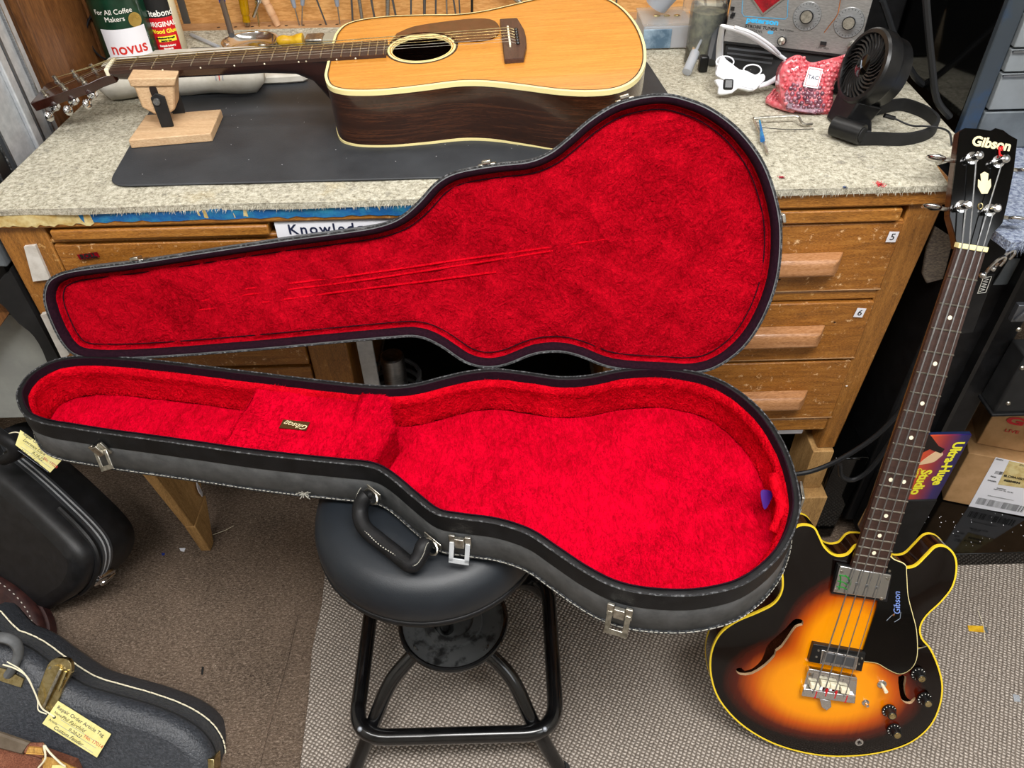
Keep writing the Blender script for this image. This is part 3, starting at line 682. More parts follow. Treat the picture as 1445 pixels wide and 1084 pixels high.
# ---- hardware
def shellside(px, py):                                  # nearest place on the front wall, with its outward normal
    best = None
    for i in range(len(RO)):
        a, b2 = RO[i], RO[(i+1) % len(RO)]; n_ = V((b2.y-a.y, a.x-b2.x, 0)); n_.normalize(); p = at(px, py, pl=(V((a.x, a.y, 0))+n_*.003, n_))
        t = (V((p.x, p.y))-a).dot((b2-a).normalized()) if 1 else 0
        if -.002 <= t <= (b2-a).length+.002 and n_.dot(CAMP-p) > 0 and RZ-DP-.03 < p.z < RZ+.03:
            if best is None or (p-CAMP).length < (best[0]-CAMP).length: best = (p, n_)
    return best
def latch(px, py, par, flip=True, s=1.0, tilt=0):
    r = shellside(px, py)
    p, n_ = r; T_ = V((0, 0, 1)).cross(n_); M_ = basis(p, T_, (0, 0, 1))
    M_ = M_ @ Matrix.Rotation(tilt, 4, 'Z')
    lt = build('latch', MB(M_).box((-.014*s, -.009, 0), (-.006*s, .012, .004)).box((.006*s, -.009, 0), (.014*s, .012, .004)).box((-.014*s, -.004, 0), (.014*s, .003, .003)), M['nickel'], par, bevel=.0008)
    M2 = M_ @ Matrix.Translation((0, -.004, .005)) @ Matrix.Rotation(-.5, 4, 'X')
    build('latch_hasp', MB(M2).box((-.013*s, -.022, 0), (-.007*s, .004, .002)).box((.007*s, -.022, 0), (.013*s, .004, .002)).box((-.013*s, -.024, 0), (.013*s, -.017, .002)), M['silver'] if s <= 1 else M['nickel'], lt, bevel=.0006)
    build('latch_loop', MB(M_).box((-.006*s, -.006, .002), (.006*s, .011, .008)), M['nickel'], lt, bevel=.001)
latch(650, 763, gc); latch(875, 862, gc, s=1.05); latch(144, 634, gc, s=1.05, tilt=.5); 
k = min(range(len(RO)), key=lambda i: (RO[i]-at(1124, 690, z=RZ).to_2d()).length); a, b2 = RO[k-1], RO[(k+1) % len(RO)]; n_ = V((b2.y-a.y, a.x-b2.x, 0)).normalized()
lm_ = basis(V((RO[k].x, RO[k].y, RZ-.02))+n_*.003, V((0, 0, 1)).cross(n_), (0, 0, 1))
lr_ = build('latch', MB(lm_).box((-.014, -.009, 0), (.014, .019, .004)), M['nickel'], gc, bevel=.0008); build('latch_hasp', MB(lm_).box((-.012, -.036, .003), (.012, -.006, .0055)), M['silver'], lr_, bevel=.001)
# handle
h0, h1 = shellside(528, 692), shellside(612, 762)
if h0 and h1:
    A_, B_ = h0[0], h1[0]; n_ = ((h0[1]+h1[1])/2).normalized(); dn = (n_*.8+V((0, 0, -.75))).normalized(); T_ = (B_-A_).normalized()
    hp = [A_+n_*.008]+[at(x, y, z=z) for x, y, z in ((514, 702, .598), (508, 722, .585), (514, 744, .578), (534, 762, .576), (558, 781, .576), (580, 797, .577), (592, 786, .584), (598, 770, .592))]+[B_+n_*.008]
    hs = cat(hp, 5, False); hd = build('carry_handle', MB().tube(hs, [.006 if i < 4 or i > len(hs)-5 else .0105 for i in range(len(hs))], 12), M['tolex_dk'], gc)
    sd = MB(); side = n_.cross(dn)
    off = (dn*.9).normalized()*.0089
    for i in range(4, len(hs)-5):
        for k in (0, .5): 
            p = hs[i].lerp(hs[i+1], k); q = hs[i].lerp(hs[i+1], k+.3); o2 = ((p-((A_+B_)/2+dn*.03)).normalized()*.75+V((0, 0, .66)))*.0108; sd.tube([p+o2, q+o2], .0007, 3)
    build('handle_stitching', sd, M['stitch'], hd, kind='stuff')
    for c_ in (A_, B_):
        build('handle_ring', MB().tube([c_+n_*.004+T_*(.012*math.cos(t))+dn*(.008*math.sin(t)+.006) for t in [i*PI/6 for i in range(12)]], .0016, 6, closed=True), M['nickel'], hd)
        build('handle_plate', MB(basis(c_+n_*.001, T_, (0, 0, 1))).box((-.015, -.006, 0), (.015, .006, .002)), M['nickel'], hd, bevel=.001)
c = shellside(430, 694)
if c:
    f = MB()
    for i in range(16): f.tube([c[0]+c[1]*.003, c[0]+c[1]*.004+V((random.uniform(-.01, .01), -random.uniform(0, .004), random.uniform(-.009, .009)))], .0005, 3)
    build('frayed_thread', f, M['stitch'], gc, kind='stuff')

# ---- lid, standing up against the bench edge
ha, hb = at(120, 503, z=RZ), at(950, 522, z=RZ); U = (hb-ha).normalized(); Vv = V((-U.y, U.x, 0)); AL = math.radians(68)
LF = Frame(ha, U, Vv*math.cos(AL)+V((0, 0, 1))*math.sin(AL), U.cross(Vv*math.cos(AL)+V((0, 0, 1))*math.sin(AL)))
lpx = [(62, 422), (66, 400), (80, 388), (110, 380), (190, 370), (300, 353), (400, 338), (490, 326), (535, 318), (565, 306), (590, 285), (615, 258), (645, 242), (700, 232), (745, 227), (775, 215), (800, 196), (830, 170), (865, 148), (900, 137), (935, 133), (965, 138), (1005, 154), (1045, 185), (1078, 230), (1097, 285), (1103, 335), (1097, 395), (1077, 450), (1048, 492), (1010, 519), (975, 527), (930, 525), (880, 522), (850, 516), (820, 504), (790, 497), (755, 500), (715, 515), (685, 519), (655, 511), (620, 488), (590, 476), (550, 477), (450, 486), (350, 495), (230, 504), (150, 507), (110, 503), (88, 485), (70, 450)]
LO = ccw([V((p.x, p.y)) for p in cat([LF.loc(x, y) for x, y in lpx], 4)])
LM = LF.mat(); LD = .034
print('lid extents', min(p.x for p in LO), max(p.x for p in LO), min(p.y for p in LO), max(p.y for p in LO))
lz = lambda P, z: [(p.x, p.y, z) for p in P]
lid = build('lid', MB(LM).rings([lz(inset(LO, .004), -LD), lz(LO, -LD+.004), lz(LO, -.001), lz(inset(LO, .001), 0), lz(inset(LO, .0035), 0)], cap1=False), M['tolex'], gc, ang=50)
build('rim_piping', MB(LM).tube(lz(inset(LO, .0), 0), .0013, 6, closed=True), M['tolex_worn'], lid)
build('velvet_band', MB(LM).rings([lz(inset(LO, .003), .0005), lz(inset(LO, .0075), .0005), lz(inset(LO, .0115), -.006), lz(inset(LO, .0125), -LD+.006)], cap0=False, cap1=False), M['maroon'], lid, ang=60)
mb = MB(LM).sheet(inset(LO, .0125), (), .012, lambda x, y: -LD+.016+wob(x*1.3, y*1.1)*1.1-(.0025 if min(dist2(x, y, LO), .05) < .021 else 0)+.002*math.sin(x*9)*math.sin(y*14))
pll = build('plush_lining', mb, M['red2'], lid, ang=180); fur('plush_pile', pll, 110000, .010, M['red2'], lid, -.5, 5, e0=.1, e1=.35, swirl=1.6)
Rr = []
for z, dd in ((-LD+.013, .0125), (-LD+.018, .0128), (-.010, .0115), (-.007, .0095)):
    Rr.append([(p.x, p.y, z+random.uniform(-1, 1)*.0006) for p in inset(LO, dd)])
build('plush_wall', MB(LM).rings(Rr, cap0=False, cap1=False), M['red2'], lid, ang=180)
build('lining_seam', MB(LM).tube(lz(inset(LO, .0185), -LD+.0168), .0008, 5, closed=True), M['maroon'], lid)
for pts in ([(240, 424), (330, 410), (450, 395), (560, 380), (640, 368), (720, 357), (860, 337)], [(240, 430), (380, 412), (500, 397), (640, 376), (780, 354)], [(245, 442), (360, 428), (480, 412), (600, 397), (700, 384)]):
    q = cat([LF.loc(x, y, -LD+.0155) for x, y in pts], 5, False)
    build('lining_crease', MB(LM).tube(q, .0018, 6), M['red'], lid)
for px, py in ((683, 231), (882, 140), (188, 370), (1103, 310)):
    q = LF.loc(px, py); k = min(range(len(LO)), key=lambda i: (LO[i]-V((q.x, q.y))).length); a, b2 = LO[k-1], LO[(k+1) % len(LO)]
    t = V((b2.x-a.x, b2.y-a.y, 0)).normalized(); n_ = V((t.y, -t.x, 0)); o = LM @ V((LO[k].x, LO[k].y, -.012)); R3 = LM.to_3x3()
    build('latch_catch', MB(basis(o, R3 @ t, R3 @ V((0, 0, 1)))).box((-.012, -.010, -.001), (.012, .010, .0025)).box((-.006, -.002, .002), (.006, .013, .007)), M['nickel'], lid, bevel=.001)

# ================================================================ stool
SC = V((-.120, -.282, 0))
stl = thing('stool', 'round black padded swivel stool with tubular footring under the guitar case', 'stool', SC)
ST = RZ-DP-.002
sr = .161
prof = [(0, ST-.075), (sr*.86, ST-.075), (sr*.96, ST-.070), (sr*.99, ST-.064), (sr, ST-.055), (sr*1.0, ST-.043), (sr*.975, ST-.026), (sr*.91, ST-.012), (sr*.8, ST-.004), (sr*.6, ST-.0005), (0, ST)]
build('seat', MB().lathe(prof, SC, 56), M['seat'], stl, ang=80)
build('seat_band', MB().lathe([(sr*.985, ST-.072), (sr*1.002, ST-.071), (sr*1.004, ST-.063), (sr*.99, ST-.062)], SC, 56), M['tolex_dk'], stl, ang=80)
build('spindle', MB().lathe([(.012, .2), (.012, ST-.08), (.06, ST-.08), (.06, ST-.074), (0, ST-.074)], SC, 20), M['blacksteel'], stl)
dc = at(640, 893, z=.205); dc = V((dc.x, dc.y, 0)); dc = V((-.110, -.267, 0))
build('swivel_disc', MB().lathe([(0, .198), (.086, .198), (.091, .203), (.091, .212), (.087, .2135), (.082, .209), (.05, .207), (.048, .212), (.034, .213), (.032, .209), (0, .21)], dc, 48), [M['dusty']], stl, ang=40)
build('disc_rim', MB().tube([(dc.x+.089*math.cos(t), dc.y+.089*math.sin(t), .210) for t in [i*PI/24 for i in range(48)]], .0045, 8, closed=True), M['blacksteel'], stl)
fl, fr = at(498, 1098, z=.0), at(792, 1092, z=.0)
for i, (px1, py1, px2, py2, px3, py3, foot) in enumerate([(583, 925, 552, 962, 527, 1020, fl), (690, 925, 722, 958, 752, 1020, fr)]):
    a = at(px1, py1, z=.195); b2 = at(px2, py2, z=.165); c_ = at(px3, py3, z=.10)
    a = V((dc.x+(a.x-dc.x)*.85, a.y+.01, .2))
    P = cat([a, b2, c_, V((foot.x, foot.y, .008))], 8, False)
    build('leg', MB().tube(P, .0125, 14), M['blacksteel'], stl)
    build('foot', MB().lathe([(.0, 0), (.015, 0), (.015, .012), (0, .014)], (foot.x, foot.y, .0075), 12), M['black_matte'], stl)
for sx in (-1, 1):
    foot = V((dc.x+sx*.17, dc.y+.17, 0))
    P = cat([V((dc.x+sx*.06, dc.y+.06, .2)), V((dc.x+sx*.09, dc.y+.1, .165)), V((dc.x+sx*.13, dc.y+.14, .10)), foot+V((0, 0, .008))], 8, False)
    build('leg', MB().tube(P, .0125, 14), M['blacksteel'], stl)
    build('foot', MB().lathe([(0, 0), (.015, 0), (.015, .012), (0, .014)], (foot.x, foot.y, .0075), 12), M['black_matte'], stl)
RH = .105
fl2, fr2 = at(500, 1040, z=RH), at(786, 1036, z=RH)
x0, x1, y0, y1 = fl2.x, fr2.x, (fl2.y+fr2.y)/2, (fl2.y+fr2.y)/2+.30
rp = roundpoly([(x0, y0), (x1, y0), (x1, y1), (x0, y1)], .055, 8)
build('footring', MB().tube([(p.x, p.y, RH) for p in rp], .0135, 14, closed=True), M['blacksteel'], stl)
for px, py in ((508, 1029), (769, 1029)):
    c = at(px, py, z=RH+.012); build('bolt', MB().lathe([(0, 0), (.005, 0), (.004, .002), (0, .0022)], c, 12, (0, -.5, .8)), M['alu_dark'], stl)

# ================================================================ acoustic guitar
Sd = at(719, 60, z=.953); Nt = at(160, 97, z=.936); AX = (Sd-Nt).normalized()
e_ = V((0, 0, 1)).cross(AX).normalized(); nn = AX.cross(e_); ro = math.radians(4)
AV = e_*math.cos(ro)+nn*math.sin(ro); AF = Frame(Sd, AX, AV, AX.cross(AV)); AM = AF.mat()
ag = thing('acoustic_guitar', 'natural spruce-topped acoustic guitar lying on the rubber mat', 'guitar', AM)
BX0, BX1 = -.291, .213; BL = BX1-BX0; AH = .092
hw = [(0, .05), (.004, .085), (.025, .117), (.07, .134), (.13, .141), (.2, .1425), (.3, .138), (.41, .131), (.5, .138), (.6, .158), (.7, .18), (.79, .191), (.87, .187), (.93, .162), (.972, .118), (.995, .06)]
op = [(BX0+t*BL, w_) for t, w_ in hw]+[(BX1+.001, 0)]+[(BX0+t*BL, -w_) for t, w_ in hw[::-1]]
AO = ccw([V((p.x, p.y)) for p in cat([V((a, b2)) for a, b2 in op], 5)])
SHX = -.1425; hole = [V((SHX+.048*math.cos(t), .048*math.sin(t))) for t in [i*2*PI/40 for i in range(40)]]
mb = MB(AM).sheet(AO, [hole], .04, lambda x, y: 0)
build('soundboard', mb, M['spruce'], ag, ang=20)
zb = lambda x: -AH-.012*max(0, (x-BX0)/BL)+.0
mb = MB(AM).rings([[(p.x, p.y, -.0002) for p in AO], [(p.x, p.y, zb(p.x)) for p in AO]], cap0=False, cap1=False)
build('side', mb, M['rosewood'], ag, ang=60)
mb = MB(AM).sheet(AO, (), .04, lambda x, y: zb(x)-.003*max(0, 1-(dist2(x, y, [V((0, 0))])/.3)), flip=True)
build('back', mb, M['rosewood'], ag)
for nm, z in (('binding', -.0022), ('back_binding', None)):
    R = MB(AM); n = len(AO)
    for (i0, i1, m_) in ((0, 1, 0),):
        zz = lambda p: (z if z is not None else zb(p.x)+.003)
        R.rings([[(p.x, p.y, zz(p)+.0032) for p in inset(AO, .0035)], [(p.x, p.y, zz(p)+.003) for p in inset(AO, -.0008)], [(p.x, p.y, zz(p)-.0042) for p in inset(AO, -.0008)], [(p.x, p.y, zz(p)-.0042) for p in inset(AO, .002)]], cap0=False, cap1=False)
    build(nm, R, M['ivory'], ag, ang=40, label='cream body binding' if z is not None else 'cream binding around the back')
build('purfling', MB(AM).rings([[(p.x, p.y, .0014) for p in inset(AO, .0035)], [(p.x, p.y, .0014) for p in inset(AO, .0052)]], cap0=False, cap1=False), M['rosewood_x'], ag)
circ = lambda r, z, n=48: [(SHX+r*math.cos(2*PI*i/n), r*math.sin(2*PI*i/n), z) for i in range(n)]
ros = build('rosette', MB(AM).rings([circ(.0555, .0003), circ(.0555, .0009), circ(.0520, .0009), circ(.0520, .0003)], cap0=False, cap1=False), M['ivory'], ag)
build('rosette_ring', MB(AM).rings([circ(.0500, .0003), circ(.0500, .0008), circ(.0488, .0008), circ(.0478, -.003)], cap0=False, cap1=False), M['ivory'], ros)
build('rosette_ring', MB(AM).rings([circ(.0585, .0003), circ(.0585, .0005), circ(.0556, .0005), circ(.0556, .0003)], cap0=False, cap1=False), M['rosewood_x'], ros)
pgp = [AF.loc(x, y, .001) for x, y in ((560, 48), (585, 38), (630, 31), (670, 27), (695, 29), (705, 40), (700, 52), (680, 58), (650, 59), (640, 61))]
arc = [V((SHX+.0590*math.cos(t), .0590*math.sin(t), 0)) for t in [math.radians(a) for a in range(-2, 172, 12)]]
pgp = cat(pgp, 4, False)+arc[::-1][:0]
inner = [V((SHX+.0592*math.cos(t), .0592*math.sin(t), 0)) for t in [math.radians(a) for a in range(2, 158, 8)]]
build('pickguard', MB(AM).prism([(p.x, p.y) for p in pgp+inner], .0004, .0022), M['pickguard_tort'], ag, label='dark tortoiseshell pickguard')
# bridge
bp = [AF.loc(x, y, .004) for x, y in ((709, 34), (732, 33), (737, 43), (739, 60), (735, 84), (711, 85))]
bp = [(-.012, .079), (.018, .079), (.026, .03), (.027, 0), (.026, -.03), (.018, -.079), (-.012, -.079)]
br = build('bridge', MB(AM).prism(bp, 0, .008, .0015), M['rosewood_b'], ag)
build('saddle', MB(AM).box((-.002, -.037, .007), (.001, .037, .0125)), M['bone'], br, bevel=.0006)
for i in range(6):
    y = .027-i*.0108; build('bridge_pin', MB(AM).lathe([(0, .007), (.0028, .008), (.0032, .010), (.0016, .012), (0, .0122)], (.0125, y, 0), 10), M['black_plastic'], br)
NL = -(Sd-Nt).length; FBE = -.1985
fw = lambda x: .0215+(x-NL)/(FBE-NL)*.006
def board(M_, x0, x1, w0, w1, z0, z1, mt, par, nm='fingerboard'):
    return build(nm, MB(M_).rings([[(x0, -w0, z0), (x0, w0, z0), (x0, w0, z1-.0008), (x0, w0*.6, z1), (x0, -w0*.6, z1), (x0, -w0, z1-.0008)],
                                   [(x1, -w1, z0), (x1, w1, z0), (x1, w1, z1-.0008), (x1, w1*.6, z1), (x1, -w1*.6, z1), (x1, -w1, z1-.0008)]]), mt, par, ang=30)
fb = board(AM, NL, FBE, .0215, .0275, .0002, .0065, M['rosewood_x'], ag)
for i in range(1, 21):
    x = NL+(-NL)*(1-2**(-i/12)); 
    if x > FBE: break
    build('fret', MB(AM).tube([(x, -fw(x)-.0002, .0066), (x, 0, .0074), (x, fw(x)+.0002, .0066)], .0011, 6), M['nickel'], fb)
for i in (3, 5, 7, 9, 12, 12, 15, 17):
    xa = NL-NL*(1-2**(-i/12)); xb = NL-NL*(1-2**(-(i-1)/12)); x = (xa+xb)/2+(.004 if i == 12 else 0)
    if x < FBE: build('side_dot', MB(AM).sph((x, -fw(x), .002), .0014, 6), M['bone'], fb)
build('side_dot', MB(AM).sph((NL-NL*(1-2**(-11.5/12))-.008, -fw(-.3), .002), .0014, 6), M['bone'], fb)
def halfround(x, w_, d, z=0, n=10): return [(x, w_*math.cos(PI*k/n), z-d*math.sin(PI*k/n)) for k in range(n+1)]
neck = build('neck', MB(AM).rings([halfround(NL+.002, .0213, .014), halfround(NL+.04, .0218, .019), halfround(-.40, .0245, .021), halfround(-.35, .026, .026), halfround(-.325, .026, .040), halfround(-.305, .024, .075), halfround(BX0+.004, .022, .092)]), M['mahogany'], ag, ang=60)
hA = math.radians(-13)
HM = AM @ Matrix.Translation((NL, 0, .001)) @ Matrix.Rotation(hA, 4, 'Y')
head = build('headstock', MB(HM).prism([(.004, .0215), (-.02, .024), (-.035, .032), (-.138, .036), (-.140, .036), (-.140, -.036), (-.138, -.036), (-.035, -.032), (-.02, -.024), (.004, -.0215)], -.0155, -.001), M['mahogany'], ag, bevel=.001)
build('nut', MB(AM).box((NL-.005, -.0225, -.002), (NL+.001, .0225, .0092)), M['bone'], ag, bevel=.0008)
tx = [-.044, -.079, -.114]
tp = []
for j, x in enumerate(tx):
    for s in (1, -1):
        y = s*(.0235+j*.001); tp.append((x, y, s))
        t = build('tuner', MB(HM).lathe([(.0048, -.001), (.0048, .001), (.003, .0015), (.0028, .0085), (.0033, .0095), (0, .0105)], (x, y, 0), 12), M['nickel'], ag)
        build('tuner_button', MB(HM).tube([(x, s*.030, -.0225), (x, s*.046, -.0225)], .0022, 8).sph((x, s*.054, -.0225), (.006, .009, .0085), 10), M['chrome'], t)
        build('gear_housing', MB(HM).box((x-.007, min(s*.018, s*.032), -.0265), (x+.007, max(s*.018, s*.032), -.0157)), M['chrome'], t, bevel=.003)
ordr = [(2, 1), (1, 1), (0, 1), (0, -1), (1, -1), (2, -1)]
order6 = [0, 1, 2, 3, 4, 5]
inv_ = AM.inverted() @ HM
for i in range(6):                                      # i=0 far side (low string) ... 5 near side
    k, s = ((0, 1), (1, 1), (2, 1), (2, -1), (1, -1), (0, -1))[i]; x, y = tx[k], s*(.0235+k*.001)
    post = inv_ @ V((x, y, .006)); r = [.00062, .0005, .00042, .00034, .00024, .0002][i]*1.25
    P = [post, V((NL-.002, .018-i*.0072, .0096)), V((0, .0275-i*.011, .0130)), V((.0115, .027-i*.0108, .0085))]
    build('string', MB(AM).tube(P, r, 5), M['brass'] if i < 4 else M['nickel'], ag)

# neck rest under it
b0 = [at(x, y, z=MT+.014) for x, y in ((181, 198), (297, 188), (312, 154), (206, 162))]
nrst = thing('neck_support', 'pale wood swivelling neck cradle with black steel bracket', 'neck rest', (b0[0].x+.06, b0[0].y+.05, MT))
lo = [V((p.x, p.y, MT)) for p in b0]
build('base_board', MB().hexa(lo+b0), M['pine'], nrst, bevel=.0015)
ctr = (b0[0]+b0[1]+b0[2]+b0[3])/4; Xd = (b0[1]-b0[0]).normalized(); Yd = V((-Xd.y, Xd.x, 0))
hb_ = at(232, 143, pl=(ctr-Yd*.012, Yd)); 
CFm = basis(V((ctr.x, ctr.y, MT+.014)), Xd, Yd)
fy = -.006
cfr = Frame(V((ctr.x, ctr.y, MT+.014))+Yd*fy, Xd, V((0, 0, 1)), -Yd)
blk = [cfr.loc(x, y) for x, y in ((181, 111), (186, 122), (190, 126), (200, 152), (218, 162), (236, 163), (247, 155), (246, 124), (248, 109))]
for q_ in blk: q_.y = max(q_.y, .0015)
BMx = Frame(cfr.o, Xd, V((0, 0, 1)), -Yd).mat()
cmx = Matrix.Translation(Yd*0) 
build('cradle_block', MB(BMx).prism([(p.x, p.y) for p in blk], -.047, 0), M['pine'], nrst, bevel=.003)
build('cradle_pad', MB(BMx).prism([(p.x, p.y) for p in [cfr.loc(x, y) for x, y in ((180, 110), (185, 122), (247, 121), (249, 109))]], -.048, .003), M['pine'], nrst, bevel=.002)
bq = [cfr.loc(x, y) for x, y in ((213, 137), (229, 180), (247, 180), (233, 135))]
for q_ in bq: q_.y = max(q_.y, .0005)
brk = build('bracket_arm', MB(BMx).prism([(p.x, p.y) for p in cat([bq[0], bq[1], bq[2], bq[3], (bq[0]+bq[3])/2+V((-.001, .007, 0))], 1)], .001, .005), M['black_matte'], nrst, bevel=.001)
c = cfr.loc(222, 142); build('bolt', MB(BMx).lathe([(0, .005), (.006, .005), (.005, .0075), (.002, .0075), (.002, .006), (0, .006)], (c.x, c.y, 0), 14), M['steel'], brk)
c = cfr.loc(219, 127); build('bolt_slot', MB(BMx).prism([(c.x-.004+p.x, c.y+p.y) for p in cat([(-.003, -.012), (.006, -.012), (.006, .006), (-.003, .006)], 4)], .0, .0012), M['darkhole'], nrst)
build('bracket_arm', MB(BMx).prism([(p.x+.01, p.y) for p in bq], -.052, -.048), M['black_matte'], nrst)

# ================================================================ sunburst bass
SCL = .72
u0, u1 = ray(1371, 353), ray(1172, 967)*1.2
w0 = SCL/(u0-u1).length; N_ = CAMP+u0*w0; B_ = CAMP+u1*w0; BA = (N_-B_).normalized()
e_ = BA.cross(V((0, 0, 1))).normalized(); nn = e_.cross(BA); ro = math.radians(-17)
BV = e_*math.cos(ro)+nn*math.sin(ro); BFo = Frame(B_-BV.cross(BA)*.012, BV, BA, BV.cross(BA)); BM = BFo.mat()
bass = thing('bass_guitar', 'sunburst hollow-body bass with black headstock leaning on the bench corner', 'bass guitar', BM)
bpx = [(1112, 756), (1122, 744), (1135, 740), (1149, 744), (1156, 756), (1164, 772), (1178, 783), (1195, 782), (1212, 768), (1250, 775), (1262, 792), (1275, 800), (1291, 798), (1306, 784), (1320, 771), (1335, 771), (1347, 783), (1350, 803), (1344, 828), (1328, 849), (1308, 868), (1299, 884), (1301, 900), (1313, 915), (1324, 940), (1330, 968), (1326, 997), (1313, 1024), (1288, 1046), (1255, 1059), (1215, 1066), (1170, 1067), (1125, 1060), (1082, 1045), (1043, 1020), (1015, 988), (1003, 955), (1003, 922), (1015, 895), (1038, 877), (1068, 864), (1092, 851), (1103, 832), (1103, 808), (1100, 785), (1103, 768)]
BO2 = ccw([V((p.x, p.y)) for p in cat([BFo.loc(x, y) for x, y in bpx], 4)])
print('bass body', min(p.x for p in BO2), max(p.x for p in BO2), min(p.y for p in BO2), max(p.y for p in BO2), 'lowz', min((BM @ V((p.x, p.y, -.042))).z for p in BO2))
bt = -.040
fh = [(1038, 945), (1044, 950), (1060, 949), (1078, 938), (1092, 924), (1094, 917), (1102, 911), (1112, 897), (1122, 883), (1131, 880), (1132, 874), (1126, 871), (1118, 873), (1108, 884), (1092, 898), (1084, 906), (1080, 912), (1074, 928), (1062, 940), (1050, 944), (1045, 940), (1039, 941)]
fh1 = ccw([V((p.x, p.y)) for p in cat([BFo.loc(x, y) for x, y in fh], 2)])
fh2p = [(1266, 952), (1277, 952), (1275, 966), (1277, 980), (1283, 985), (1288, 981), (1290, 983), (1285, 990), (1277, 990), (1270, 984), (1267, 970)]
fh2 = ccw([V((p.x, p.y)) for p in cat([BFo.loc(x, y) for x, y in fh2p], 2)])
dome = lambda x, y: .005*min(1, dist2(x, y, BO2)/.05)**.7 if True else 0
mb = MB(BM).sheet(BO2, [fh1, fh2], .018, dome)
build('body_top', mb, M['burst'], bass, ang=60)
for h in (fh1, fh2):
    build('f_hole_edge', MB(BM).rings([[(p.x, p.y, dome(p.x, p.y)) for p in h], [(p.x, p.y, dome(p.x, p.y)-.006) for p in h]], cap0=False, cap1=False), M['pine'], bass)
build('body_side', MB(BM).rings([[(p.x, p.y, -.0002) for p in BO2], [(p.x, p.y, bt) for p in BO2]], cap0=False, cap1=False), mat('dark_lacquered_side', '#120604', .12, coat=.7, var=('#2a0e08', 6)), bass, ang=60)
build('body_back', MB(BM).sheet(BO2, (), .03, lambda x, y: bt-.004*min(1, dist2(x, y, BO2)/.05), flip=True), M['mahog_b'], bass)
for nm, z0, z1 in (('binding', .0010, -.0032), ('back_binding', bt+.004, bt-.0012)):
    build(nm, MB(BM).rings([[(p.x, p.y, z0) for p in inset(BO2, .0022)], [(p.x, p.y, z0) for p in inset(BO2, -.0006)], [(p.x, p.y, z1) for p in inset(BO2, -.0006)], [(p.x, p.y, z1) for p in inset(BO2, .0026)]], cap0=False, cap1=False), M['ivory_y'], bass, ang=40)
# neck and fingerboard
zB = .014
BNM = BM @ Matrix.Translation((0, 0, 0))
nl = BFo.loc(1352, 347, zB); nr_ = BFo.loc(1391, 357, zB); nc = (nl+nr_)/2; nhw = (nr_-nl).length/2
el = BFo.loc(1200, 805, zB); er = BFo.loc(1248, 814, zB); ec = (el+er)/2; ehw = (er-el).length/2
print('neck', nc, nhw, ec, ehw)
nd = (ec-nc); NM = BM @ basis(nc, V((nd.x, nd.y, 0)), (0, 0, 1)) if False else BM @ Frame(V((nc.x, nc.y, 0)), V((nd.x, nd.y, 0)).normalized(), V((-nd.y, nd.x, 0)).normalized(), (0, 0, 1)).mat()
FL_ = nd.length     # local x from nut (0) towards the body, y to the left of travel
bw = lambda x: nhw+(ehw-nhw)*x/FL_
fb = board(NM, 0, FL_, nhw, ehw, .0045+.003, zB, M['rosewood_x'], bass)
build('board_binding', MB(NM).rings([[(0, -nhw-.0004, .007), (0, nhw+.0004, .007), (0, nhw+.0004, .0085), (0, -nhw-.0004, .0085)], [(FL_, -ehw-.0004, .007), (FL_, ehw+.0004, .007), (FL_, ehw+.0004, .0085), (FL_, -ehw-.0004, .0085)]]), M['mahog_b'], fb)
SL = SCL
fx = lambda i: SL*(1-2**(-i/12))
for i in range(1, 21):
    if fx(i) < FL_-.004: build('fret', MB(NM).tube([(fx(i), -bw(fx(i)), zB-.0003), (fx(i), 0, zB+.0004), (fx(i), bw(fx(i)), zB-.0003)], .0013, 6), M['nickel'], fb)
for i in (3, 5, 7, 9, 12, 15, 17, 19):
    x = (fx(i)+fx(i-1))/2
    if x > FL_-.01: continue
    for y in ((-.010, .010) if i == 12 else (0,)):
        build('position_dot', MB(NM).lathe([(0, zB), (.0032, zB+.0002), (.003, zB+.0006), (0, zB+.0006)], (x, y, 0), 14), M['bone'], fb)
build('neck', MB(NM).rings([halfround(.004, nhw*.98, .016, .0075), halfround(.05, nhw*1.0, .018, .0075), halfround(FL_*.7, ehw*.95, .02, .0075), halfround(FL_*.8, ehw*.97, .026, .0075), halfround(FL_*.87, ehw*.97, .045, .0075)]), M['mahog_b'], bass, ang=60)
# headstock, tilted back
HT = math.radians(14)
HN = NM @ Matrix.Translation((0, 0, .0075)) @ Matrix.Rotation(-HT, 4, 'Y')
hR = HN.to_3x3(); HF = Frame(HN.translation, hR @ V((1, 0, 0)), hR @ V((0, 1, 0)), hR @ V((0, 0, 1)))
hp = [(1351, 350), (1347, 330), (1340, 305), (1341, 290), (1347, 240), (1354, 186), (1361, 181), (1380, 182), (1398, 185), (1404, 181), (1415, 184), (1424, 191), (1435, 197), (1430, 240), (1420, 290), (1414, 315), (1400, 330), (1393, 345), (1391, 357)]
hh = [HF.loc(x, y, 0) for x, y in hp]
print('headstock', min(p.x for p in hh), max(p.y for p in hh), min(p.y for p in hh), [round(v, 3) for v in (HN @ hh[6])])
head = build('headstock', MB(HN).prism([(p.x, p.y) for p in hh], -.015, -.001), M['mahog_b'], bass, bevel=.0008)
build('headstock_veneer', MB(HN).prism([(p.x, p.y) for p in hh], -.001, .001), M['black_gloss'], head, label='glossy black headstock face')
build('nut', MB(NM).box((-.006, -nhw-.0005, .004), (.001, nhw+.0005, zB+.003)), M['ivory'], bass, bevel=.0008)
def hmat(x0, y0, x1, y1, up=1):
    a = HF.loc(x0, y0, .0012); b2 = HF.loc(x1, y1, .0012); return HN @ basis((a+b2)/2, (b2-a), V((-(b2-a).y, (b2-a).x, 0)))
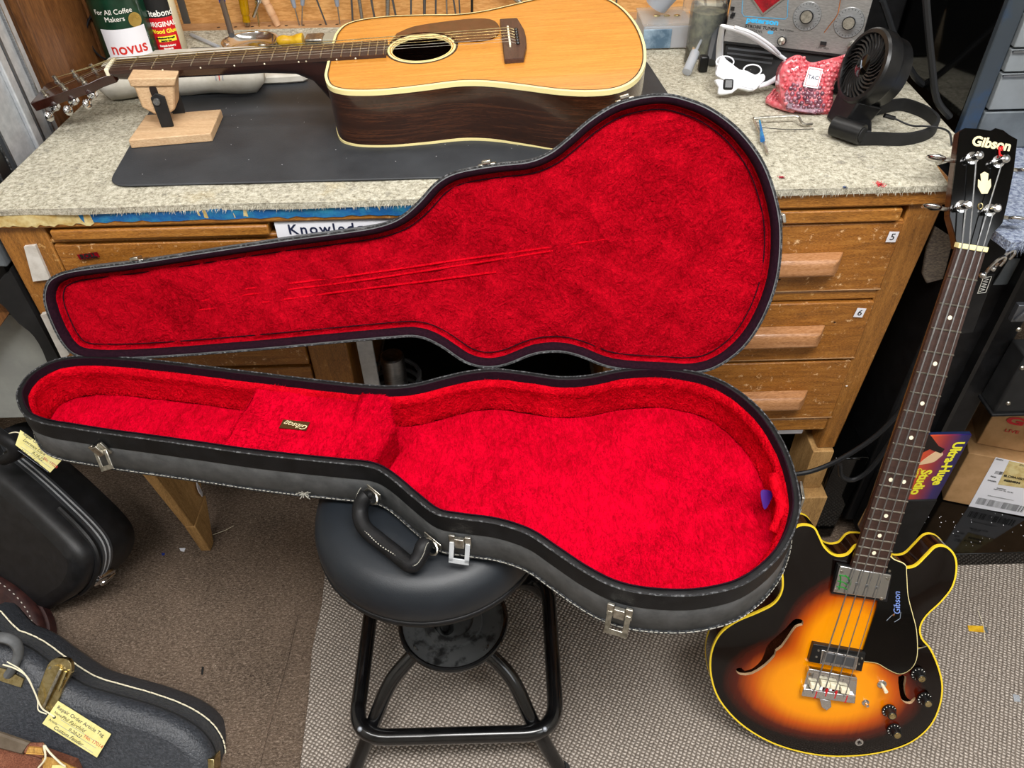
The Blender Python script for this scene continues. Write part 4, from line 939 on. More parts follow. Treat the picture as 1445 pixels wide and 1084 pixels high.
text('headstock_letters', 'Gibson', hmat(1379, 200, 1418, 206), .0185, M['goldink'], head, shear=.15, ext=.0003, bold=.0007)
lc = HF.loc(1389, 259, .0011); up_ = (HF.loc(1389, 240, .0011)-HF.loc(1389, 275, .0011))
LMx = HN @ basis(lc, V((up_.y, -up_.x, 0)), up_)
build('crown_inlay', MB(LMx).prism([(-.004, -.014), (.004, -.014), (.009, -.004), (.0085, .006), (.0045, .003), (.0055, .013), (0, .016), (-.0055, .013), (-.0045, .003), (-.0085, .006), (-.009, -.004)], 0, .0005), M['goldink'], head, label='cream leaf-shaped inlay')
posts = [(1377, 221), (1414, 226), (1362, 290), (1402, 295)]
PL = []
for i, (x, y) in enumerate(posts):
    c = HF.loc(x, y, .010); PL.append(c); s = 1 if i % 2 == 0 else -1
    # which side of the head is outward (local y)
    sy = 1 if HF.loc(1345, y, 0).y > 0 else -1; sgn = sy if i % 2 == 0 else -sy
    t = build('tuner', MB(HN).lathe([(.0085, .001), (.0085, .0025), (.005, .003), (.0045, .014), (.0058, .0145), (.0058, .019), (.0035, .0205), (0, .0205)], (c.x, c.y, 0), 18), M['chrome'], bass, ang=30)
    ey = [abs(HF.loc(x_, y_, 0).y) for x_, y_ in ((1349, 221), (1433, 226), (1343, 290), (1420, 295))][i]
    build('tuner_shaft', MB(HN).tube([(c.x+.004, c.y, -.010), (c.x+.004, sgn*(ey+.012), -.010)], .003, 8), M['nickel'], t)
    kx, ky = c.x+.004, sgn*(ey+.022)
    build('tuner_key', MB(HN).sph((kx, ky, -.010), (.0045, .014, .012), 12), M['chrome'], t)
text('string_flag', 'S', hmat(1408, 212, 1422, 216), .001, M['red_plastic'], head)
c = HF.loc(1412, 213, .001); build('red_thread', MB(HN).tube([(c.x, c.y, .002), (c.x-.006, c.y, .003), (c.x-.004, c.y-.004, .003), (c.x+.006, c.y-.002, .004), (c.x+.014, c.y-.001, .015)], .0014, 6), M['red_plastic'], head)
c = HF.loc(1383, 291, .001); build('truss_ring', MB(HN).tube([(c.x+.004*math.cos(t), c.y+.003*math.sin(t), .0016) for t in [i*PI/6 for i in range(12)]], .0009, 5, closed=True), M['brass'], head)
# pickguard
pg = [(1252, 782), (1262, 790), (1277, 797), (1279, 810), (1281, 840), (1287, 865), (1293, 890), (1294, 925), (1286, 943), (1270, 951), (1252, 944), (1238, 936), (1219, 933), (1213, 931), (1236, 860)]
pgl = [BFo.loc(x, y, .009) for x, y in pg]
pgd = build('pickguard', MB(BM).prism([(p.x, p.y) for p in cat(pgl[1:13], 4, False)+[pgl[13], pgl[14], pgl[0]]], .0078, .0095), M['black_gloss'], bass, label='glossy black pickguard with cream edge')
build('pickguard_edge', MB(BM).tube([(p.x, p.y, .0085) for p in cat(pgl[0:14], 4, False)], .0011, 6), M['ivory'], pgd)
a = BFo.loc(1266, 865, .0097); b2 = BFo.loc(1266, 838, .0097)
text('pickguard_letters', 'Gibson', BM @ basis((a+b2)/2, b2-a, V((-(b2-a).y, (b2-a).x, 0))), .0145, M['periwinkle'], pgd, shear=.3)
for (x0, y0, xm, ym, x1, y1) in ((1251, 876, 1258, 869, 1263, 866), (1262, 878, 1270, 873, 1271, 864)):
    build('logo_line', MB(BM).tube([BFo.loc(x0, y0, .0097), BFo.loc(xm, ym, .0097), BFo.loc(x1, y1, .0097)], .0005, 4), M['greyp'], pgd)
c = BFo.loc(1261, 868, .0097); build('logo_dot', MB(BM).lathe([(0, 0), (.0018, 0), (.0015, .0005), (0, .0006)], c, 8), M['copper'], pgd)
c1_, c2_ = BFo.loc(1293, 916, .008), BFo.loc(1309, 911, -.002); build('guard_bracket', MB(BM).tube([c1_, c2_, c2_+V((.002, 0, -.012))], .0016, 6), M['chrome'], pgd)
build('guard_screw', MB(BM).lathe([(0, 0), (.0024, 0), (.002, .001), (0, .0012)], BFo.loc(1255, 806, .0095), 10), M['nickel'], pgd)
# neck pickup: chrome cover
def bpoly(px, z0, z1, m, par, nm, bev=.0, **k):
    return build(nm, MB(BM).prism([(p.x, p.y) for p in [BFo.loc(x, y, z1) for x, y in px]], z0, z1), m, par, bevel=bev, **k)
npu = bpoly([(1183, 797), (1259, 811), (1252, 850), (1173, 838)], .004, .013, M['black_plastic'], bass, 'neck_pickup', .001)
cov = bpoly([(1186, 799), (1258, 812), (1250, 847), (1176, 836)], .0125, .016, M['chrome'], npu, 'pickup_cover', .0015)
for x, y in ((1188, 807), (1252, 817), (1180, 833), (1244, 845)): build('mount_screw', MB(BM).lathe([(0, 0), (.0028, 0), (.0022, .0013), (0, .0013)], BFo.loc(x, y, .016), 12), M['nickel'], npu)
for x, y in ((1196, 822), (1209, 824), (1223, 827), (1237, 829)): build('pole_screw', MB(BM).lathe([(0, 0), (.0026, 0), (.0022, .0012), (0, .0012)], BFo.loc(x, y, .016), 12), M['steel'], npu)
for x0, y0, x1, y1 in ((1184, 812, 1198, 816), (1182, 820, 1196, 826), (1181, 828, 1195, 832), (1186, 811, 1184, 832), (1193, 812, 1200, 824), (1196, 833, 1201, 818)):
    m1, m2 = BFo.loc(x0, y0, .0162), BFo.loc(x1, y1, .0162); build('green_mark', MB(BM).tube([m1, (m1+m2)/2+V((.001, .0015, 0)), m2], .0011, 5), M['tube_green'], cov)
bpu = bpoly([(1148, 909), (1222, 922), (1216, 948), (1141, 934)], .003, .014, M['black_plastic'], bass, 'bridge_pickup', .001)
bpoly([(1160, 918), (1212, 928), (1208, 946), (1157, 937)], .0135, .017, M['chrome'], bpu, 'pickup_frame', .001)
bpoly([(1165, 921), (1207, 930), (1204, 942), (1162, 934)], .0165, .0178, M['alu_dark'], bpu, 'pickup_insert', .0005)
for x, y in ((1152, 927), (1212, 937), (1155, 918), (1216, 929)): build('mount_screw', MB(BM).lathe([(0, 0), (.002, 0), (.0016, .0012), (0, .0012)], BFo.loc(x, y, .014), 10), M['nickel'], bpu)
bpl = bpoly([(1141, 943), (1210, 958), (1207, 991), (1131, 981)], .004, .011, M['chrome'], bass, 'bass_bridge', .001)
bpoly([(1134, 972), (1208, 983), (1207, 994), (1131, 983)], .004, .018, M['chrome'], bpl, 'tailpiece_bar', .002)
bpoly([(1142, 944), (1210, 957), (1209, 962), (1140, 949)], .010, .020, M['chrome'], bpl, 'mute_bar', .0015)
for i, (x, y) in enumerate(((1150, 970), (1165, 967), (1178, 970), (1193, 976))):
    s_ = bpoly([(x-5, y-4), (x+7, y-2), (x+6, y+5), (x-6, y+3)], .012, .020, M['white_plastic'] if 0 else M['bone'], bpl, 'bridge_saddle', .001)
    c = BFo.loc(x+1, y+9, .016); build('ball_end', MB(BM).tube([c+V((0, -.008, 0)), c+V((0, .006, 0))], .0024, 8), M['redlabel'], s_)
tb = [BFo.loc(x, y, .014) for x, y in ((1156, 985), (1172, 988), (1173, 997), (1166, 1002), (1159, 997))]
build('mute_handle', MB(BM).prism([(p.x, p.y) for p in tb], .012, .016), M['chrome'], bpl, bevel=.001)
build('bridge_screw', MB(BM).lathe([(0, 0), (.003, 0), (.0025, .003), (0, .003)], BFo.loc(1143, 952, .018), 12), M['nickel'], bpl)
for i in range(4):
    px, py = ((1150, 972), (1165, 971), (1179, 974), (1194, 978))[i]; br_ = BFo.loc(px, py, .021)
    nx, ny = ((1357, 349), (1367, 351), (1377, 353), (1386, 355))[i]; nu = BFo.loc(nx, ny, zB+.0035)
    k = (2, 0, 1, 3)[i]; p_ = BM.inverted() @ (HN @ V((PL[k].x, PL[k].y, .012)))
    nu2 = nu+(nu-br_).normalized()*.001
    build('string', MB(BM).tube([br_+V((0, -.012, -.004)), br_, nu2, p_], [.0011, .00095, .00085, .0007][i], 6), M['steel'], bass)
def knob(x, y, zb_=.006):
    c = BFo.loc(x, y, zb_); k = build('control_knob', MB(BM).lathe([(.0, 0), (.0115, 0), (.0118, .003), (.0085, .0035), (.0072, .015), (.0066, .0155), (0, .0155)], c, 20), M['black_plastic'], bass, ang=30)
    build('knob_cap', MB(BM).lathe([(0, 0), (.0056, 0), (.0052, .0008), (.002, .0009), (0, .0006)], c+V((0, 0, .0154)), 14), M['brass'], k)
    for j in range(9):
        a_ = PI*.25+j*PI/6; build('scale_mark', MB(BM).tube([c+V((.0092*math.cos(a_), .0092*math.sin(a_), .0037)), c+V((.0108*math.cos(a_), .0108*math.sin(a_), .0034))], .0005, 3), M['whiteink'], k)
for x, y in ((1295, 950), (1304, 985), (1254, 1002), (1261, 1029)): knob(x, y)
c = BFo.loc(1244, 965, .005); sw = build('toggle_switch', MB(BM).lathe([(0, 0), (.0075, 0), (.0075, .0018), (.005, .003), (0, .003)], c, 18), M['chrome'], bass)
build('switch_tip', MB(BM).tube([c+V((0, 0, .002)), c+V((.001, -.002, .018))], [.0022, .0032], 10), M['bone'], sw)
c = BFo.loc(1221, 991, .005); sw = build('push_button', MB(BM).lathe([(0, 0), (.006, 0), (.006, .0015), (.003, .002), (.0026, .010), (0, .0105)], c, 16), M['chrome'], bass)
c = BFo.loc(1212, 1047, .003); jk = build('output_jack', MB(BM).lathe([(0, 0), (.0072, 0), (.0068, .002), (.004, .0022), (.0036, .001), (0, .001)], c, 18), M['chrome'], bass)
build('jack_hole', MB(BM).lathe([(0, 0), (.003, 0), (0, .0004)], c+V((0, 0, .0012)), 12), M['darkhole'], jk)

# ================================================================ back of the bench: tool board
WB = .80
tb_ = thing('tool_board', 'fir plywood tool board with a drilled wooden rail behind the bench', 'tool board', (-.2, WB+.03, TOP))
def vplane(nm, x0, x1, z0, z1, y0, y1, m, par, **k): return build(nm, MB().box((x0, y0, z0), (x1, y1, z1)), m, par, **k)
vplane('plywood_panel', -.77, .62, .80, 1.30, WB+.045, WB+.06, M['plywood'], tb_)
lz_ = at(352, 40, yy=WB-.0).z
vplane('tool_rail', -.77, .40, lz_-.012, lz_, WB-.005, WB+.044, M['railwood'], tb_, bevel=.002)
vplane('back_board', -.77, .62, TOP+.001, lz_-.013, WB+.025, WB+.044, M['railwood'], tb_)
for i in range(26):
    x = -.62+i*.037; build('peg_hole', MB().lathe([(0, 0), (.004, 0), (0, .0004)], (x, WB+.012, lz_), 8), M['darkhole'], tb_)
def tool(nm, pts, label, cat_='hand tool', segs=None, group='hand tools in the rail'):
    """pts: sight-line points from the tip up, all in the plane of the rail; segs: (length fraction, radius, material)"""
    yy = WB+.010; a, b2 = at(*pts[0], yy=yy), at(*pts[1], yy=yy); a = V((a.x, yy, max(a.z, lz_-.002))); d = (b2-a); L_ = max(d.length*1.9, .13); d.normalize()
    th = thing(nm, label, cat_, a, group); t0 = 0
    for frac, r0, r1, m, pn in segs:
        build(pn, MB().tube([a+d*L_*t0, a+d*L_*(t0+frac*.5), a+d*L_*(t0+frac)], [r0, (r0+r1)/2, r1], 10), M[m], th, ang=50); t0 += frac
    return th
sd = lambda hm, hr=.010, fr=.35: [(fr, .0022, .0022, 'steel', 'shaft'), (.12, hr*.6, hr*.8, hm, 'ferrule'), (1-fr-.12, hr, hr*1.1, hm, 'handle')]
tool('screwdriver', ((349, 36), (343, 0)), 'transparent amber-handled screwdriver hanging tip down in the rail', segs=[(.06, .006, .007, 'nickel', 'ferrule'), (.12, .0085, .007, 'amber', 'neck'), (.6, .009, .012, 'amber', 'handle')])
tool('chisel_handle', ((392, 36), (374, 0)), 'turned pale wooden tool handle standing in the rail', segs=[(.16, .007, .0085, 'turned', 'tip'), (.02, .0075, .0075, 'turned', 'ring'), (.16, .0085, .0085, 'turned', 'collar'), (.02, .0075, .0075, 'turned', 'ring'), (.5, .0085, .0095, 'turned', 'handle')])
tool('scriber', ((366, 38), (361, 2)), 'thin bronze-coloured scriber beside the turned wooden handle', segs=[(1, .0018, .0025, 'brass', 'shaft')])
tool('key_blank', ((358, 24), (366, 0)), 'small chrome socket key hanging beside the amber screwdriver', segs=[(.28, .004, .004, 'chrome', 'barrel'), (.3, .008, .007, 'chrome', 'head')])
tool('screwdriver', ((423, 38), (413, 0)), 'left one of two close navy and grey precision screwdrivers', segs=[(.3, .0013, .0013, 'steel', 'shaft'), (.18, .004, .006, 'greyp', 'ferrule'), (.5, .006, .0075, 'navy', 'handle')])
tool('screwdriver', ((426, 38), (427, 0)), 'right one of two close navy and grey precision screwdrivers', segs=[(.34, .0013, .0013, 'steel', 'shaft'), (.18, .004, .006, 'greyp', 'ferrule'), (.45, .006, .0075, 'navy', 'handle')])
tool('pick_tool', ((461, 36), (447, 0)), 'thin dark steel pick left of the lone navy screwdriver', segs=[(.9, .0017, .0022, 'alu_dark', 'shaft')])
tool('screwdriver', ((480, 36), (475, 0)), 'single navy and grey precision screwdriver between steel picks', segs=[(.3, .0014, .0014, 'steel', 'shaft'), (.16, .004, .0065, 'greyp', 'ferrule'), (.5, .007, .008, 'navy', 'handle')])
tool('file_tool', ((498, 35), (496, 0)), 'blue-topped steel needle file', segs=[(.55, .0021, .0024, 'alu_dark', 'shaft'), (.4, .004, .004, 'blue_plastic', 'handle')])
names = [(512, 507, .0035, 'wide grey file with flat sides right of the blue-topped file'), (530, 524, .0022, 'thin dark file next right of the wide grey file'), (547, 547, .0042, 'broad pale grey scraper blade between two dark files'),
         (561, 554, .0022, 'slanted dark rod right of the broad grey scraper'), (580, 580, .0020, 'straight black rod over the waist of the acoustic guitar'), (599, 599, .0030, 'dark flat file above the guitar pickguard'),
         (615, 615, .0020, 'thin steel rod above the guitar pickguard'), (631, 630, .0018, 'polished steel rod above the middle of the pickguard'), (645, 640, .0018, 'slender tapered awl above the pickguard end')]
for i, (xb, xt, r, lab) in enumerate(names):
    tool(('file_tool', 'rod', 'scraper')[0 if 'file' in lab else 2 if 'scraper' in lab else 1], ((xb, 34), (xt, 0)), lab, segs=[(1, r, r*1.3, 'steel' if i in (0, 2, 7) else 'alu_dark', 'shaft')])
tool('cotton_swab', ((649, 20), (648, 2)), 'small cream-tipped swab standing above the guitar waist', 'swab', segs=[(.3, .0016, .0016, 'alu_dark', 'stem'), (.3, .0028, .0028, 'bone', 'tip')])
tool('rod', ((666, 18), (666, 6)), 'short black rod standing right of the cream-tipped swab', segs=[(.5, .0028, .0028, 'black_plastic', 'shaft')])
tool('pliers', ((745, 12), (730, 0)), 'orange-handled pliers just above the acoustic guitar edge', segs=[(.3, .006, .006, 'nickel', 'jaw'), (.6, .008, .008, 'red_plastic', 'handle')])
for x, lab in ((795, 'thin steel rod above the lower bout of the guitar'), (868, 'black-handled tool right of the guitar lower bout')):
    tool('rod', ((x, 22), (x+2, 0)), lab, segs=[(1, .002, .003, 'alu_dark', 'shaft')])
# blue and grey marker leaning in the dish
pa, pb = at(327, 50, z=FT+.03), at(313, 0, yy=WB-.03)
mk = thing('marker_pen', 'grey and blue slim tool leaning in the metal dish', 'marker', pa)
build('barrel', MB().tube([pa, pa.lerp(pb, .9), pa.lerp(pb, 1.6)], .0058, 10), M['alu_dark'], mk)
build('clip', MB().tube([pa.lerp(pb, .12)+V((0, -.0055, 0)), pa.lerp(pb, .42)+V((0, -.0055, 0))], .0028, 6), M['blue_plastic'], mk)
build('cap', MB().tube([pa.lerp(pb, .95), pa.lerp(pb, 1.1)], .0068, 10), M['blue_plastic'], mk)
# round lid / dish
dc_ = at(354, 62, z=FT+.012)
dd_ = thing('metal_dish', 'shallow shiny round metal lid holding small parts on the bench', 'dish', (dc_.x, dc_.y, FT+.001))
build('bowl', MB().lathe([(0, .001), (.036, .001), (.048, .004), (.054, .016), (.057, .017), (.057, .0185), (.053, .018), (.046, .007), (.035, .004), (0, .004)], (dc_.x, dc_.y, FT+.001), 40), M['chrome'], dd_, ang=50)
for x, y in ((.01, -.01), (.02, .005), (-.02, -.02)): build('small_part', MB().sph((dc_.x+x, dc_.y+y, FT+.008), (.008, .004, .003), 8), M['nickel'], dd_)
# paint brush
a, b2, c, d, e = [at(x, y, z=MT+.012) for x, y in ((391, 58), (428, 57), (432, 57), (457, 56), (487, 50))]
pb_ = thing('paint_brush', 'flat paint brush with yellow handle and grey bristles', 'brush', (b2.x, b2.y, MT))
build('handle', MB().tube(cat([a, a.lerp(b2, .35), a.lerp(b2, .7), b2], 4, False), [.006, .009, .0105, .011, .0105, .0095, .009, .0095, .011, .0125, .013, .014, .014][:13], 12, flat=1), M['yellow'], pb_, ang=60)
dx = (d-c).normalized(); dyv = V((-dx.y, dx.x, 0))
build('ferrule', MB().hexa([c-dyv*.018-V((0, 0, .010)), d-dyv*.021-V((0, 0, .010)), d+dyv*.021-V((0, 0, .010)), c+dyv*.018-V((0, 0, .010)), c-dyv*.018+V((0, 0, .008)), d-dyv*.021+V((0, 0, .008)), d+dyv*.021+V((0, 0, .008)), c+dyv*.018+V((0, 0, .008))]), M['nickel'], pb_, bevel=.003)
build('bristles', MB().hexa([d-dyv*.02-V((0, 0, .009)), e-dyv*.026-V((0, 0, .010)), e+dyv*.026-V((0, 0, .010)), d+dyv*.02-V((0, 0, .009)), d-dyv*.02+V((0, 0, .007)), e-dyv*.026+V((0, 0, .001)), e+dyv*.026+V((0, 0, .001)), d+dyv*.02+V((0, 0, .007))]), M['bristle'], pb_, bevel=.002)
# plastic rod lying left of the dish
p0, p1 = at(270, 49, z=FT+.006), at(308, 66, z=FT+.006)
build('plastic_rod', MB().tube([p0, p1], .004, 8), M['frost'], label='clear plastic rod lying between glue bottle and dish', cat='rod')
# canvas roll
p0, p1 = at(140, 118, z=FT+.028), at(372, 106, z=MT+.026)
rp_ = cat([p0, p0.lerp(p1, .33)+V((0, .008, 0)), p0.lerp(p1, .66), p1], 6, False); n = len(rp_)
rr_ = [.024+.006*math.sin(i*.9)*.4+.004 for i in range(n)]; rr_[0] = .014; rr_[-1] = .012
rl = thing('canvas_roll', 'rolled off-white cotton bag lying under the acoustic guitar neck', 'cloth bag', (-.5, .34, FT))
build('roll', MB().tube(rp_, rr_, 16, flat=.9), M['canvas'], rl, ang=70)
pv = [at(x, y, z=FT+.022) for x, y in ((150, 82), (180, 72), (300, 66), (380, 66), (430, 96), (400, 106), (200, 110), (140, 104))]
build('cloth_flap', MB().prism([(p.x, p.y) for p in cat(pv, 3)], FT+.006, FT+.021, .003), M['canvas'], rl)
q = p0.lerp(p1, .76)
for dx_, mm in ((0, M['redink']), (.006, M['greyp']), (-.006, M['greyp'])):
    c = q+V((dx_, 0, 0)); build('print_band', MB().tube([c+V((0, -.0275*math.sin(t), .0262*math.cos(t))) for t in [.2+i*.15 for i in range(9)]], .0008, 4), mm, rl)
# coffee can
cc = at(184, 84, z=FT+.001); cr = .051; cc = V((cc.x+.010, cc.y+.0, FT+.001))
can = thing('coffee_can', 'dark green coffee can with a white paper label lettered novus', 'can', cc)
build('can_body', MB().lathe([(0, 0), (cr, 0), (cr+.001, .002), (cr, .004), (cr, .156), (cr+.001, .158), (cr, .16), (0, .16)], cc, 48), M['green'], can, ang=40)
dirc = (CAMP-cc); ca = math.atan2(dirc.y, dirc.x)
def wrapper(r): return lambda c: V((r*math.sin(c.x/r), c.y, c.z+r*(math.cos(c.x/r)-1)))
def curved(nm, cen, r, a0, a1, z0, z1, m, par, n=16, th=.0008, **k):
    R = [[(cen.x+(r+t)*math.cos(a0+(a1-a0)*i/n), cen.y+(r+t)*math.sin(a0+(a1-a0)*i/n), cen.z+z) for t, z in ((0, z0), (th, z0), (th, z1), (0, z1))] for i in range(n+1)]
    return build(nm, MB().rings(R), m, par, ang=50, **k)
def cylmat(cen, r, ang, z): 
    o = cen+V((r*math.cos(ang), r*math.sin(ang), z)); return basis(o, V((-math.sin(ang), math.cos(ang), 0)), (0, 0, 1))
pl_ = curved('paper_label', cen=cc, r=cr, a0=ca-.95, a1=ca+.75, z0=.012, z1=.072, m=M['paper'], par=can)
text('label_letters', 'novus', cylmat(cc, cr+.0012, ca-.08, .036), .030, M['redink'], can, warp=wrapper(cr), bold=.0004)
text('can_letters', 'For All Coffee\nMakers', cylmat(cc, cr+.0006, ca-.25, .096), .0125, M['whiteink'], can, warp=wrapper(cr))
build('gold_emblem', MB(cylmat(cc, cr-.003, ca+.45, .084)).lathe([(.012, .002), (.013, .0035), (.0115, .0035), (.010, .003)], n=24), M['gold'], can)
for i in range(11):
    a_ = PI*i/10; m4 = cylmat(cc, cr+.0004, ca+.45, .084); build('gold_ray', MB(m4).tube([(.004*math.cos(a_), .004*math.sin(a_), 0), (.011*math.cos(a_), .011*math.sin(a_), 0)], .0006, 4), M['gold'], can)
# dark ring behind the can
p = at(146, 52, z=FT+.05); build('black_strap_loop', MB().tube([p+V((.03*math.cos(t), .01*math.sin(t), .04*math.sin(t)+.0)) for t in [i*PI/12 for i in range(24)]], .004, 8, closed=True, flat=.5), M['cable'], label='black strap loop hanging left of the coffee can', cat='strap')
# glue bottle
gcn = at(243, 74, z=FT+.001); gcn = V((gcn.x, gcn.y, FT+.001)); gr = .032
gb = thing('glue_bottle', 'cream wood-glue bottle with red and yellow label', 'bottle', gcn)
build('bottle_body', MB().lathe([(0, 0), (gr*.95, 0), (gr, .004), (gr, .15), (gr*.8, .17), (.014, .19), (.012, .2), (0, .2)], gcn, 32), M['cream'], gb, ang=50)
dirc = CAMP-gcn; ga = math.atan2(dirc.y, dirc.x)
curved('red_label', gcn, gr, ga-1.0, ga+.65, .006, .075, M['redlabel'], gb); curved('black_label', gcn, gr, ga-1.0, ga+.65, .0755, .12, M['inkblack'], gb)
curved('yellow_band', gcn, gr+.0009, ga-.55, ga+.5, .031, .041, M['yellowink'], gb, th=.0006)
for s, z, sz, m in (('ORIGINAL', .063, .0125, 'whiteink'), ('Wood Glue', .050, .0105, 'yellowink'), ('Titebond', .083, .0155, 'whiteink'), ('Professional Strength', .038, .0042, 'inkblack'), ('Interior Use', .033, .004, 'inkblack'), ('Exceeds Industry', .0235, .0045, 'whiteink'), ('Standards', .018, .0045, 'whiteink')):
    text('bottle_letters', s, cylmat(gcn, gr+(.0018 if 'Pro' in s or 'Int' in s else .001), ga-.12, z), sz, M[m], gb, warp=wrapper(gr), bold=.0003)
build('spout_blade', MB().box((gcn.x+.02, gcn.y+.05, TOP+.05), (gcn.x+.034, gcn.y+.054, TOP+.23)), M['alu_dark'], label='grey steel rule standing behind the glue bottle', cat='ruler')

# right side of the bench back: clear box, cup, vial, rules, pipette
bx = at(905, 72, z=FT+.001)
pbx = thing('plastic_box', 'clear plastic parts box at the back of the bench beside the guitar', 'storage box', (.33, .66, FT+.001))
x0, x1, y0, y1 = bx.x+.002, at(975, 70, z=FT).x, .60, .70
build('box_wall', MB().box((x0, y0, FT+.002), (x1, y1, FT+.045)), M['frost'], pbx, bevel=.003)
build('box_lid', MB().box((x0-.002, y0-.002, FT+.046), (x1+.002, y1+.002, FT+.050)), M['glass'], pbx, bevel=.001)
build('box_content', MB().box((x0-.0, y0-.003, FT+.004), (x0+.055, y0-.0005, FT+.040)), mat('blue_grey_packet', '#4c6478', .3, var=('#8fa4b4', 30)), pbx, bevel=.001)
for i in range(3): build('small_part', MB().sph((x0+.03+i*.02, y0+.04, FT+.052), (.007, .004, .002), 7), M['brass'], pbx)
cp = V((x0+.03, .66, FT+.052))
cup = thing('plastic_cup', 'translucent plastic cup lying tilted on the clear box', 'cup', cp)
build('cup_wall', MB().lathe([(0, 0), (.022, 0), (.030, .045), (.032, .046), (.0305, .0465), (.029, .045), (.021, .002), (0, .002)], cp+V((0, 0, .012)), 28, (.4, -.1, .75)), M['frost'], cup, ang=50)
vp = V((x0+.095, .67, FT+.052)); vl = thing('glass_vial', 'small clear vial with red contents on the clear box', 'vial', vp)
build('vial_body', MB().lathe([(0, 0), (.009, 0), (.009, .03), (.011, .034), (.011, .06), (.005, .07), (0, .07)], vp, 18), M['glass'], vl); build('red_stopper', MB().lathe([(0, .035), (.006, .035), (.006, .042), (0, .042)], vp, 12), M['red_plastic'], vl)
build('red_stopper', MB().lathe([(0, .058), (.008, .058), (.008, .066), (0, .066)], vp+V((0, 0, .013)), 12), M['red_plastic'], vl)
jp = V((x0+.125, .69, FT+.052)); jr = thing('small_jar', 'small jar with a black screw lid behind the steel rule', 'jar', jp)
build('jar_body', MB().lathe([(0, 0), (.012, 0), (.012, .02), (0, .021)], jp, 18), M['frost'], jr); build('jar_lid', MB().lathe([(0, .022), (.013, .022), (.013, .034), (0, .035)], jp, 18), M['black_plastic'], jr)
def rodthing(nm, x0_, y0_, x1_, y1_, z0_, yy1, r, m, lab, cat_, flat=1, ext=1.0, n=8):
    a = at(x0_, y0_, z=z0_); b2 = at(x1_, y1_, yy=yy1); return build(nm, MB().tube([a, a+(b2-a)*ext], r, n, flat=flat, up=(0, -1, .3) if flat != 1 else None), M[m] if isinstance(m, str) else m, label=lab, cat=cat_)
rodthing('steel_rule', 968, 90, 988, 0, FT+.003, .72, .006, 'nickel', 'polished steel rule leaning at the back of the bench', 'ruler', .18, 1.3)
rodthing('steel_rule', 974, 96, 996, 0, FT+.003, .70, .0045, 'pine', 'thin pale wooden stick leaning in front of the steel rule', 'stick', .3, 1.3)
a, b2 = at(969, 102, z=FT+.008), at(981, 74, z=FT+.03); c = at(1003, 30, yy=.62)
pp = thing('pipette', 'clear plastic pipette leaning against dark tubes', 'pipette', a)
build('bulb', MB().tube(cat([a, a.lerp(b2, .1), a.lerp(b2, .9), b2], 3, False), [.004]+[.0085]*8+[.003], 12), M['frost'], pp, ang=60); build('stem', MB().tube([b2, c], [.0028, .0018], 8), M['frost'], pp)
g = MB()
jar2 = at(990, 90, z=FT+.001)
gj = thing('glass_jar', 'square glass jar crowded with dark tools at the back of the bench', 'jar', jar2)
jx, jy = jar2.x+.012, jar2.y+.05
build('jar_body', MB().lathe([(0, 0), (.032, 0), (.034, .004), (.034, .09), (.03, .1), (.03, .104), (0, .104)], (jx, jy, FT+.001), 20), M['glass'], gj)
build('jar_contents', MB().lathe([(0, .004), (.03, .004), (.03, .08), (0, .085)], (jx, jy, FT+.001), 14), mat('olive_grey_contents', '#4a4a3c', .6, var=('#7c7a60', 60)), gj)
tls = [(1003, 88, 1022, 0, .011, 'alu_dark', 'grey metal tube leaning beside the strobe tuner'), (1012, 70, 1019, 0, .006, 'cable', 'black rubber lead hanging down beside the jar'), (1024, 95, 1018, 0, .010, 'black_plastic', 'thick black bar standing left of the strobe tuner'), (1009, 86, 998, 18, .0025, 'cable', 'thin black wire drooping over the jar')]
for x0_, y0_, x1_, y1_, r, m, lab in tls: rodthing('lead' if 'lead' in lab or 'wire' in lab else 'bar', x0_, y0_, x1_, y1_, FT+r, .60, r, m, lab, 'cable' if 'lead' in lab or 'wire' in lab else 'bar', ext=1.3)
p = at(993, 86, z=FT+.02); build('black_clip', MB().box((p.x-.008, p.y-.008, FT+.001), (p.x+.008, p.y+.008, FT+.03)), M['black_plastic'], bevel=.003, label='small black clip standing at the foot of the jar', cat='clip')
p = at(1002, 15, yy=.66); build('yellowed_switch', MB().box((p.x-.02, .66, p.z-.015), (p.x+.015, .68, p.z+.014)), M['bone'], bevel=.003, label='cream plug body above the glass jar', cat='plug')

# ---- strobe tuner
tw = V((at(1019, 118, z=FT+.001).x, at(1019, 118, z=FT+.001).y, FT+.001)); yaw = math.radians(-24)
t0 = at(1090, 123, z=FT+.001)
TX = V((math.cos(yaw), math.sin(yaw), 0)); TY = V((-math.sin(yaw), math.cos(yaw), 0))
tilt = math.radians(12); TZ = (V((0, 0, 1))*math.cos(tilt)+TY*math.sin(tilt)); TN = TX.cross(TZ)   # panel leans back
o = V((t0.x, t0.y, FT+.001)); o = o+TX*(-(o-V((at(1022, 108, z=FT).x, 0, 0))).x)
TFm = Frame(o+V((0, 0, 0)), TX, TZ, TN)
W_, H_ = .205, .20
tu = thing('strobe_tuner', 'grey panelled strobe tuner with two large dials and a red window', 'tuner', basis(o, TX, TY))
TM = TFm.mat()
p1, p2 = TFm.loc(1021, 57), TFm.loc(1188, 79); pe = TFm.loc(1210, 76); pt = TFm.loc(1231, 2)
print('tuner', p1, p2, pe, pt)
px0, px1, pz0, pz1 = p1.x, pt.x+.0, (p1.y+p2.y)/2, (p1.y+p2.y)/2+.15
cas = build('cabinet', MB(TM).box((px0+.002, .002, -.17), (px1-.002, pz1-.002, -.004)), M['black_matte'], tu, bevel=.004)
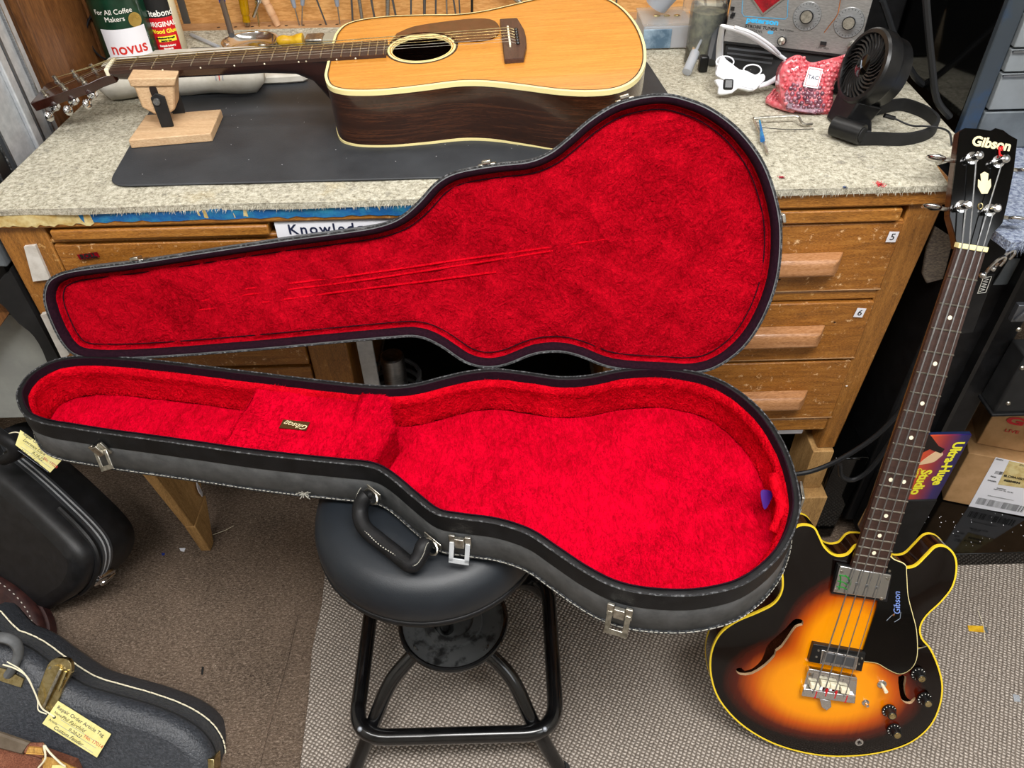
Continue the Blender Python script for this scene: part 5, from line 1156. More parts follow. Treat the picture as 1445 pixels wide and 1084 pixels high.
build('front_panel', MB(TM).box((px0, pz0, -.004), (px1, pz1, 0)), M['tunerface'], tu, bevel=.001)
build('panel_lip', MB(TM).box((px0, pz0-.003, -.006), (px1, pz0, .002)), M['black_plastic'], tu)
for i in range(3): build('vent_slot', MB(TM).box((px0+.01+.0*i, pz0-.012-.008*i, -.004), (px0+.09, pz0-.009-.008*i, -.0025)), M['alu_dark'], tu)
def tl(x, y, h=0): return TFm.loc(x, y, h)
def dial(x, y, r, rk, nm='dial'):
    c = tl(x, y); d = build(nm, MB(TM).lathe([(0, 0), (r, 0), (r, .0015), (r*.97, .0022), (0, .0022)], c, 40), M['steel'], tu, ang=30)
    for i in range(24):
        a_ = 2*PI*i/24; build('dial_mark', MB(TM).tube([c+V((r*.8*math.cos(a_), r*.8*math.sin(a_), .0024)), c+V((r*.92*math.cos(a_), r*.92*math.sin(a_), .0024))], .0004, 3), M['inkblack'], d)
    k = build('knob', MB(TM).lathe([(0, .002), (rk, .002), (rk, .016), (rk*.93, .017), (0, .017)], c, 28), M['black_plastic'], tu, ang=30); build('knob_cap', MB(TM).lathe([(0, .017), (rk*.86, .017), (rk*.84, .0182), (0, .0182)], c, 28), M['nickel'], k)
dial(1139, 23, .0225, .0108); dial(1198, 32, .0235, .0105)
c = tl(1104, 57); k = build('knob', MB(TM).lathe([(0, 0), (.0075, 0), (.0075, .013), (.007, .014), (0, .014)], c, 24), M['black_plastic'], tu); build('knob_cap', MB(TM).lathe([(0, .014), (.006, .014), (0, .0152)], c, 20), M['nickel'], k)
r0 = tl(1077, 19); up_ = .05
build('window_bezel', MB(TM).prism([(r0.x, r0.y-.003), (r0.x+.036, r0.y+.031), (r0.x, r0.y+.065), (r0.x-.036, r0.y+.031)], 0, .003), M['chrome'], tu)
build('red_window', MB(TM).prism([(r0.x, r0.y+.001), (r0.x+.032, r0.y+.031), (r0.x, r0.y+.061), (r0.x-.032, r0.y+.031)], .003, .0038), M['strobe_red'], tu)
def ttext(s, x, y, size, m, **k):
    c = tl(x, y); return text('panel_letters', s, TM @ Matrix.Translation((c.x, c.y, .0004)), size, M[m], tu, **k)
ttext('peterson', 1076, 30, .012, 'lightblue', bold=.0005, sx=1.25); ttext('STROBE TUNER', 1074, 39, .0068, 'inkblack', sx=1.15, bold=.0002); ttext('MODEL', 1067, 44, .0065, 'inkblack', sx=1.1); ttext('420', 1087, 46, .0065, 'lightblue', bold=.0003)
ttext('FINE TUNING', 1110, 43, .0038, 'inkblack'); ttext('LOW  HIGH', 1161, 68, .0038, 'inkblack'); ttext('POWER', 1161, 66, .003, 'inkblack')
build('blue_frame_line', MB(TM).tube([tl(1048, 0, .0006), tl(1047, 18, .0006), tl(1050, 23, .0006), tl(1108, 27, .0006), tl(1111, 24, .0006), tl(1112, 0, .0006)], .0005, 4), M['lightblue'], tu)
c = tl(1162, 61); build('slide_switch', MB(TM).box((c.x-.005, c.y-.003, 0), (c.x+.005, c.y+.003, .004)), M['black_plastic'], tu)
for x, y in ((1034, 12), (1035, 20), (1033, 23)): c = tl(x, y); build('slide_switch', MB(TM).box((c.x-.003, c.y-.003, 0), (c.x+.003, c.y+.003, .003)), M['black_plastic'], tu)
# plug and lead
j = TM @ tl(1203, 64, .0); j2 = j+TN*.02-V((0, 0, .004)); 
pg_ = thing('jack_plug', 'chrome jack plug with black lead in the tuner panel', 'plug', j)
build('plug_body', MB().tube([j+TN*.001, j+TN*.008, j2], [.0075, .0075, .006], 12), M['nickel'], pg_)
build('lead', MB().tube(cat([j2, j2+TN*.012-V((0, 0, .008)), j2+TN*.016+TX*.004-V((0, 0, .035)), j2+TN*.004+TX*.014-V((0, 0, .062))], 5, False), .0038, 8), M['cable'], pg_)
p = [TM @ tl(x, y, .022) for x, y in ((1186, 0), (1182, 20), (1172, 34), (1163, 46))]
build('copper_wire', MB().tube(cat([p[0]+V((0, 0, .05))]+p, 4, False), .0008, 5), M['copper'], label='thin bent copper wire hanging in front of the tuner dials', cat='wire')

M['lens'] = mat('clear_lens', '#ffffff', .05, trans=1, ior=1.1, alpha=.25)
# ---- magnifier glasses
gf = thing('magnifier_glasses', 'white head magnifier glasses resting folded in front of the tuner', 'magnifier glasses', at(1050, 128, z=FT))
def gp(x, y, h): return at(x, y, z=FT+h)
fr_ = [gp(1012, 113, .022), gp(1030, 117, .03), gp(1050, 122, .03), gp(1066, 127, .024)]
br0 = [gp(1009, 104, .035), gp(1012, 116, .03), gp(1035, 123, .018), gp(1060, 129, .012), gp(1068, 122, .02), gp(1072, 106, .035), gp(1050, 103, .045), gp(1018, 95, .045)]
cen = sum(br0, V())/len(br0); nrm = V((0, -.8, .6)).normalized(); gX = V((1, -.12, 0)).normalized(); GM = Frame(gp(1040, 118, .02), gX, nrm.cross(gX), nrm)
bp_ = [GM.loc(x, y) for x, y in ((1011, 101), (1014, 88), (1019, 78), (1024, 84), (1033, 91), (1043, 99), (1053, 101), (1064, 107), (1076, 106), (1078, 114), (1070, 122), (1062, 129), (1040, 123), (1012, 107))]
build('visor_shell', MB(GM.mat()).prism([(p.x, p.y) for p in cat(bp_, 2)], -.004, .004, .001), M['white_plastic'], gf, ang=50)
lp_ = [GM.loc(x, y, .006) for x, y in ((1009, 117), (1013, 123), (1012, 132), (1018, 134), (1032, 132), (1040, 126), (1055, 130), (1060, 127), (1012, 112))]
build('lamp_housing', MB(GM.mat()).prism([(p.x, p.y) for p in cat(lp_, 2)], .004, .014, .002), M['white_plastic'], gf, ang=50)
c = GM.loc(1026, 119, .014); build('lamp_switch', MB(GM.mat()).box((c.x-.008, c.y-.009, .013), (c.x+.009, c.y+.009, .019)), M['black_plastic'], gf, bevel=.003)
for cx_, cy_ in ((1024, 86), (1062, 99)):
    c = GM.loc(cx_, cy_, .0); ln = build('lens_rim', MB(GM.mat()).tube([c+V((.015*math.cos(t), .0095*math.sin(t), -.003)) for t in [i*PI/12 for i in range(24)]], .0013, 6, closed=True), M['white_plastic'], gf)
    build('lens', MB(GM.mat()).lathe([(0, -.006), (.0095, -.006), (0, -.005)], c, 20), M['lens'], ln)
la = [gp(1012, 98, .04), gp(1017, 78, .05), gp(1017, 50, .10), gp(1022, 37, .12)]
build('temple_arm', MB().tube(cat([GM.w(*GM.loc(1014, 100)), gp(1015, 85, .035), gp(1016, 62, .07), gp(1019, 40, .11), gp(1024, 38, .115), gp(1055, 48, .10), gp(1082, 66, .07), gp(1108, 84, .045)], 5, False), [.0058+.0012*math.sin(i*.3) for i in range(36)], 10, flat=.6), M['white_plastic'], gf, ang=60)
build('temple_arm', MB().tube(cat([GM.w(*GM.loc(1070, 122)), gp(1085, 117, .02), gp(1101, 106, .024), gp(1111, 93, .032), gp(1109, 84, .045)], 5, False), .0045, 10, flat=.7), M['white_plastic'], gf, ang=60)
build('temple_arm', MB().tube(cat([gp(1036, 38, .12), gp(1060, 46, .11), gp(1085, 62, .085), gp(1100, 76, .06)], 5, False), .0026, 8), M['white_plastic'], gf, ang=60)

# ---- bubble-wrapped parcel
pc = at(1143, 158, z=FT+.001)
pw = thing('bubble_parcel', 'pink bubble-wrapped parcel with small white label beside the fan', 'parcel', (.505, .34, FT+.001))
def blob(nm, px, z0, z1, m, par, seed=1, bumps=1.0, lean=.02):
    base = cat([at(x, y, z=z0) for x, y in px], 5); R = []; random.seed(seed); ce = sum(base, V())/len(base)
    for k, (t, s) in enumerate(((0, .98), (.15, 1.03), (.4, 1.0), (.65, .93), (.85, .8), (1, .55))):
        R.append([(ce.x+(p.x-ce.x)*s+random.uniform(-1, 1)*.002*bumps, ce.y+(p.y-ce.y)*s+lean*t+random.uniform(-1, 1)*.002*bumps, z0+(z1-z0)*t+random.uniform(-1, 1)*.0015) for p in base])
    return build(nm, MB().rings(R), m, par, ang=180)
def bubbles(nm, poly, zf_, m, par, step=.0085, r=.0042):
    mb = MB(); P = ccw(poly); xs = [p.x for p in P]; ys = [p.y for p in P]; y = min(ys); row = 0
    while y < max(ys):
        x = min(xs)+(row % 2)*step/2
        while x < max(xs):
            if inpoly(x, y, P): mb.sph((x+random.uniform(-1, 1)*.0006, y, zf_(x, y)), (r, r, r*.75), 5)
            x += step
        y += step*.85; row += 1
    return build(nm, mb, m, par, kind='stuff', ang=180)
Pc = Frame(at(1141, 160, z=FT+.002), V((1, -.05, 0)), V((0, .45, .9)), V((1, -.05, 0)).cross(V((0, .45, .9))))
PM_ = Pc.mat()
body = [Pc.loc(x, y) for x, y in ((1106, 150), (1101, 120), (1104, 96), (1115, 83), (1130, 78), (1145, 88), (1165, 84), (1188, 78), (1204, 74), (1200, 98), (1180, 115), (1176, 135), (1176, 160), (1150, 161), (1120, 157))]
body = ccw([V((p.x, p.y)) for p in cat(body, 4)])
bz = lambda x, y: .012*min(1, dist2(x, y, body)/.018)**.6
sh = MB(PM_).sheet(body, (), .008, lambda x, y: bz(x, y)); sh.rings([[(p.x, p.y, 0) for p in body], [(p.x, p.y, -.02) for p in inset(body, -.001)], [(p.x, p.y, -.035) for p in inset(body, .006)]], cap0=False)
build('wrap', sh, M['bubble'], pw, ang=180)
b_ = MB(PM_); bd_ = MB(PM_); inn = [Pc.loc(x, y, .015) for x, y in ((1114, 153), (1112, 128), (1125, 115), (1150, 118), (1163, 128), (1164, 158))]
random.seed(3)
xs = [p.x for p in body]; ys = [p.y for p in body]; y = min(ys); row = 0
while y < max(ys):
    x = min(xs)+(row % 2)*.004
    while x < max(xs):
        if inpoly(x, y, body) and dist2(x, y, body) > .003: (bd_ if inpoly(x, y, inn) else b_).sph((x+random.uniform(-1, 1)*.0016, y+random.uniform(-1, 1)*.0016, bz(x, y)+random.uniform(-.001, .0006)+(.0006 if inpoly(x, y, inn) else 0)), (random.uniform(.0034, .005) if inpoly(x, y, inn) else random.uniform(.0026, .0042),)*2+(.0032,), 6)
        x += .0078
    y += .0068; row += 1
build('bubbles', b_, M['bubble'], pw, kind='stuff', ang=180); build('dark_bubbles', bd_, M['bubble_dark'], pw, kind='stuff', ang=180)
build('wrapped_content', MB(PM_).prism([(p.x, p.y) for p in cat(inn, 3)], .002, .0085, .001), M['bubble_dark'], pw)
tri = [at(x, y, z=FT+.006) for x, y in ((1080, 144), (1092, 130), (1106, 128), (1122, 150), (1118, 157))]
build('wrap_corner', MB().prism([(p.x, p.y) for p in cat(tri, 3)], FT+.002, FT+.012, .003), M['bubble'], pw, ang=60)
bubbles('corner_bubbles', [V((p.x, p.y)) for p in tri], lambda x, y: FT+.012, M['bubble'], pw, .007, .003)
inn = [Pc.loc(x, y, .015) for x, y in ((1114, 153), (1112, 128), (1125, 115), (1150, 118), (1163, 128), (1164, 158))]
l4 = [Pc.loc(x, y, .018) for x, y in ((1134, 122), (1143, 94), (1163, 97), (1155, 125))]
lbm = PM_
lbp = build('parcel_label', MB(PM_).prism([(p.x, p.y) for p in l4], .0165, .0178), M['paper'], pw)
ce = sum(l4, V())/4; il = [ce+(p-ce)*.82 for p in l4]
build('label_frame', MB(PM_).tube([(p.x, p.y, .0181) for p in il], .0005, 4, closed=True), M['redink'], lbp)
d_ = (l4[3]-l4[0]).normalized(); text('label_letters', 'TAC', PM_ @ Frame(V((ce.x, ce.y, .0181)), d_, V((-d_.y, d_.x, 0)), (0, 0, 1)).mat(), .009, M['ink'], lbp)

# ---- desk fan
fc = at(1222, 94, z=FT+.092)
FNv = V((-.93, -.12, .30)).normalized(); fX = V((0, 0, 1)).cross(FNv).normalized(); fY = FNv.cross(fX)
fan = thing('desk_fan', 'small black desk fan on a looped base', 'fan', at(1230, 180, z=FT))
FA = Frame(fc, fX, fY, FNv); FM = FA.mat() @ Matrix.Scale(.94, 4); fr_ = .060
cir = lambda r, z, n=48: [(r*math.cos(2*PI*i/n), r*math.sin(2*PI*i/n), z) for i in range(n)]
build('housing', MB(FM).rings([cir(.0, -.05), cir(.045, -.05), cir(.054, -.044), cir(.056, -.025), cir(fr_-.002, -.022), cir(fr_, -.018), cir(fr_, .004), cir(fr_-.003, .008), cir(fr_-.009, .009), cir(fr_-.0105, .003), cir(fr_-.0105, -.010), cir(.0, -.012)]), M['black_plastic'], fan, ang=35)
for i in range(28):
    a_ = 2*PI*i/28; P = [(r*math.cos(a_+k), r*math.sin(a_+k), .006-.001*abs(k)) for r, k in ((.018, 0), (.028, .18), (.038, .42), (.050, .72))]
    build('grille_vane', MB(FM).tube(P, .0011, 4, flat=2.2), M['black_plastic'], fan)
build('hub_cap', MB(FM).lathe([(0, .004), (.019, .004), (.019, .0065), (.016, .0085), (0, .0092)], n=28), M['black_gloss'], fan)
build('hub_mark', MB(FM).tube([(-.006, .006, .0094), (.003, -.004, .0094), (.004, -.001, .0094)], .0007, 4), M['greyp'], fan)
for i in range(5):
    a_ = 2*PI*i/5; build('blade', MB(FM).add([(.016*math.cos(a_), .016*math.sin(a_), -.006), (.048*math.cos(a_+.15), .048*math.sin(a_+.15), -.008), (.048*math.cos(a_+.95), .048*math.sin(a_+.95), -.001), (.016*math.cos(a_+.8), .016*math.sin(a_+.8), -.002)], [(0, 1, 2, 3)]), M['black_matte'], fan, solid=.001)
# yoke and looped base
bl = fc-V((0, 0, 1))*0
y0_ = FA.w(-.014, -.055, -.025); 
ba = at(1190, 178, z=FT+.01); bb = at(1213, 196, z=FT+.01)
build('neck_block', MB(FM).hexa([(-.026, -.100, -.036), (.030, -.100, -.036), (.030, -.100, .002), (-.026, -.100, .002), (-.032, -.046, -.046), (.036, -.046, -.046), (.036, -.046, .004), (-.032, -.046, .004)]), M['black_plastic'], fan, bevel=.003)
lp = [(1187, 158), (1183, 172), (1190, 188), (1207, 198), (1240, 199), (1280, 200), (1312, 192), (1325, 178), (1310, 162), (1280, 150), (1262, 150), (1240, 155), (1215, 160)]
lp = cat([at(x, y-4, z=FT+.012) for x, y in lp], 5)
R = [[(p.x, p.y, FT+.001), (p.x, p.y, FT+.020), (q_.x, q_.y, FT+.020), (q_.x, q_.y, FT+.001)] for p, q_ in zip(ccw([V((p.x, p.y)) for p in lp]), inset(ccw([V((p.x, p.y)) for p in lp]), .005))]
R.append(R[0]); build('base_loop', MB().rings(R, cap0=False, cap1=False), M['black_matte'], fan, ang=50)
bp2 = [at(x, y, z=FT+.003) for x, y in ((1180, 158), (1181, 175), (1204, 200), (1226, 200), (1226, 185), (1205, 158))]
build('base_foot', MB().prism([(p.x, p.y) for p in bp2], FT+.002, FT+.020, .002), M['black_plastic'], fan)
hc = at(1211, 188, z=FT+.018); hg = build('hinge', MB().cyl(hc+V((-.028, .030, 0)), hc+V((.004, -.006, 0)), .0155, n=24), M['black_plastic'], fan); build('hinge_cap', MB().lathe([(.0, 0), (.0115, 0), (.011, .0015), (0, .0015)], hc+V((.004, -.006, 0)), 20, (.64, -.77, 0)), M['black_matte'], hg)
j0 = at(1248, 163, z=FT+.03); j1 = at(1262, 167, z=FT+.025)
build('power_plug', MB().tube([j0, j1], .0035, 8), M['black_plastic'], fan)
build('power_lead', MB().tube(cat([j1, at(1285, 177, z=FT+.02), at(1305, 178, z=FT+.024), at(1328, 181, z=FT+.024), at(1340, 188, z=FT+.015), at(1343, 205, z=FT+.004)], 5, False), .0016, 6), M['cable'], fan)

# ---- bent wire tool with blue tape
wp = [(1066, 168), (1078, 193), (1082, 214)]
wt = thing('bent_wire_tool', 'small bent steel fret saw frame with blue tape on the felt', 'hand tool', at(1080, 190, z=FT))
build('frame', MB().tube(cat([at(1083, 217, z=FT+.004), at(1075, 195, z=FT+.007), at(1064, 169, z=FT+.01), at(1068, 167, z=FT+.012), at(1095, 165, z=FT+.012), at(1124, 164, z=FT+.012), at(1130, 171, z=FT+.008), at(1136, 176, z=FT+.005), at(1146, 175, z=FT+.005)], 4, False), .0022, 8), M['nickel'], wt)
build('blade', MB().tube([at(1074, 180, z=FT+.012), at(1110, 183, z=FT+.004), at(1148, 182, z=FT+.004)], .0007, 4), M['cable'], wt)
build('tape', MB().tube([at(1072, 170, z=FT+.01), at(1074, 182, z=FT+.012), at(1076, 198, z=FT+.010)], [.0015, .002, .004], 6), M['bluetape'], wt)

# ================================================================ right of the bench
cb = at(1336, 186, z=.83)
rk = thing('drawer_cabinet', 'grey steel cabinet with shallow flat drawers standing right of the bench', 'cabinet', (cb.x+.1, cb.y, 0))
RX, RY = .738, cb.y+.0
SLB = .80
build('cabinet_body', MB().box((RX, RY+.012, SLB+.001), (RX+.55, RY+.6, 1.75)), M['black_gloss'], rk, bevel=.002)
build('front_frame', MB().box((RX-.001, RY, SLB+.001), (RX+.028, RY+.012, 1.75)), mat('blue_edged_steel', '#4c545c', .35, .6, var=('#2a5a8a', 9, .5, .75)), rk, bevel=.002)
zs = [at(1420, y, yy=RY).z for y in (184, 153, 100, 66, 17)]
print('cab z', zs)
build('plinth', MB().box((RX+.028, RY-.004, SLB+.001), (RX+.55, RY+.012, zs[1]-.004)), M['grey_plate'], rk, bevel=.002)
z = zs[1]; tops = zs[2:]+[zs[4]+.05, zs[4]+.12, zs[4]+.2]
for zt in tops:
    d_ = build('flat_drawer', MB().box((RX+.03, RY-.006, z+.0005), (RX+.55, RY+.011, zt-.003)), mat('cabinet_grey', '#7c8082', .4, .2, var=('#8a9094', 8)) if z == zs[1] else bpy.data.materials['cabinet_grey'], rk, bevel=.0015)
    build('drawer_lip', MB().box((RX+.03, RY-.010, zt-.006), (RX+.55, RY-.006, zt-.0035)), M['steel'], d_); z = zt
# carpeted side table under the cabinet
tp_ = thing('side_table', 'blue-grey carpeted side table supporting the drawer cabinet', 'table', (1, .3, 0))
yf = at(1430, 340, z=.80).y
ed = [V((.668+.0*i, 0)) for i in range(1)]
ptsT = [V((.745, RY+.62)), V((.745, .235)), V((.728, .17)), V((.70, .12)), V((.672, .03))]+[V((.672+.02*i, yf+random.uniform(-.006, .006))) for i in range(1, 30)]+[V((1.3, RY+.62))]
Q = ccw(ptsT)
mb = MB().sheet(Q, (), .03, lambda x, y: SLB); mb.rings([[(p.x, p.y, SLB) for p in Q], [(p.x, p.y, SLB-.014) for p in Q]], cap0=False)
build('carpet_top', mb, M['grey_felt'], tp_)
fz = MB(); random.seed(9)
for i in range(500):
    x = random.uniform(.69, 1.1); a_ = random.uniform(-1, 1); l = random.uniform(.006, .022); fz.add([(x, yf+.002, SLB-.003), (x+.002, yf+.002, SLB-.006), (x+a_*.01, yf-.006, SLB-.004-l)], [(0, 1, 2)])
build('frayed_edge', fz, M['grey_felt'], tp_, kind='stuff')
build('table_frame', MB().box((.865, .36, .0), (.89, .39, SLB-.016)).box((1.24, .36, .0), (1.27, .39, SLB-.016)).box((.76, yf+.06, SLB-.03), (1.27, RY+.6, SLB-.0145)).box((1.24, RY+.5, .0), (1.27, RY+.55, SLB-.016)).box((.865, RY+.5, .0), (.89, RY+.55, SLB-.016)), M['black_matte'], tp_)
# tall black flight case leaning upright under the table, behind the bass neck
bk = thing('black_road_case', 'tall scuffed black case standing behind the bass neck', 'road case', (.95, .05, .05))
q = [at(x, y, yy=.02) for x, y in ((1300, 760), (1448, 350))]
cx0 = .685
A1 = [at(1300, 330, yy=.03), at(1255, 640, yy=.03)]
build('case_panel', MB().box((.70, .04, .052), (.858, .30, .765)), M['tolex_dk'], bk, bevel=.004)
build('case_edge', MB().box((.795, .020, .08), (.803, .042, .765)), M['black_plastic'], bk)
# chrome clips and strap
c = at(1404, 372, yy=.0); c = V((c.x, -.0, c.z))
cl = thing('strap_clips', 'pair of chrome swivel clips on a black strap with white lettering', 'strap', (c.x, c.y, c.z-.12))
for dx_, dz_ in ((0, 0), (.016, .006)):
    b0_ = c+V((dx_, dx_*.5, dz_))
    ch = build('clip', MB().tube(cat([b0_+V((-.008, 0, -.018)), b0_+V((-.004, 0, -.004)), b0_+V((.003, 0, .008)), b0_+V((.009, 0, .012)), b0_+V((.012, 0, .006)), b0_+V((.009, 0, -.004))], 4, False), .0028, 8), M['chrome'], cl)
    build('ball', MB().sph(b0_+V((-.011, 0, -.020)), .0062, 10), M['chrome'], ch)
s0, s1 = at(1392, 388, yy=.0), at(1362, 470, yy=.012)
sX = (s1-s0).normalized(); sm = basis((s0+s1)/2, sX, V((1, 0, 0)))
build('strap', MB(sm).box((-(s1-s0).length/2, -.012, -.002), ((s1-s0).length/2, .012, .001)), M['black_matte'], cl, bevel=.001)
lbm = basis(s0.lerp(s1, .14)+V((0, -.004, 0)), sX, V((1, 0, 0)))
build('strap_label', MB(lbm).tube([(-.016, -.006, .0), (.016, -.006, .0), (.016, .006, .0), (-.016, .006, .0)], .0006, 4, closed=True), M['whiteink'], cl); build('strap_lettering', MB(lbm).tube([(-.013+.0026*i, (-.0035, .0035)[i % 2], -.0005) for i in range(11)], .0005, 4), M['whiteink'], cl)
c = at(1421, 383, yy=.037); build('grey_tape', MB(basis((c.x, .038, c.z), (1, 0, .1), (.1, 0, 1))).prism([(-.014, -.024), (.008, -.026), (.014, .022), (-.004, .024)], -.001, .0012), M['grey_plate'], bk, label='grey tape patch')
# black bracket case at the right edge, above the cardboard boxes
q = at(1400, 582, yy=-.01)
b3 = thing('black_amp_head', 'small black amplifier with screws and corner hardware at the right edge', 'amplifier', (1.05, .0, .34))
zl = q.z; xl_ = q.x
build('amp_body', MB().hexa([(xl_, -.012, zl), (xl_+.25, -.012, zl), (xl_+.25, .036, zl), (xl_, .036, zl), (xl_+.004, -.012, zl+.13), (xl_+.25, -.012, zl+.13), (xl_+.25, .036, zl+.13), (xl_+.004, .036, zl+.13)]), M['black_matte'], b3, bevel=.004)
build('amp_lip', MB().box((xl_-.004, -.018, zl-.004), (xl_+.25, .036, zl+.002)), M['tolex_dk'], b3, bevel=.002)
for x, y in ((1423, 570), (1438, 466), (1443, 520)):
    p = at(x, y, yy=-.013); build('screw', MB().lathe([(0, 0), (.0045, 0), (.003, .002), (0, .0022)], (p.x, -.012, p.z), 10, (0, -1, 0)), M['nickel'], b3)
p = at(1441, 440, yy=-.02); build('corner_hardware', MB().box((p.x-.008, -.02, p.z-.02), (p.x+.02, -.010, p.z+.012)).cyl((p.x-.004, -.022, p.z-.016), (p.x+.01, -.022, p.z+.01), .003, n=8), M['alu_dark'], b3, bevel=.001)
# low glossy amplifier base
lb_ = thing('glossy_base', 'low glossy black equipment box on the floor under the cardboard boxes', 'equipment box', (1.0, .1, .0075))
bx0 = at(1378, 800, z=.0075)
build('base_box', MB().hexa([(.80, -.05, .0075), (1.45, -.05, .0075), (1.45, .34, .0075), (.80, .34, .0075), (.80, -.05, .048), (1.45, -.05, .048), (1.45, .34, .048), (.80, .34, .048)]), M['black_gloss'], lb_, bevel=.002)
for i in range(5): pass
sp = MB(); random.seed(5)
for i in range(60):
    x, y = random.uniform(.82, 1.12), random.uniform(-.045, .05); s = random.uniform(.0008, .003); sp.add([(x, y, .0484), (x+s, y+s*.4, .0484), (x+s*.3, y+s, .0488)], [(0, 1, 2)])
build('paint_specks', sp, M['paper'], lb_, kind='stuff')
# cardboard boxes
def carton(nm, pxs, yy, depth, lab, z0=None, rot=0):
    P = [at(x, y, yy=yy) for x, y in pxs]; ex = V((0, depth, 0)); return build(nm, MB().rings([P, [p+ex for p in P]]), M['cardboard'], bevel=.002)
c1x, c2x = at(1333, 705, yy=-.0), at(1356, 637, yy=-.0)
L1 = thing('cardboard_box', 'brown cardboard box with a white barcode shipping label', 'cardboard box', (1.0, .05, .05))
x0, x1, z0, z1 = .865, 1.16, .0495, .185
f0 = at(1330, 704, yy=-.0); print('carton', f0, at(1356, 637, yy=0), at(1445, 652, yy=0), at(1445, 727, yy=0))
zb_, zt_ = .0495, at(1356, 637, yy=.0).z
yc = .0; pf0 = at(1330, 706, z=.0495); pf1 = at(1445, 729, z=.0495); print('carton base', pf0, pf1)
cX = (pf1-pf0); cX.z = 0; cX.normalize(); cYn = V((-cX.y, cX.x, 0)); CF = Frame(pf0, cX, V((0, 0, 1)), cX.cross(V((0, 0, 1))))
h_ = CF.loc(1356, 637).y
build('carton_body', MB(CF.mat()).box((0, 0.0003, -.22), (.33, h_, 0)), M['cardboard'], L1, bevel=.002)
def carp(nm, px, m, par, h0, h1): return build(nm, MB(CF.mat()).prism([(p.x, p.y) for p in [CF.loc(x, y) for x, y in px]], h0, h1), m, par)
lbl = carp('shipping_label', [(1367, 714), (1405, 645), (1450, 655), (1450, 729)], M['paper'], L1, .0003, .0012)
carp('tape_patch', [(1408, 683), (1424, 650), (1450, 655), (1450, 689)], M['maskingtape'], lbl, .0012, .0017)
a, b2 = CF.loc(1376, 710), CF.loc(1443, 723); d_ = (b2-a)
bar = MB(CF.mat()); n = 34; random.seed(11)
for i in range(n):
    w_ = random.choice((.0006, .001, .0016)); c = a+d_*(i/n); bar.box((c.x, c.y, .0013), (c.x+w_, c.y+.020, .0016))
build('barcode', bar, M['inkblack'], lbl)
a, b2 = CF.loc(1403, 668), CF.loc(1424, 671); d_ = b2-a; bar = MB(CF.mat())
for i in range(18):
    c = a+d_*(i/18); bar.box((c.x, c.y, .0013), (c.x+random.choice((.0005, .001)), c.y+.009, .0016))
build('barcode', bar, M['inkblack'], lbl)
def ctext(s, x, y, size, m='inkblack', **k):
    c = CF.loc(x, y, .0020); text('label_letters', s, CF.mat() @ Matrix.Translation(c), size, M[m], lbl, **k)
ctext('ELCGA1021', 1431, 674, .0075, bold=.0003); ctext('00204934', 1428, 680, .0075, bold=.0004); ctext('FROM:', 1411, 649, .0045); ctext('PO#:', 1402, 673, .005); ctext('ORDER:', 1400, 679, .005)
ctext('CARTON', 1413, 690, .0042); ctext('NET WT  PC  8.5 lbs', 1416, 693, .0042); ctext('C E 0 1 2 3 0 0 0 0 2 6 0 7 1 1', 1412, 703, .004); ctext('CLG', 1443, 657, .006)
# upper carton
uf = at(1380, 644, z=h_+.06)
L2 = thing('cardboard_box', 'brown cardboard box with dark red lettering above the labelled one', 'cardboard box', (1.05, .1, .2))
CG = Frame(CF.w(.07, h_+.001, -.03), cX, V((0, 0, 1)), CF.Z)
g0, g1, g2 = CG.loc(1378, 626), CG.loc(1401, 580), CG.loc(1445, 590)
print('upper carton', g0, g1, g2)
build('carton_body', MB(CG.mat()).box((g0.x, 0.0005, -.2), (g0.x+.3, g1.y, 0)), M['cardboard'], L2, bevel=.002)
def gtext(s, x, y, size, **k): c = CG.loc(x, y, .0012); text('carton_letters', s, CG.mat() @ Matrix.Translation(c), size, M['redlabel'], L2, **k)
gtext('G', 1433, 595, .026, sx=1.7, bold=.0012); gtext('LIVE', 1428, 609, .012, sx=1.2)
# printed product box leaning behind the neck
pbx_ = thing('printed_box', 'colourful printed box with yellow lettering standing behind the bass neck', 'box', (.8, -.04, .2))
BY = -.045
bxp = [at(x, y, yy=BY) for x, y in ((1277, 704), (1323, 704), (1370, 614), (1300, 612))]
print('printed', bxp)
px0_, px1_, pzb, pzt = bxp[0].x-.014, (bxp[1].x+bxp[2].x)/2, bxp[1].z, bxp[2].z
build('box_front', MB().box((px0_, BY, pzb), (px1_, BY+.003, pzt)), M['print'], pbx_)
build('box_side', MB().box((px0_, BY+.003, pzb), (px1_, BY+.009, pzt)), M['navy'], pbx_)
def btext(s, x, y, size, **k):
    c = at(x, y, yy=BY-.0008); text('box_letters', s, basis(c, (0, 0, -1), (1, 0, 0)), size, M['yellowink'], pbx_, **k)
btext('Ultra-Huge', 1337, 655, .026, bold=.0009, sx=.98); btext('Studio', 1299, 681, .027, bold=.0009); btext('Gear', 1295, 668, .013)
hb2 = [at(x, y, yy=BY-.0007) for x, y in ((1300, 652), (1312, 643), (1325, 636), (1331, 641), (1326, 646), (1318, 652), (1306, 655), (1297, 656))]
build('printed_hand', MB().rings([[V((p.x, BY, p.z)) for p in cat(hb2, 3)], [V((p.x, BY-.0006, p.z)) for p in cat(hb2, 3)]]), mat('printed_skin_tone', '#e8c49a', .4), pbx_)
hb3 = [at(x, y, yy=BY-.0007) for x, y in ((1302, 622), (1312, 613), (1316, 618), (1325, 630), (1333, 634), (1328, 640), (1312, 634), (1300, 640))]
build('printed_bracket', MB().rings([[V((p.x, BY, p.z)) for p in hb3], [V((p.x, BY-.0008, p.z)) for p in hb3]]), M['darkhole'], pbx_)
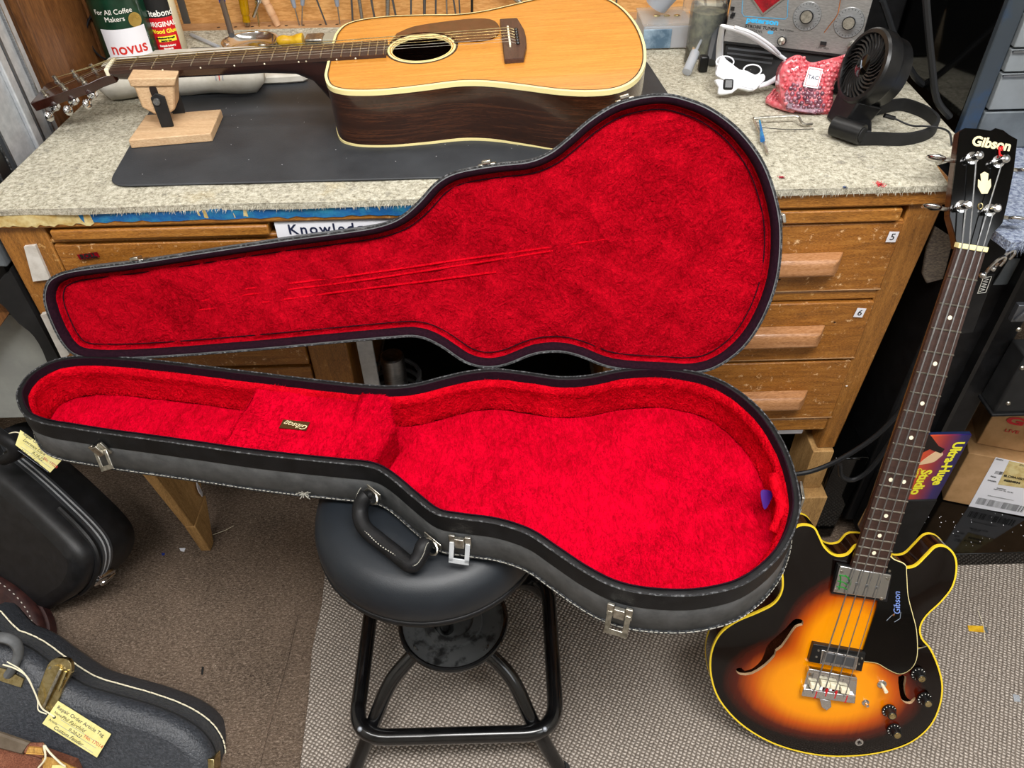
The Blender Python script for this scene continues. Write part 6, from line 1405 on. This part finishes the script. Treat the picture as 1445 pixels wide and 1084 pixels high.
build('box_stand', MB().box((px0_-.01, BY-.002, .052), (px1_+.002, .036, pzb-.001)), M['tolex_dk'], label='black scuffed crate under the printed box', cat='crate', bevel=.003)
# webbing hanging in the gap and black leads
w0_ = [at(x, y, yy=.06) for x, y in ((1318, 318), (1344, 335), (1335, 372), (1330, 392), (1306, 398), (1300, 385), (1306, 350))]
build('webbing', MB().rings([[V((p.x, .055, p.z)) for p in w0_], [V((p.x, .062, p.z)) for p in w0_]]), M['webbing'], label='frayed brown webbing hanging in the gap right of the desk', cat='strap', bevel=.002)
for pts, lab in ((((1085, 668), (1125, 669), (1160, 660), (1200, 640), (1240, 612), (1275, 575)), 'black lead curving from under the desk to the bass neck'), (((1185, 655), (1188, 672), (1205, 677), (1230, 660), (1262, 615)), 'second black lead looping beside the right desk leg')):
    yy_ = -.02 if 'curving' in lab else -.01
    build('cable', MB().tube(cat([at(x, y, yy=yy_) for x, y in pts], 5, False), .0045, 8), M['cable'], label=lab, cat='cable')
for pts, lab in ((((1245, 0), (1252, 20), (1262, 50), (1280, 90), (1297, 130), (1310, 155)), 'black power lead running down behind the fan'), (((1306, -10), (1310, 40), (1315, 90), (1322, 140), (1331, 190)), 'thick dark lead hanging in front of the cabinet side')):
    xx_ = .70 if 'behind' in lab else .722
    P = [at(x, y, yy=.38-.0*i if 'behind' in lab else .24) for i, (x, y) in enumerate(pts)]
    P = [V((p.x, p.y, max(p.z, FT+.006))) for p in P]
    build('cable', MB().tube(cat(P, 4, False), .0055, 8), M['cable'], label=lab, cat='cable')
build('dark_panel', MB().box((.70, .0, 0), (.705, .0, 0)), M['black_matte'], label='x', cat='x') if False else None
# black speaker cabinet behind the tuner, brown box top
p = at(1262, 40, yy=.62); build('speaker_cabinet', MB().box((.665, .52, FT+.002), (.735, .78, 1.25)), M['tolex_dk'], bevel=.004, label='black upright box between the tuner and the steel cabinet', cat='speaker')
# black trolley bin beside the right desk leg
tb0 = [at(x, y, z=.0075) for x, y in ((1190, 780), (1216, 742))]
build('bin', MB().hexa([(.618, .03, .0075), (.68, .03, .0075), (.68, .3, .0075), (.618, .3, .0075), (.622, .03, .26), (.69, .03, .26), (.69, .3, .26), (.622, .3, .26)]), M['black_gloss'], label='narrow glossy black bin beside the right desk leg', cat='bin', bevel=.004)

# ================================================================ left of the bench
wc = thing('wooden_cabinet', 'brown veneered wooden cabinet standing against the left end of the bench', 'cabinet', (-.9, .5, 0))
build('side_board', MB().box((-.82, .40, 0), (-.800, .86, 1.9)), M['cabwood'], wc)
build('front_stile', MB().box((-.80, .385, 0), (-.782, .46, 1.9)), M['cabwood'], wc, bevel=.002)
build('mid_stile', MB().box((-.80, .62, 0), (-.792, .70, 1.9)), M['cabwood'], wc, bevel=.002)
build('back_stile', MB().box((-.80, .80, 0), (-.792, .86, 1.9)), M['cabwood'], wc, bevel=.002)
al = thing('aluminium_track', 'silver grooved aluminium track leaning upright at the left bench end', 'rail', (-.80, .3, 0))
def vbar(nm, x0_, x1_, y0_, y1_, z0_, z1_, m, par, **k): return build(nm, MB().box((x0_, y0_, z0_), (x1_, y1_, z1_)), m, par, **k)
ta = at(72, 185, z=.83); print('track', ta, at(20, 60, yy=.3), at(2, 40, yy=.3))
vbar('track_web', -0.816, -0.796, .19, .37, .0, 1.10, M['silver'], al)
vbar('track_edge', -0.796, -0.788, .28, .300, .0, 1.10, M['silver'], al, bevel=.002)
vbar('track_edge', -0.796, -0.790, .305, .312, .0, 1.10, M['alu_dark'], al, bevel=.001)
vbar('track_edge', -0.796, -0.788, .200, .204, .0, 1.10, M['alu_dark'], al, bevel=.001)
vbar('track_edge', -0.796, -0.790, .345, .349, .0, 1.10, M['steel'], al, bevel=.001)
build('end_cap', MB().box((-0.819, .185, 1.07), (-0.786, .375, 1.115)), M['white_plastic'], al, bevel=.003); build('blue_band', MB().box((-0.818, .187, 1.058), (-0.787, .373, 1.069)), M['blue_plastic'], al)
build('rivet', MB().lathe([(0, 0), (.004, 0), (0, .0008)], (-0.7955, .235, .955), 12, (1, 0, 0)), M['darkhole'], al)
for i, (y0_, y1_, zt, lab) in enumerate(((.125, .182, .965, 'black glossy case standing upright beside the aluminium track'), (.062, .118, .87, 'black case with pale piping, nearest the bench corner'))):
    c_ = thing('upright_case', lab, 'instrument case', (-.85, (y0_+y1_)/2, .625), 'upright cases left of the bench')
    build('case_body', MB().box((-.95, y0_, .625), (-.778, y1_, zt)), M['tolex_dk'] if i else M['nylon'], c_, bevel=.012)
    for yy_ in (y0_+.012, y1_-.012): build('case_piping', MB().tube([(-.777, yy_, .64), (-.777, yy_, zt-.02)], .002, 6), M['tolex_worn'], c_)
# grey metal plate, black gig bag, pale panel
q = [at(x, y, yy=.035) for x, y in ((-30, 322), (36, 322), (68, 376), (-30, 376))]
q = [V((min(p.x, -.763), p.y, p.z)) for p in q]
build('metal_plate', MB().rings([q, [p+V((0, .02, 0)) for p in q]]), M['grey_plate'], label='grey painted metal plate beside the left desk corner', cat='metal plate', bevel=.003)
gbp = [at(x, y, yy=.036) for x, y in ((-40, 378), (30, 379), (80, 398), (90, 440), (104, 480), (120, 540), (112, 620), (82, 570), (66, 510), (48, 475), (26, 456), (8, 435), (-12, 410), (-40, 380))]
build('gig_bag', MB().rings([[V((min(p.x, -.762), .036, p.z)) for p in cat(gbp[1:13], 3)], [V((min(p.x, -.762), .058, p.z)) for p in cat(gbp[1:13], 3)]]) , M['black_matte'], label='curved black gig bag hanging at the left desk end', cat='gig bag', ang=50)
wpn = [at(x, y, yy=.10) for x, y in ((-60, 440), (75, 440), (80, 640), (-60, 640))]
build('pale_chest', MB().box((-1.35, .10, .36), (-.822, .45, .62)).box((-1.3, .1, 0), (-1.27, .13, .36)).box((-.93, .3, 0), (-.90, .33, .36)).box((-1.3, .3, 0), (-1.27, .33, .36)), M['whitewall'], label='pale grey chest on legs standing behind the black gig bag', cat='chest', bevel=.002)
build('brown_board', MB(basis(at(8, 440, yy=.082), (.72, 0, .69), (-.69, 0, .72))).box((-.2, -.006, 0), (.05, .012, .02)), M['cabwood'], label='brown wooden strip leaning across the pale grey chest', cat='wood strip')
wb = [at(x, y, yy=-.005) for x, y in ((57, 445), (65, 443), (98, 500), (88, 508))]
build('white_strip', MB().rings([wb, [p+V((0, .008, 0)) for p in wb]]), M['white_tape'], label='white strip standing between the lid and the gig bag', cat='strip')

# ================================================================ cases lying at lower left
def tagcard(nm, corners, z_or_pl, label, lines, hole=None, par=None, rednum=None):
    P = [at(x, y, pl=z_or_pl) for x, y in corners]; N = z_or_pl[1]
    X = (P[1]-P[0]).normalized(); Yd_ = N.cross(X); o_ = (P[0]+P[1]+P[2]+P[3])/4; Mx_ = Frame(o_, X, Yd_, N).mat(); inv_ = Mx_.inverted()
    loc_ = [inv_ @ p for p in P]
    t = build(nm, MB(Mx_).prism([(p.x, p.y) for p in loc_], 0, .0008), M['tagpaper'], label=label, cat='repair tag', group='manila repair tags')
    W2 = (P[1]-P[0]).length
    for s, fx_, fy_, sz, mm, sh in lines:
        text('tag_letters', s, Mx_ @ Matrix.Translation((fx_*W2, fy_*W2, .0010)), sz*W2, M[mm], t, shear=sh, ext=.0001)
    for k in range(3): build('ruled_line', MB(Mx_).box((-.30*W2, (-.01-.085*k)*W2, .0009), (.42*W2, (-.005-.085*k)*W2, .00105)), M['greyp'], t)
    if hole: c = inv_ @ at(*hole, pl=z_or_pl); build('punched_hole', MB(Mx_).lathe([(0, .0009), (.0028, .0009), (0, .0013)], (c.x, c.y, 0), 12), M['inkblack'], t)
    return t
# case A: black pebbled case with white stitching
nA = V((.05, -.72, .70)).normalized(); oA = at(296, 1070, z=.045); XA = V((1, 0, 0)); XA = (XA-nA*XA.dot(nA)).normalized(); FAc = Frame(oA, XA, nA.cross(XA), nA)
ca_ = thing('hard_case', 'black pebbled guitar case with white stitched edge and brass latch', 'guitar case', (oA.x-.3, oA.y+.05, .0))
apx = [(-50, 893), (0, 905), (35, 920), (70, 945), (110, 971), (150, 984), (200, 998), (245, 1015), (278, 1036), (297, 1062), (300, 1090), (285, 1120), (240, 1160), (150, 1200), (-50, 1240)]
AO2 = ccw([V((p.x, p.y)) for p in cat([FAc.loc(x, y) for x, y in apx], 4)])
FMa = FAc.mat(); rg = lambda P, z: [(p.x, p.y, z) for p in P]
mbA = MB(FMa).sheet(inset(AO2, .03), (), .03, lambda x, y: .012)
mbA.rings([rg(inset(AO2, .03), .012), rg(inset(AO2, .012), .008), rg(inset(AO2, .002), -.002), rg(AO2, -.012), rg(AO2, -.0165)], cap0=False, cap1=False)
build('case_lid', mbA, M['pebble'], ca_, ang=60)
build('seam_groove', MB(FMa).rings([rg(AO2, -.0165), rg(inset(AO2, .004), -.017), rg(inset(AO2, .004), -.020), rg(inset(AO2, -.001), -.0205)], cap0=False, cap1=False), M['inkblack'], ca_)
build('case_base', MB(FMa).rings([rg(inset(AO2, -.001), -.0205), rg(inset(AO2, -.002), -.05), rg(inset(AO2, -.002), -.095), rg(inset(AO2, .006), -.115), rg(inset(AO2, .03), -.122)], cap0=False), M['pebble'], ca_, ang=60)
pp_ = inset(AO2, -.003); build('edge_piping', MB(FMa).tube(rg(pp_, -.052), .0024, 6, closed=True), M['tolex_dk'], ca_)
stc = MB(FMa); Q = inset(AO2, -.0045)
for i in range(len(Q)):
    a, b2 = Q[i], Q[(i+1) % len(Q)]; l = (b2-a).length; t_ = (b2-a)/l; acc = 0
    while acc < l-.001: 
        p, q = a+t_*acc, a+t_*min(l, acc+.0075); stc.tube([(p.x, p.y, -.050+random.uniform(-1, 1)*.0006), (q.x, q.y, -.050+random.uniform(-1, 1)*.0006)], .0013, 5); acc += .0082
build('white_stitching', stc, M['bone'], ca_, kind='stuff')
# brass latch on it
def onA(x, y, h): return FMa @ FAc.loc(x, y, h)
lu = [FAc.loc(x, y, .016) for x, y in ((72, 932), (96, 932), (100, 950), (88, 972), (78, 1000), (62, 1004), (52, 985), (60, 955))]
ltA = build('brass_latch', MB(FMa).prism([(p.x, p.y) for p in cat(lu, 3)], .004, .0155, .001), M['brass'], ca_)
build('latch_lever', MB(FMa).tube([FAc.loc(86, 945, .02), FAc.loc(72, 975, .022), FAc.loc(62, 998, .019)], .0028, 8), M['nickel'], ltA)
build('latch_lever', MB(FMa).tube([FAc.loc(93, 948, .02), FAc.loc(82, 975, .022)], .0022, 8), M['brass'], ltA)
build('latch_catch', MB(FMa).lathe([(0, .015), (.010, .015), (.009, .020), (0, .0205)], FAc.loc(88, 942, 0), 18), M['brass'], ltA)
for x, y in ((78, 938), (98, 953), (62, 968), (70, 996)): build('rivet', MB(FMa).lathe([(0, .0155), (.0028, .0155), (.0022, .0172), (0, .0175)], FAc.loc(x, y, 0), 10), M['nickel'], ltA)
hpA = cat([onA(-30, 905, .0), onA(-30, 900, .03), onA(5, 900, .035), onA(22, 908, .03), onA(26, 922, .022), onA(20, 940, .02), onA(12, 952, .016)], 4, False)
build('leather_handle', MB().tube(hpA, .0105, 12, flat=.7), M['tolex'], ca_)
build('handle_plate', MB(FMa).prism([(p.x, p.y) for p in [FAc.loc(x, y, .015) for x, y in ((-10, 940), (10, 945), (34, 958), (30, 970), (5, 962), (-10, 955))]], .012, .0165), M['brass'], ca_)
c = FAc.loc(298, 1078, -.01); build('end_latch', MB(FMa).box((c.x-.002, c.y-.014, -.03), (c.x+.010, c.y+.014, .004)), M['brass'], ca_, bevel=.002)
plA = (FMa @ V((0, 0, .021)), nA)
tagA = tagcard('repair_tag', ((82, 989), (157, 1036), (137, 1069), (60, 1021)), plA, 'manila repair tag tied to the brass latch of the stitched case',
        [('Repair Order Article Tag', -.02, .13, .085, 'ink', 0), ('No. 17014', .33, -.03, .08, 'redink', 0), ('Phil Fairchild', -.10, .035, .085, 'inkblack', .4), ('9-20-22', .0, -.07, .075, 'inkblack', .4), ('Custom Fender', -.06, -.16, .085, 'inkblack', .4), ('Name', -.38, .04, .055, 'ink', 0), ('Article', -.38, -.10, .055, 'ink', 0)], hole=(77, 1012))
build('tag_string', MB().tube(cat([onA(4, 938, .034), onA(22, 944, .034), onA(38, 955, .030), onA(48, 975, .028), onA(58, 998, .026), onA(68, 1006, .023), onA(77, 1012, .0225)], 5, False), .0013, 6), M['bone'], tagA)
build('tag_string', MB().tube(cat([onA(10, 934, .034), onA(34, 950, .032), onA(52, 985, .027), onA(54, 1002, .025), onA(66, 1008, .023)], 5, False), .0011, 6), M['bone'], tagA)
# case B: moulded black case with aluminium valance
nB = V((-.36, -.80, .36)).normalized(); oB = at(60, 868, z=.03); XB = V((1, -.3, 0)); XB = (XB-nB*XB.dot(nB)).normalized(); FB_ = Frame(oB, XB, nB.cross(XB), nB); MBm = FB_.mat()
cbt = thing('moulded_case', 'smooth black moulded case with an aluminium valance and chrome latches', 'guitar case', (oB.x-.1, oB.y+.1, 0))
bpx_ = [(-50, 640), (-20, 660), (20, 693), (60, 730), (95, 765), (112, 790), (114, 815), (104, 838), (86, 852), (60, 866), (20, 880), (-50, 885)]
BO3 = ccw([V((p.x, p.y)) for p in cat([FB_.loc(x, y) for x, y in bpx_], 4)])
mbB = MB(MBm).sheet(inset(BO3, .03), (), .03, lambda x, y: .004)
mbB.rings([rg(inset(BO3, .03), .004), rg(inset(BO3, .012), .0), rg(inset(BO3, .002), -.010), rg(BO3, -.022), rg(inset(BO3, -.001), -.045)], cap0=False, cap1=False)
build('case_base', mbB, M['nylon'], cbt, ang=60)
for k, (z0_, z1_, m_) in enumerate(((-.045, -.050, 'alu_dark'), (-.051, -.054, 'silver'), (-.055, -.059, 'alu_dark'), (-.060, -.063, 'silver'), (-.064, -.068, 'alu_dark'))):
    build('valance_rib', MB(MBm).rings([rg(inset(BO3, .002), z0_), rg(inset(BO3, -.0035), z0_), rg(inset(BO3, -.0035), z1_), rg(inset(BO3, .002), z1_)], cap0=False, cap1=False), M[m_], cbt, ang=30)
build('case_lid', MB(MBm).rings([rg(inset(BO3, .0), -.068), rg(inset(BO3, -.001), -.10), rg(inset(BO3, .004), -.128), rg(inset(BO3, .02), -.138), rg(inset(BO3, .05), -.141)], cap0=False), M['nylon'], cbt, ang=60)
def onB(x, y, h): return MBm @ FB_.loc(x, y, h)
for (a_, b__) in (((97, 765), (114, 800)),):
    P = [MBm @ V((p.x, p.y, -.045)) for p in inset(BO3, -.004) if 0 < 1][:0]
def nearB(x, y, h):
    q = FB_.loc(x, y, h); k = min(range(len(BO3)), key=lambda i: (BO3[i]-V((q.x, q.y))).length); return k
k0 = nearB(78, 760, -.05); k1 = nearB(110, 810, -.05)
rng = range(min(k0, k1), max(k0, k1)+1)
if len(rng) < 30: build('moulded_rib', MB(MBm).tube([(inset(BO3, -.003)[i].x, inset(BO3, -.003)[i].y, -.034) for i in rng], .006, 8), M['nylon'], cbt)
for px, py, h in ((128, 795, -.057), (18, 668, -.057)):
    k = nearB(px, py, h); p = inset(BO3, -.006)[k]; a, b2 = BO3[k-1], BO3[(k+1) % len(BO3)]; t = V((b2.x-a.x, b2.y-a.y, 0)).normalized(); R3 = MBm.to_3x3()
    Mx_ = basis(MBm @ V((p.x, p.y, h)), R3 @ t, R3 @ V((0, 0, 1)))
    l_ = build('latch', MB(Mx_).prism(cat([(-.012, -.02), (.012, -.02), (.014, 0), (.010, .02), (-.010, .02), (-.014, 0)], 3), -.003, .005, .001), M['chrome'], cbt)
    build('latch_lever', MB(Mx_).tube(cat([(-.006, -.018, .008), (-.007, .004, .011), (0, .014, .010), (.007, .004, .011), (.006, -.018, .008)], 4, False), .0022, 8), M['chrome'], l_)
hB = [MBm @ V((inset(BO3, d_)[nearB(x_, y_, -.08)].x, inset(BO3, d_)[nearB(x_, y_, -.08)].y, -.08)) for d_, x_, y_ in ((.0, -20, 640), (-.035, -14, 645), (-.04, 2, 650), (-.03, 12, 655), (.0, 16, 660))]
build('carry_handle', MB().tube(cat([at(-30, 590, z=.40), at(0, 615, z=.40), at(18, 628, z=.39), at(20, 642, z=.37), at(4, 650, z=.35)], 4, False), .012, 12, flat=.7), M['tolex_dk'], cbt)
plB = (at(52, 640, z=.40), V((.1, -.6, .78)).normalized())
tagB = tagcard('repair_tag', ((29, 607), (88, 649), (71, 667), (22, 628)), plB, 'manila repair tag hanging from the moulded case handle beside the open case',
        [('Repair Order Article Tag', -.02, .13, .08, 'ink', 0), ('No. 17028', .34, -.02, .075, 'redink', 0), ('Lawrence Clark', -.10, .04, .08, 'inkblack', .4), ('9-19-22', .06, -.06, .085, 'inkblack', .4), ('Baldwin 6 str', -.05, -.15, .085, 'inkblack', .4)])
build('tag_string', MB().tube(cat([at(12, 612, z=.40), at(22, 610, z=.405), at(30, 612, z=.402)], 5, False), .0011, 6), M['bone'], tagB)
# case C: brown case between them
nC = V((-.15, -.45, .88)).normalized(); oC = at(45, 893, z=.05); XC = V((1, -.1, 0)); XC = (XC-nC*XC.dot(nC)).normalized(); FC_ = Frame(oC, XC, nC.cross(XC), nC)
cct = thing('brown_case', 'dark brown case with dotted stitching between the two black cases', 'guitar case', (oC.x-.1, oC.y+.05, 0))
CO = ccw([V((p.x, p.y)) for p in cat([FC_.loc(x, y) for x, y in ((-50, 785), (-10, 808), (20, 828), (42, 853), (54, 880), (52, 905), (30, 930), (-50, 950))], 4)]); MCm = FC_.mat()
mbC = MB(MCm).sheet(inset(CO, .02), (), .03, lambda x, y: .004); mbC.rings([rg(inset(CO, .02), .004), rg(inset(CO, .006), .001), rg(CO, -.006), rg(CO, -.020), rg(inset(CO, .003), -.022), rg(inset(CO, .003), -.024), rg(inset(CO, -.003), -.026), rg(inset(CO, -.003), -.045)], cap0=False)
build('case_shell', mbC, M['brown_case'], cct, ang=50)
stc = MB(MCm); Q = inset(CO, .009)
for i in range(len(Q)):
    a, b2 = Q[i], Q[(i+1) % len(Q)]; stc.tube([(a.x, a.y, .0024), (a.lerp(b2, .3).x, a.lerp(b2, .3).y, .0024)], .0010, 4)
build('dotted_stitching', stc, M['white_tape'], cct, kind='stuff')
p = at(51, 893, z=.05); build('brass_stud', MB().sph(p+V((.006, 0, 0)), .004, 8), M['brass'], cct)
# case D: tan leather-edged bag at the very corner
M['leather'] = wood('worn_tan_leather', '#4a2418', '#7a4430', '#a06a50', (3, 3, 3), 14, .5, bmp=.2); M['tweed'] = wood('striped_tweed', '#7a4a18', '#c8923c', '#e0b868', (40, 6, 6), 10, .7, bmp=.3)
M['taupe'] = mat('taupe_leather', '#5c5042', .6, var=('#6e6254', 30))
zD = .30
cdt = thing('leather_bag', 'worn brown leather and tweed case in the lower left corner', 'bag', FMa @ FAc.loc(40, 1084, .0125))
def slab(nm, px, z1_, z0_, m, par): h1_, h0_ = .05+z1_-zD, max(.0125, .05+z0_-zD); return build(nm, MB(FMa).prism([(p.x, p.y) for p in [FAc.loc(x, y, h1_) for x, y in px]], h0_, h1_, .003), m, par)
slab('leather_body', [(-30, 1046), (0, 1052), (50, 1068), (95, 1084), (110, 1120), (-30, 1140)], zD, .002, M['leather'], cdt)
slab('taupe_strip', [(-30, 1030), (0, 1036), (40, 1050), (30, 1066), (-30, 1050)], zD+.012, zD+.001, M['taupe'], cdt)
slab('leather_edge', [(36, 1050), (58, 1050), (68, 1062), (58, 1072), (32, 1064)], zD+.010, zD+.001, M['leather'], cdt)
slab('tweed_panel', [(58, 1068), (80, 1072), (118, 1092), (60, 1092)], zD+.006, zD+.001, M['tweed'], cdt)
slab('tweed_panel', [(40, 1054), (60, 1056), (62, 1066), (36, 1064)], zD+.013, zD+.0101, M['tweed'], cdt)
build('string_bow', MB().tube(cat([onA(54, 1084, .064), onA(64, 1070, .067), onA(62, 1052, .067), onA(70, 1062, .067), onA(84, 1076, .065), onA(92, 1082, .061)], 5, False), .0016, 6), M['bone'], cdt)
P = [FAc.loc(x, y, .060) for x, y in ((74, 1080), (92, 1080), (100, 1100), (68, 1100))]
build('repair_tag', MB(FMa).prism([(p.x, p.y) for p in P], .0595, .0605), M['tagpaper'], label='manila repair tag at the picture bottom on the leather bag', cat='repair tag', group='manila repair tags')

# ================================================================ litter on the floor
def scrap(px, m, lab, cat_='paper scrap', z=.0008):
    P = [at(x, y, z=z) for x, y in px]; return build('paper_scrap' if cat_ == 'paper scrap' else 'debris', MB().prism([(p.x, p.y) for p in P], z, z+.0012), m, label=lab, cat=cat_)
scrap([(1365, 883), (1387, 884), (1390, 893), (1367, 891)], M['yellow'], 'small yellow card scrap on the ribbed mat right of the bass', z=.0072)
scrap([(1387, 884), (1392, 886), (1394, 893), (1390, 893)], M['grey_plate'], 'grey tab beside the yellow card scrap', z=.0072)
scrap([(1429, 980), (1438, 982), (1440, 991), (1431, 990)], M['frost'], 'tiny pale plastic square near the right edge of the mat', z=.0072)
scrap([(253, 774), (262, 774), (260, 779), (255, 778)], M['paper'], 'white chip on the carpet left of the wood block')
scrap([(228, 781), (233, 781), (232, 784), (229, 784)], M['blue_plastic'], 'tiny blue chip on the carpet near the wood block')
scrap([(285, 941), (288, 942), (286, 953), (284, 952)], M['inkblack'], 'short black fleck on the brown carpet', 'debris')
sp = MB(); random.seed(21)
for i in range(150):
    p = at(random.uniform(150, 430), random.gauss(800, 70), z=.001); s = random.uniform(.0008, .0022); a_ = random.uniform(0, 6)
    sp.add([(p.x, p.y, .001), (p.x+s*math.cos(a_), p.y+s*math.sin(a_), .001), (p.x+s*.5*math.cos(a_+1.3), p.y+s*.5*math.sin(a_+1.3), .002)], [(0, 1, 2)])
build('carpet_dust', sp, M['bone'], kind='stuff', label='pale dust specks scattered on the brown carpet', cat='dust')
for x, y, x2, y2 in ((300, 755, 330, 742), (1390, 905, 1380, 862)):
    build('hair_strand', MB().tube([at(x, y, z=.008), at((x+x2)/2+3, (y+y2)/2, z=.010), at(x2, y2, z=.008)], .0005, 4), M['bone'], label='thin pale fibre on the '+('brown carpet by the block' if x < 500 else 'ribbed mat by the yellow scrap'), cat='fibre')
finish_texts()
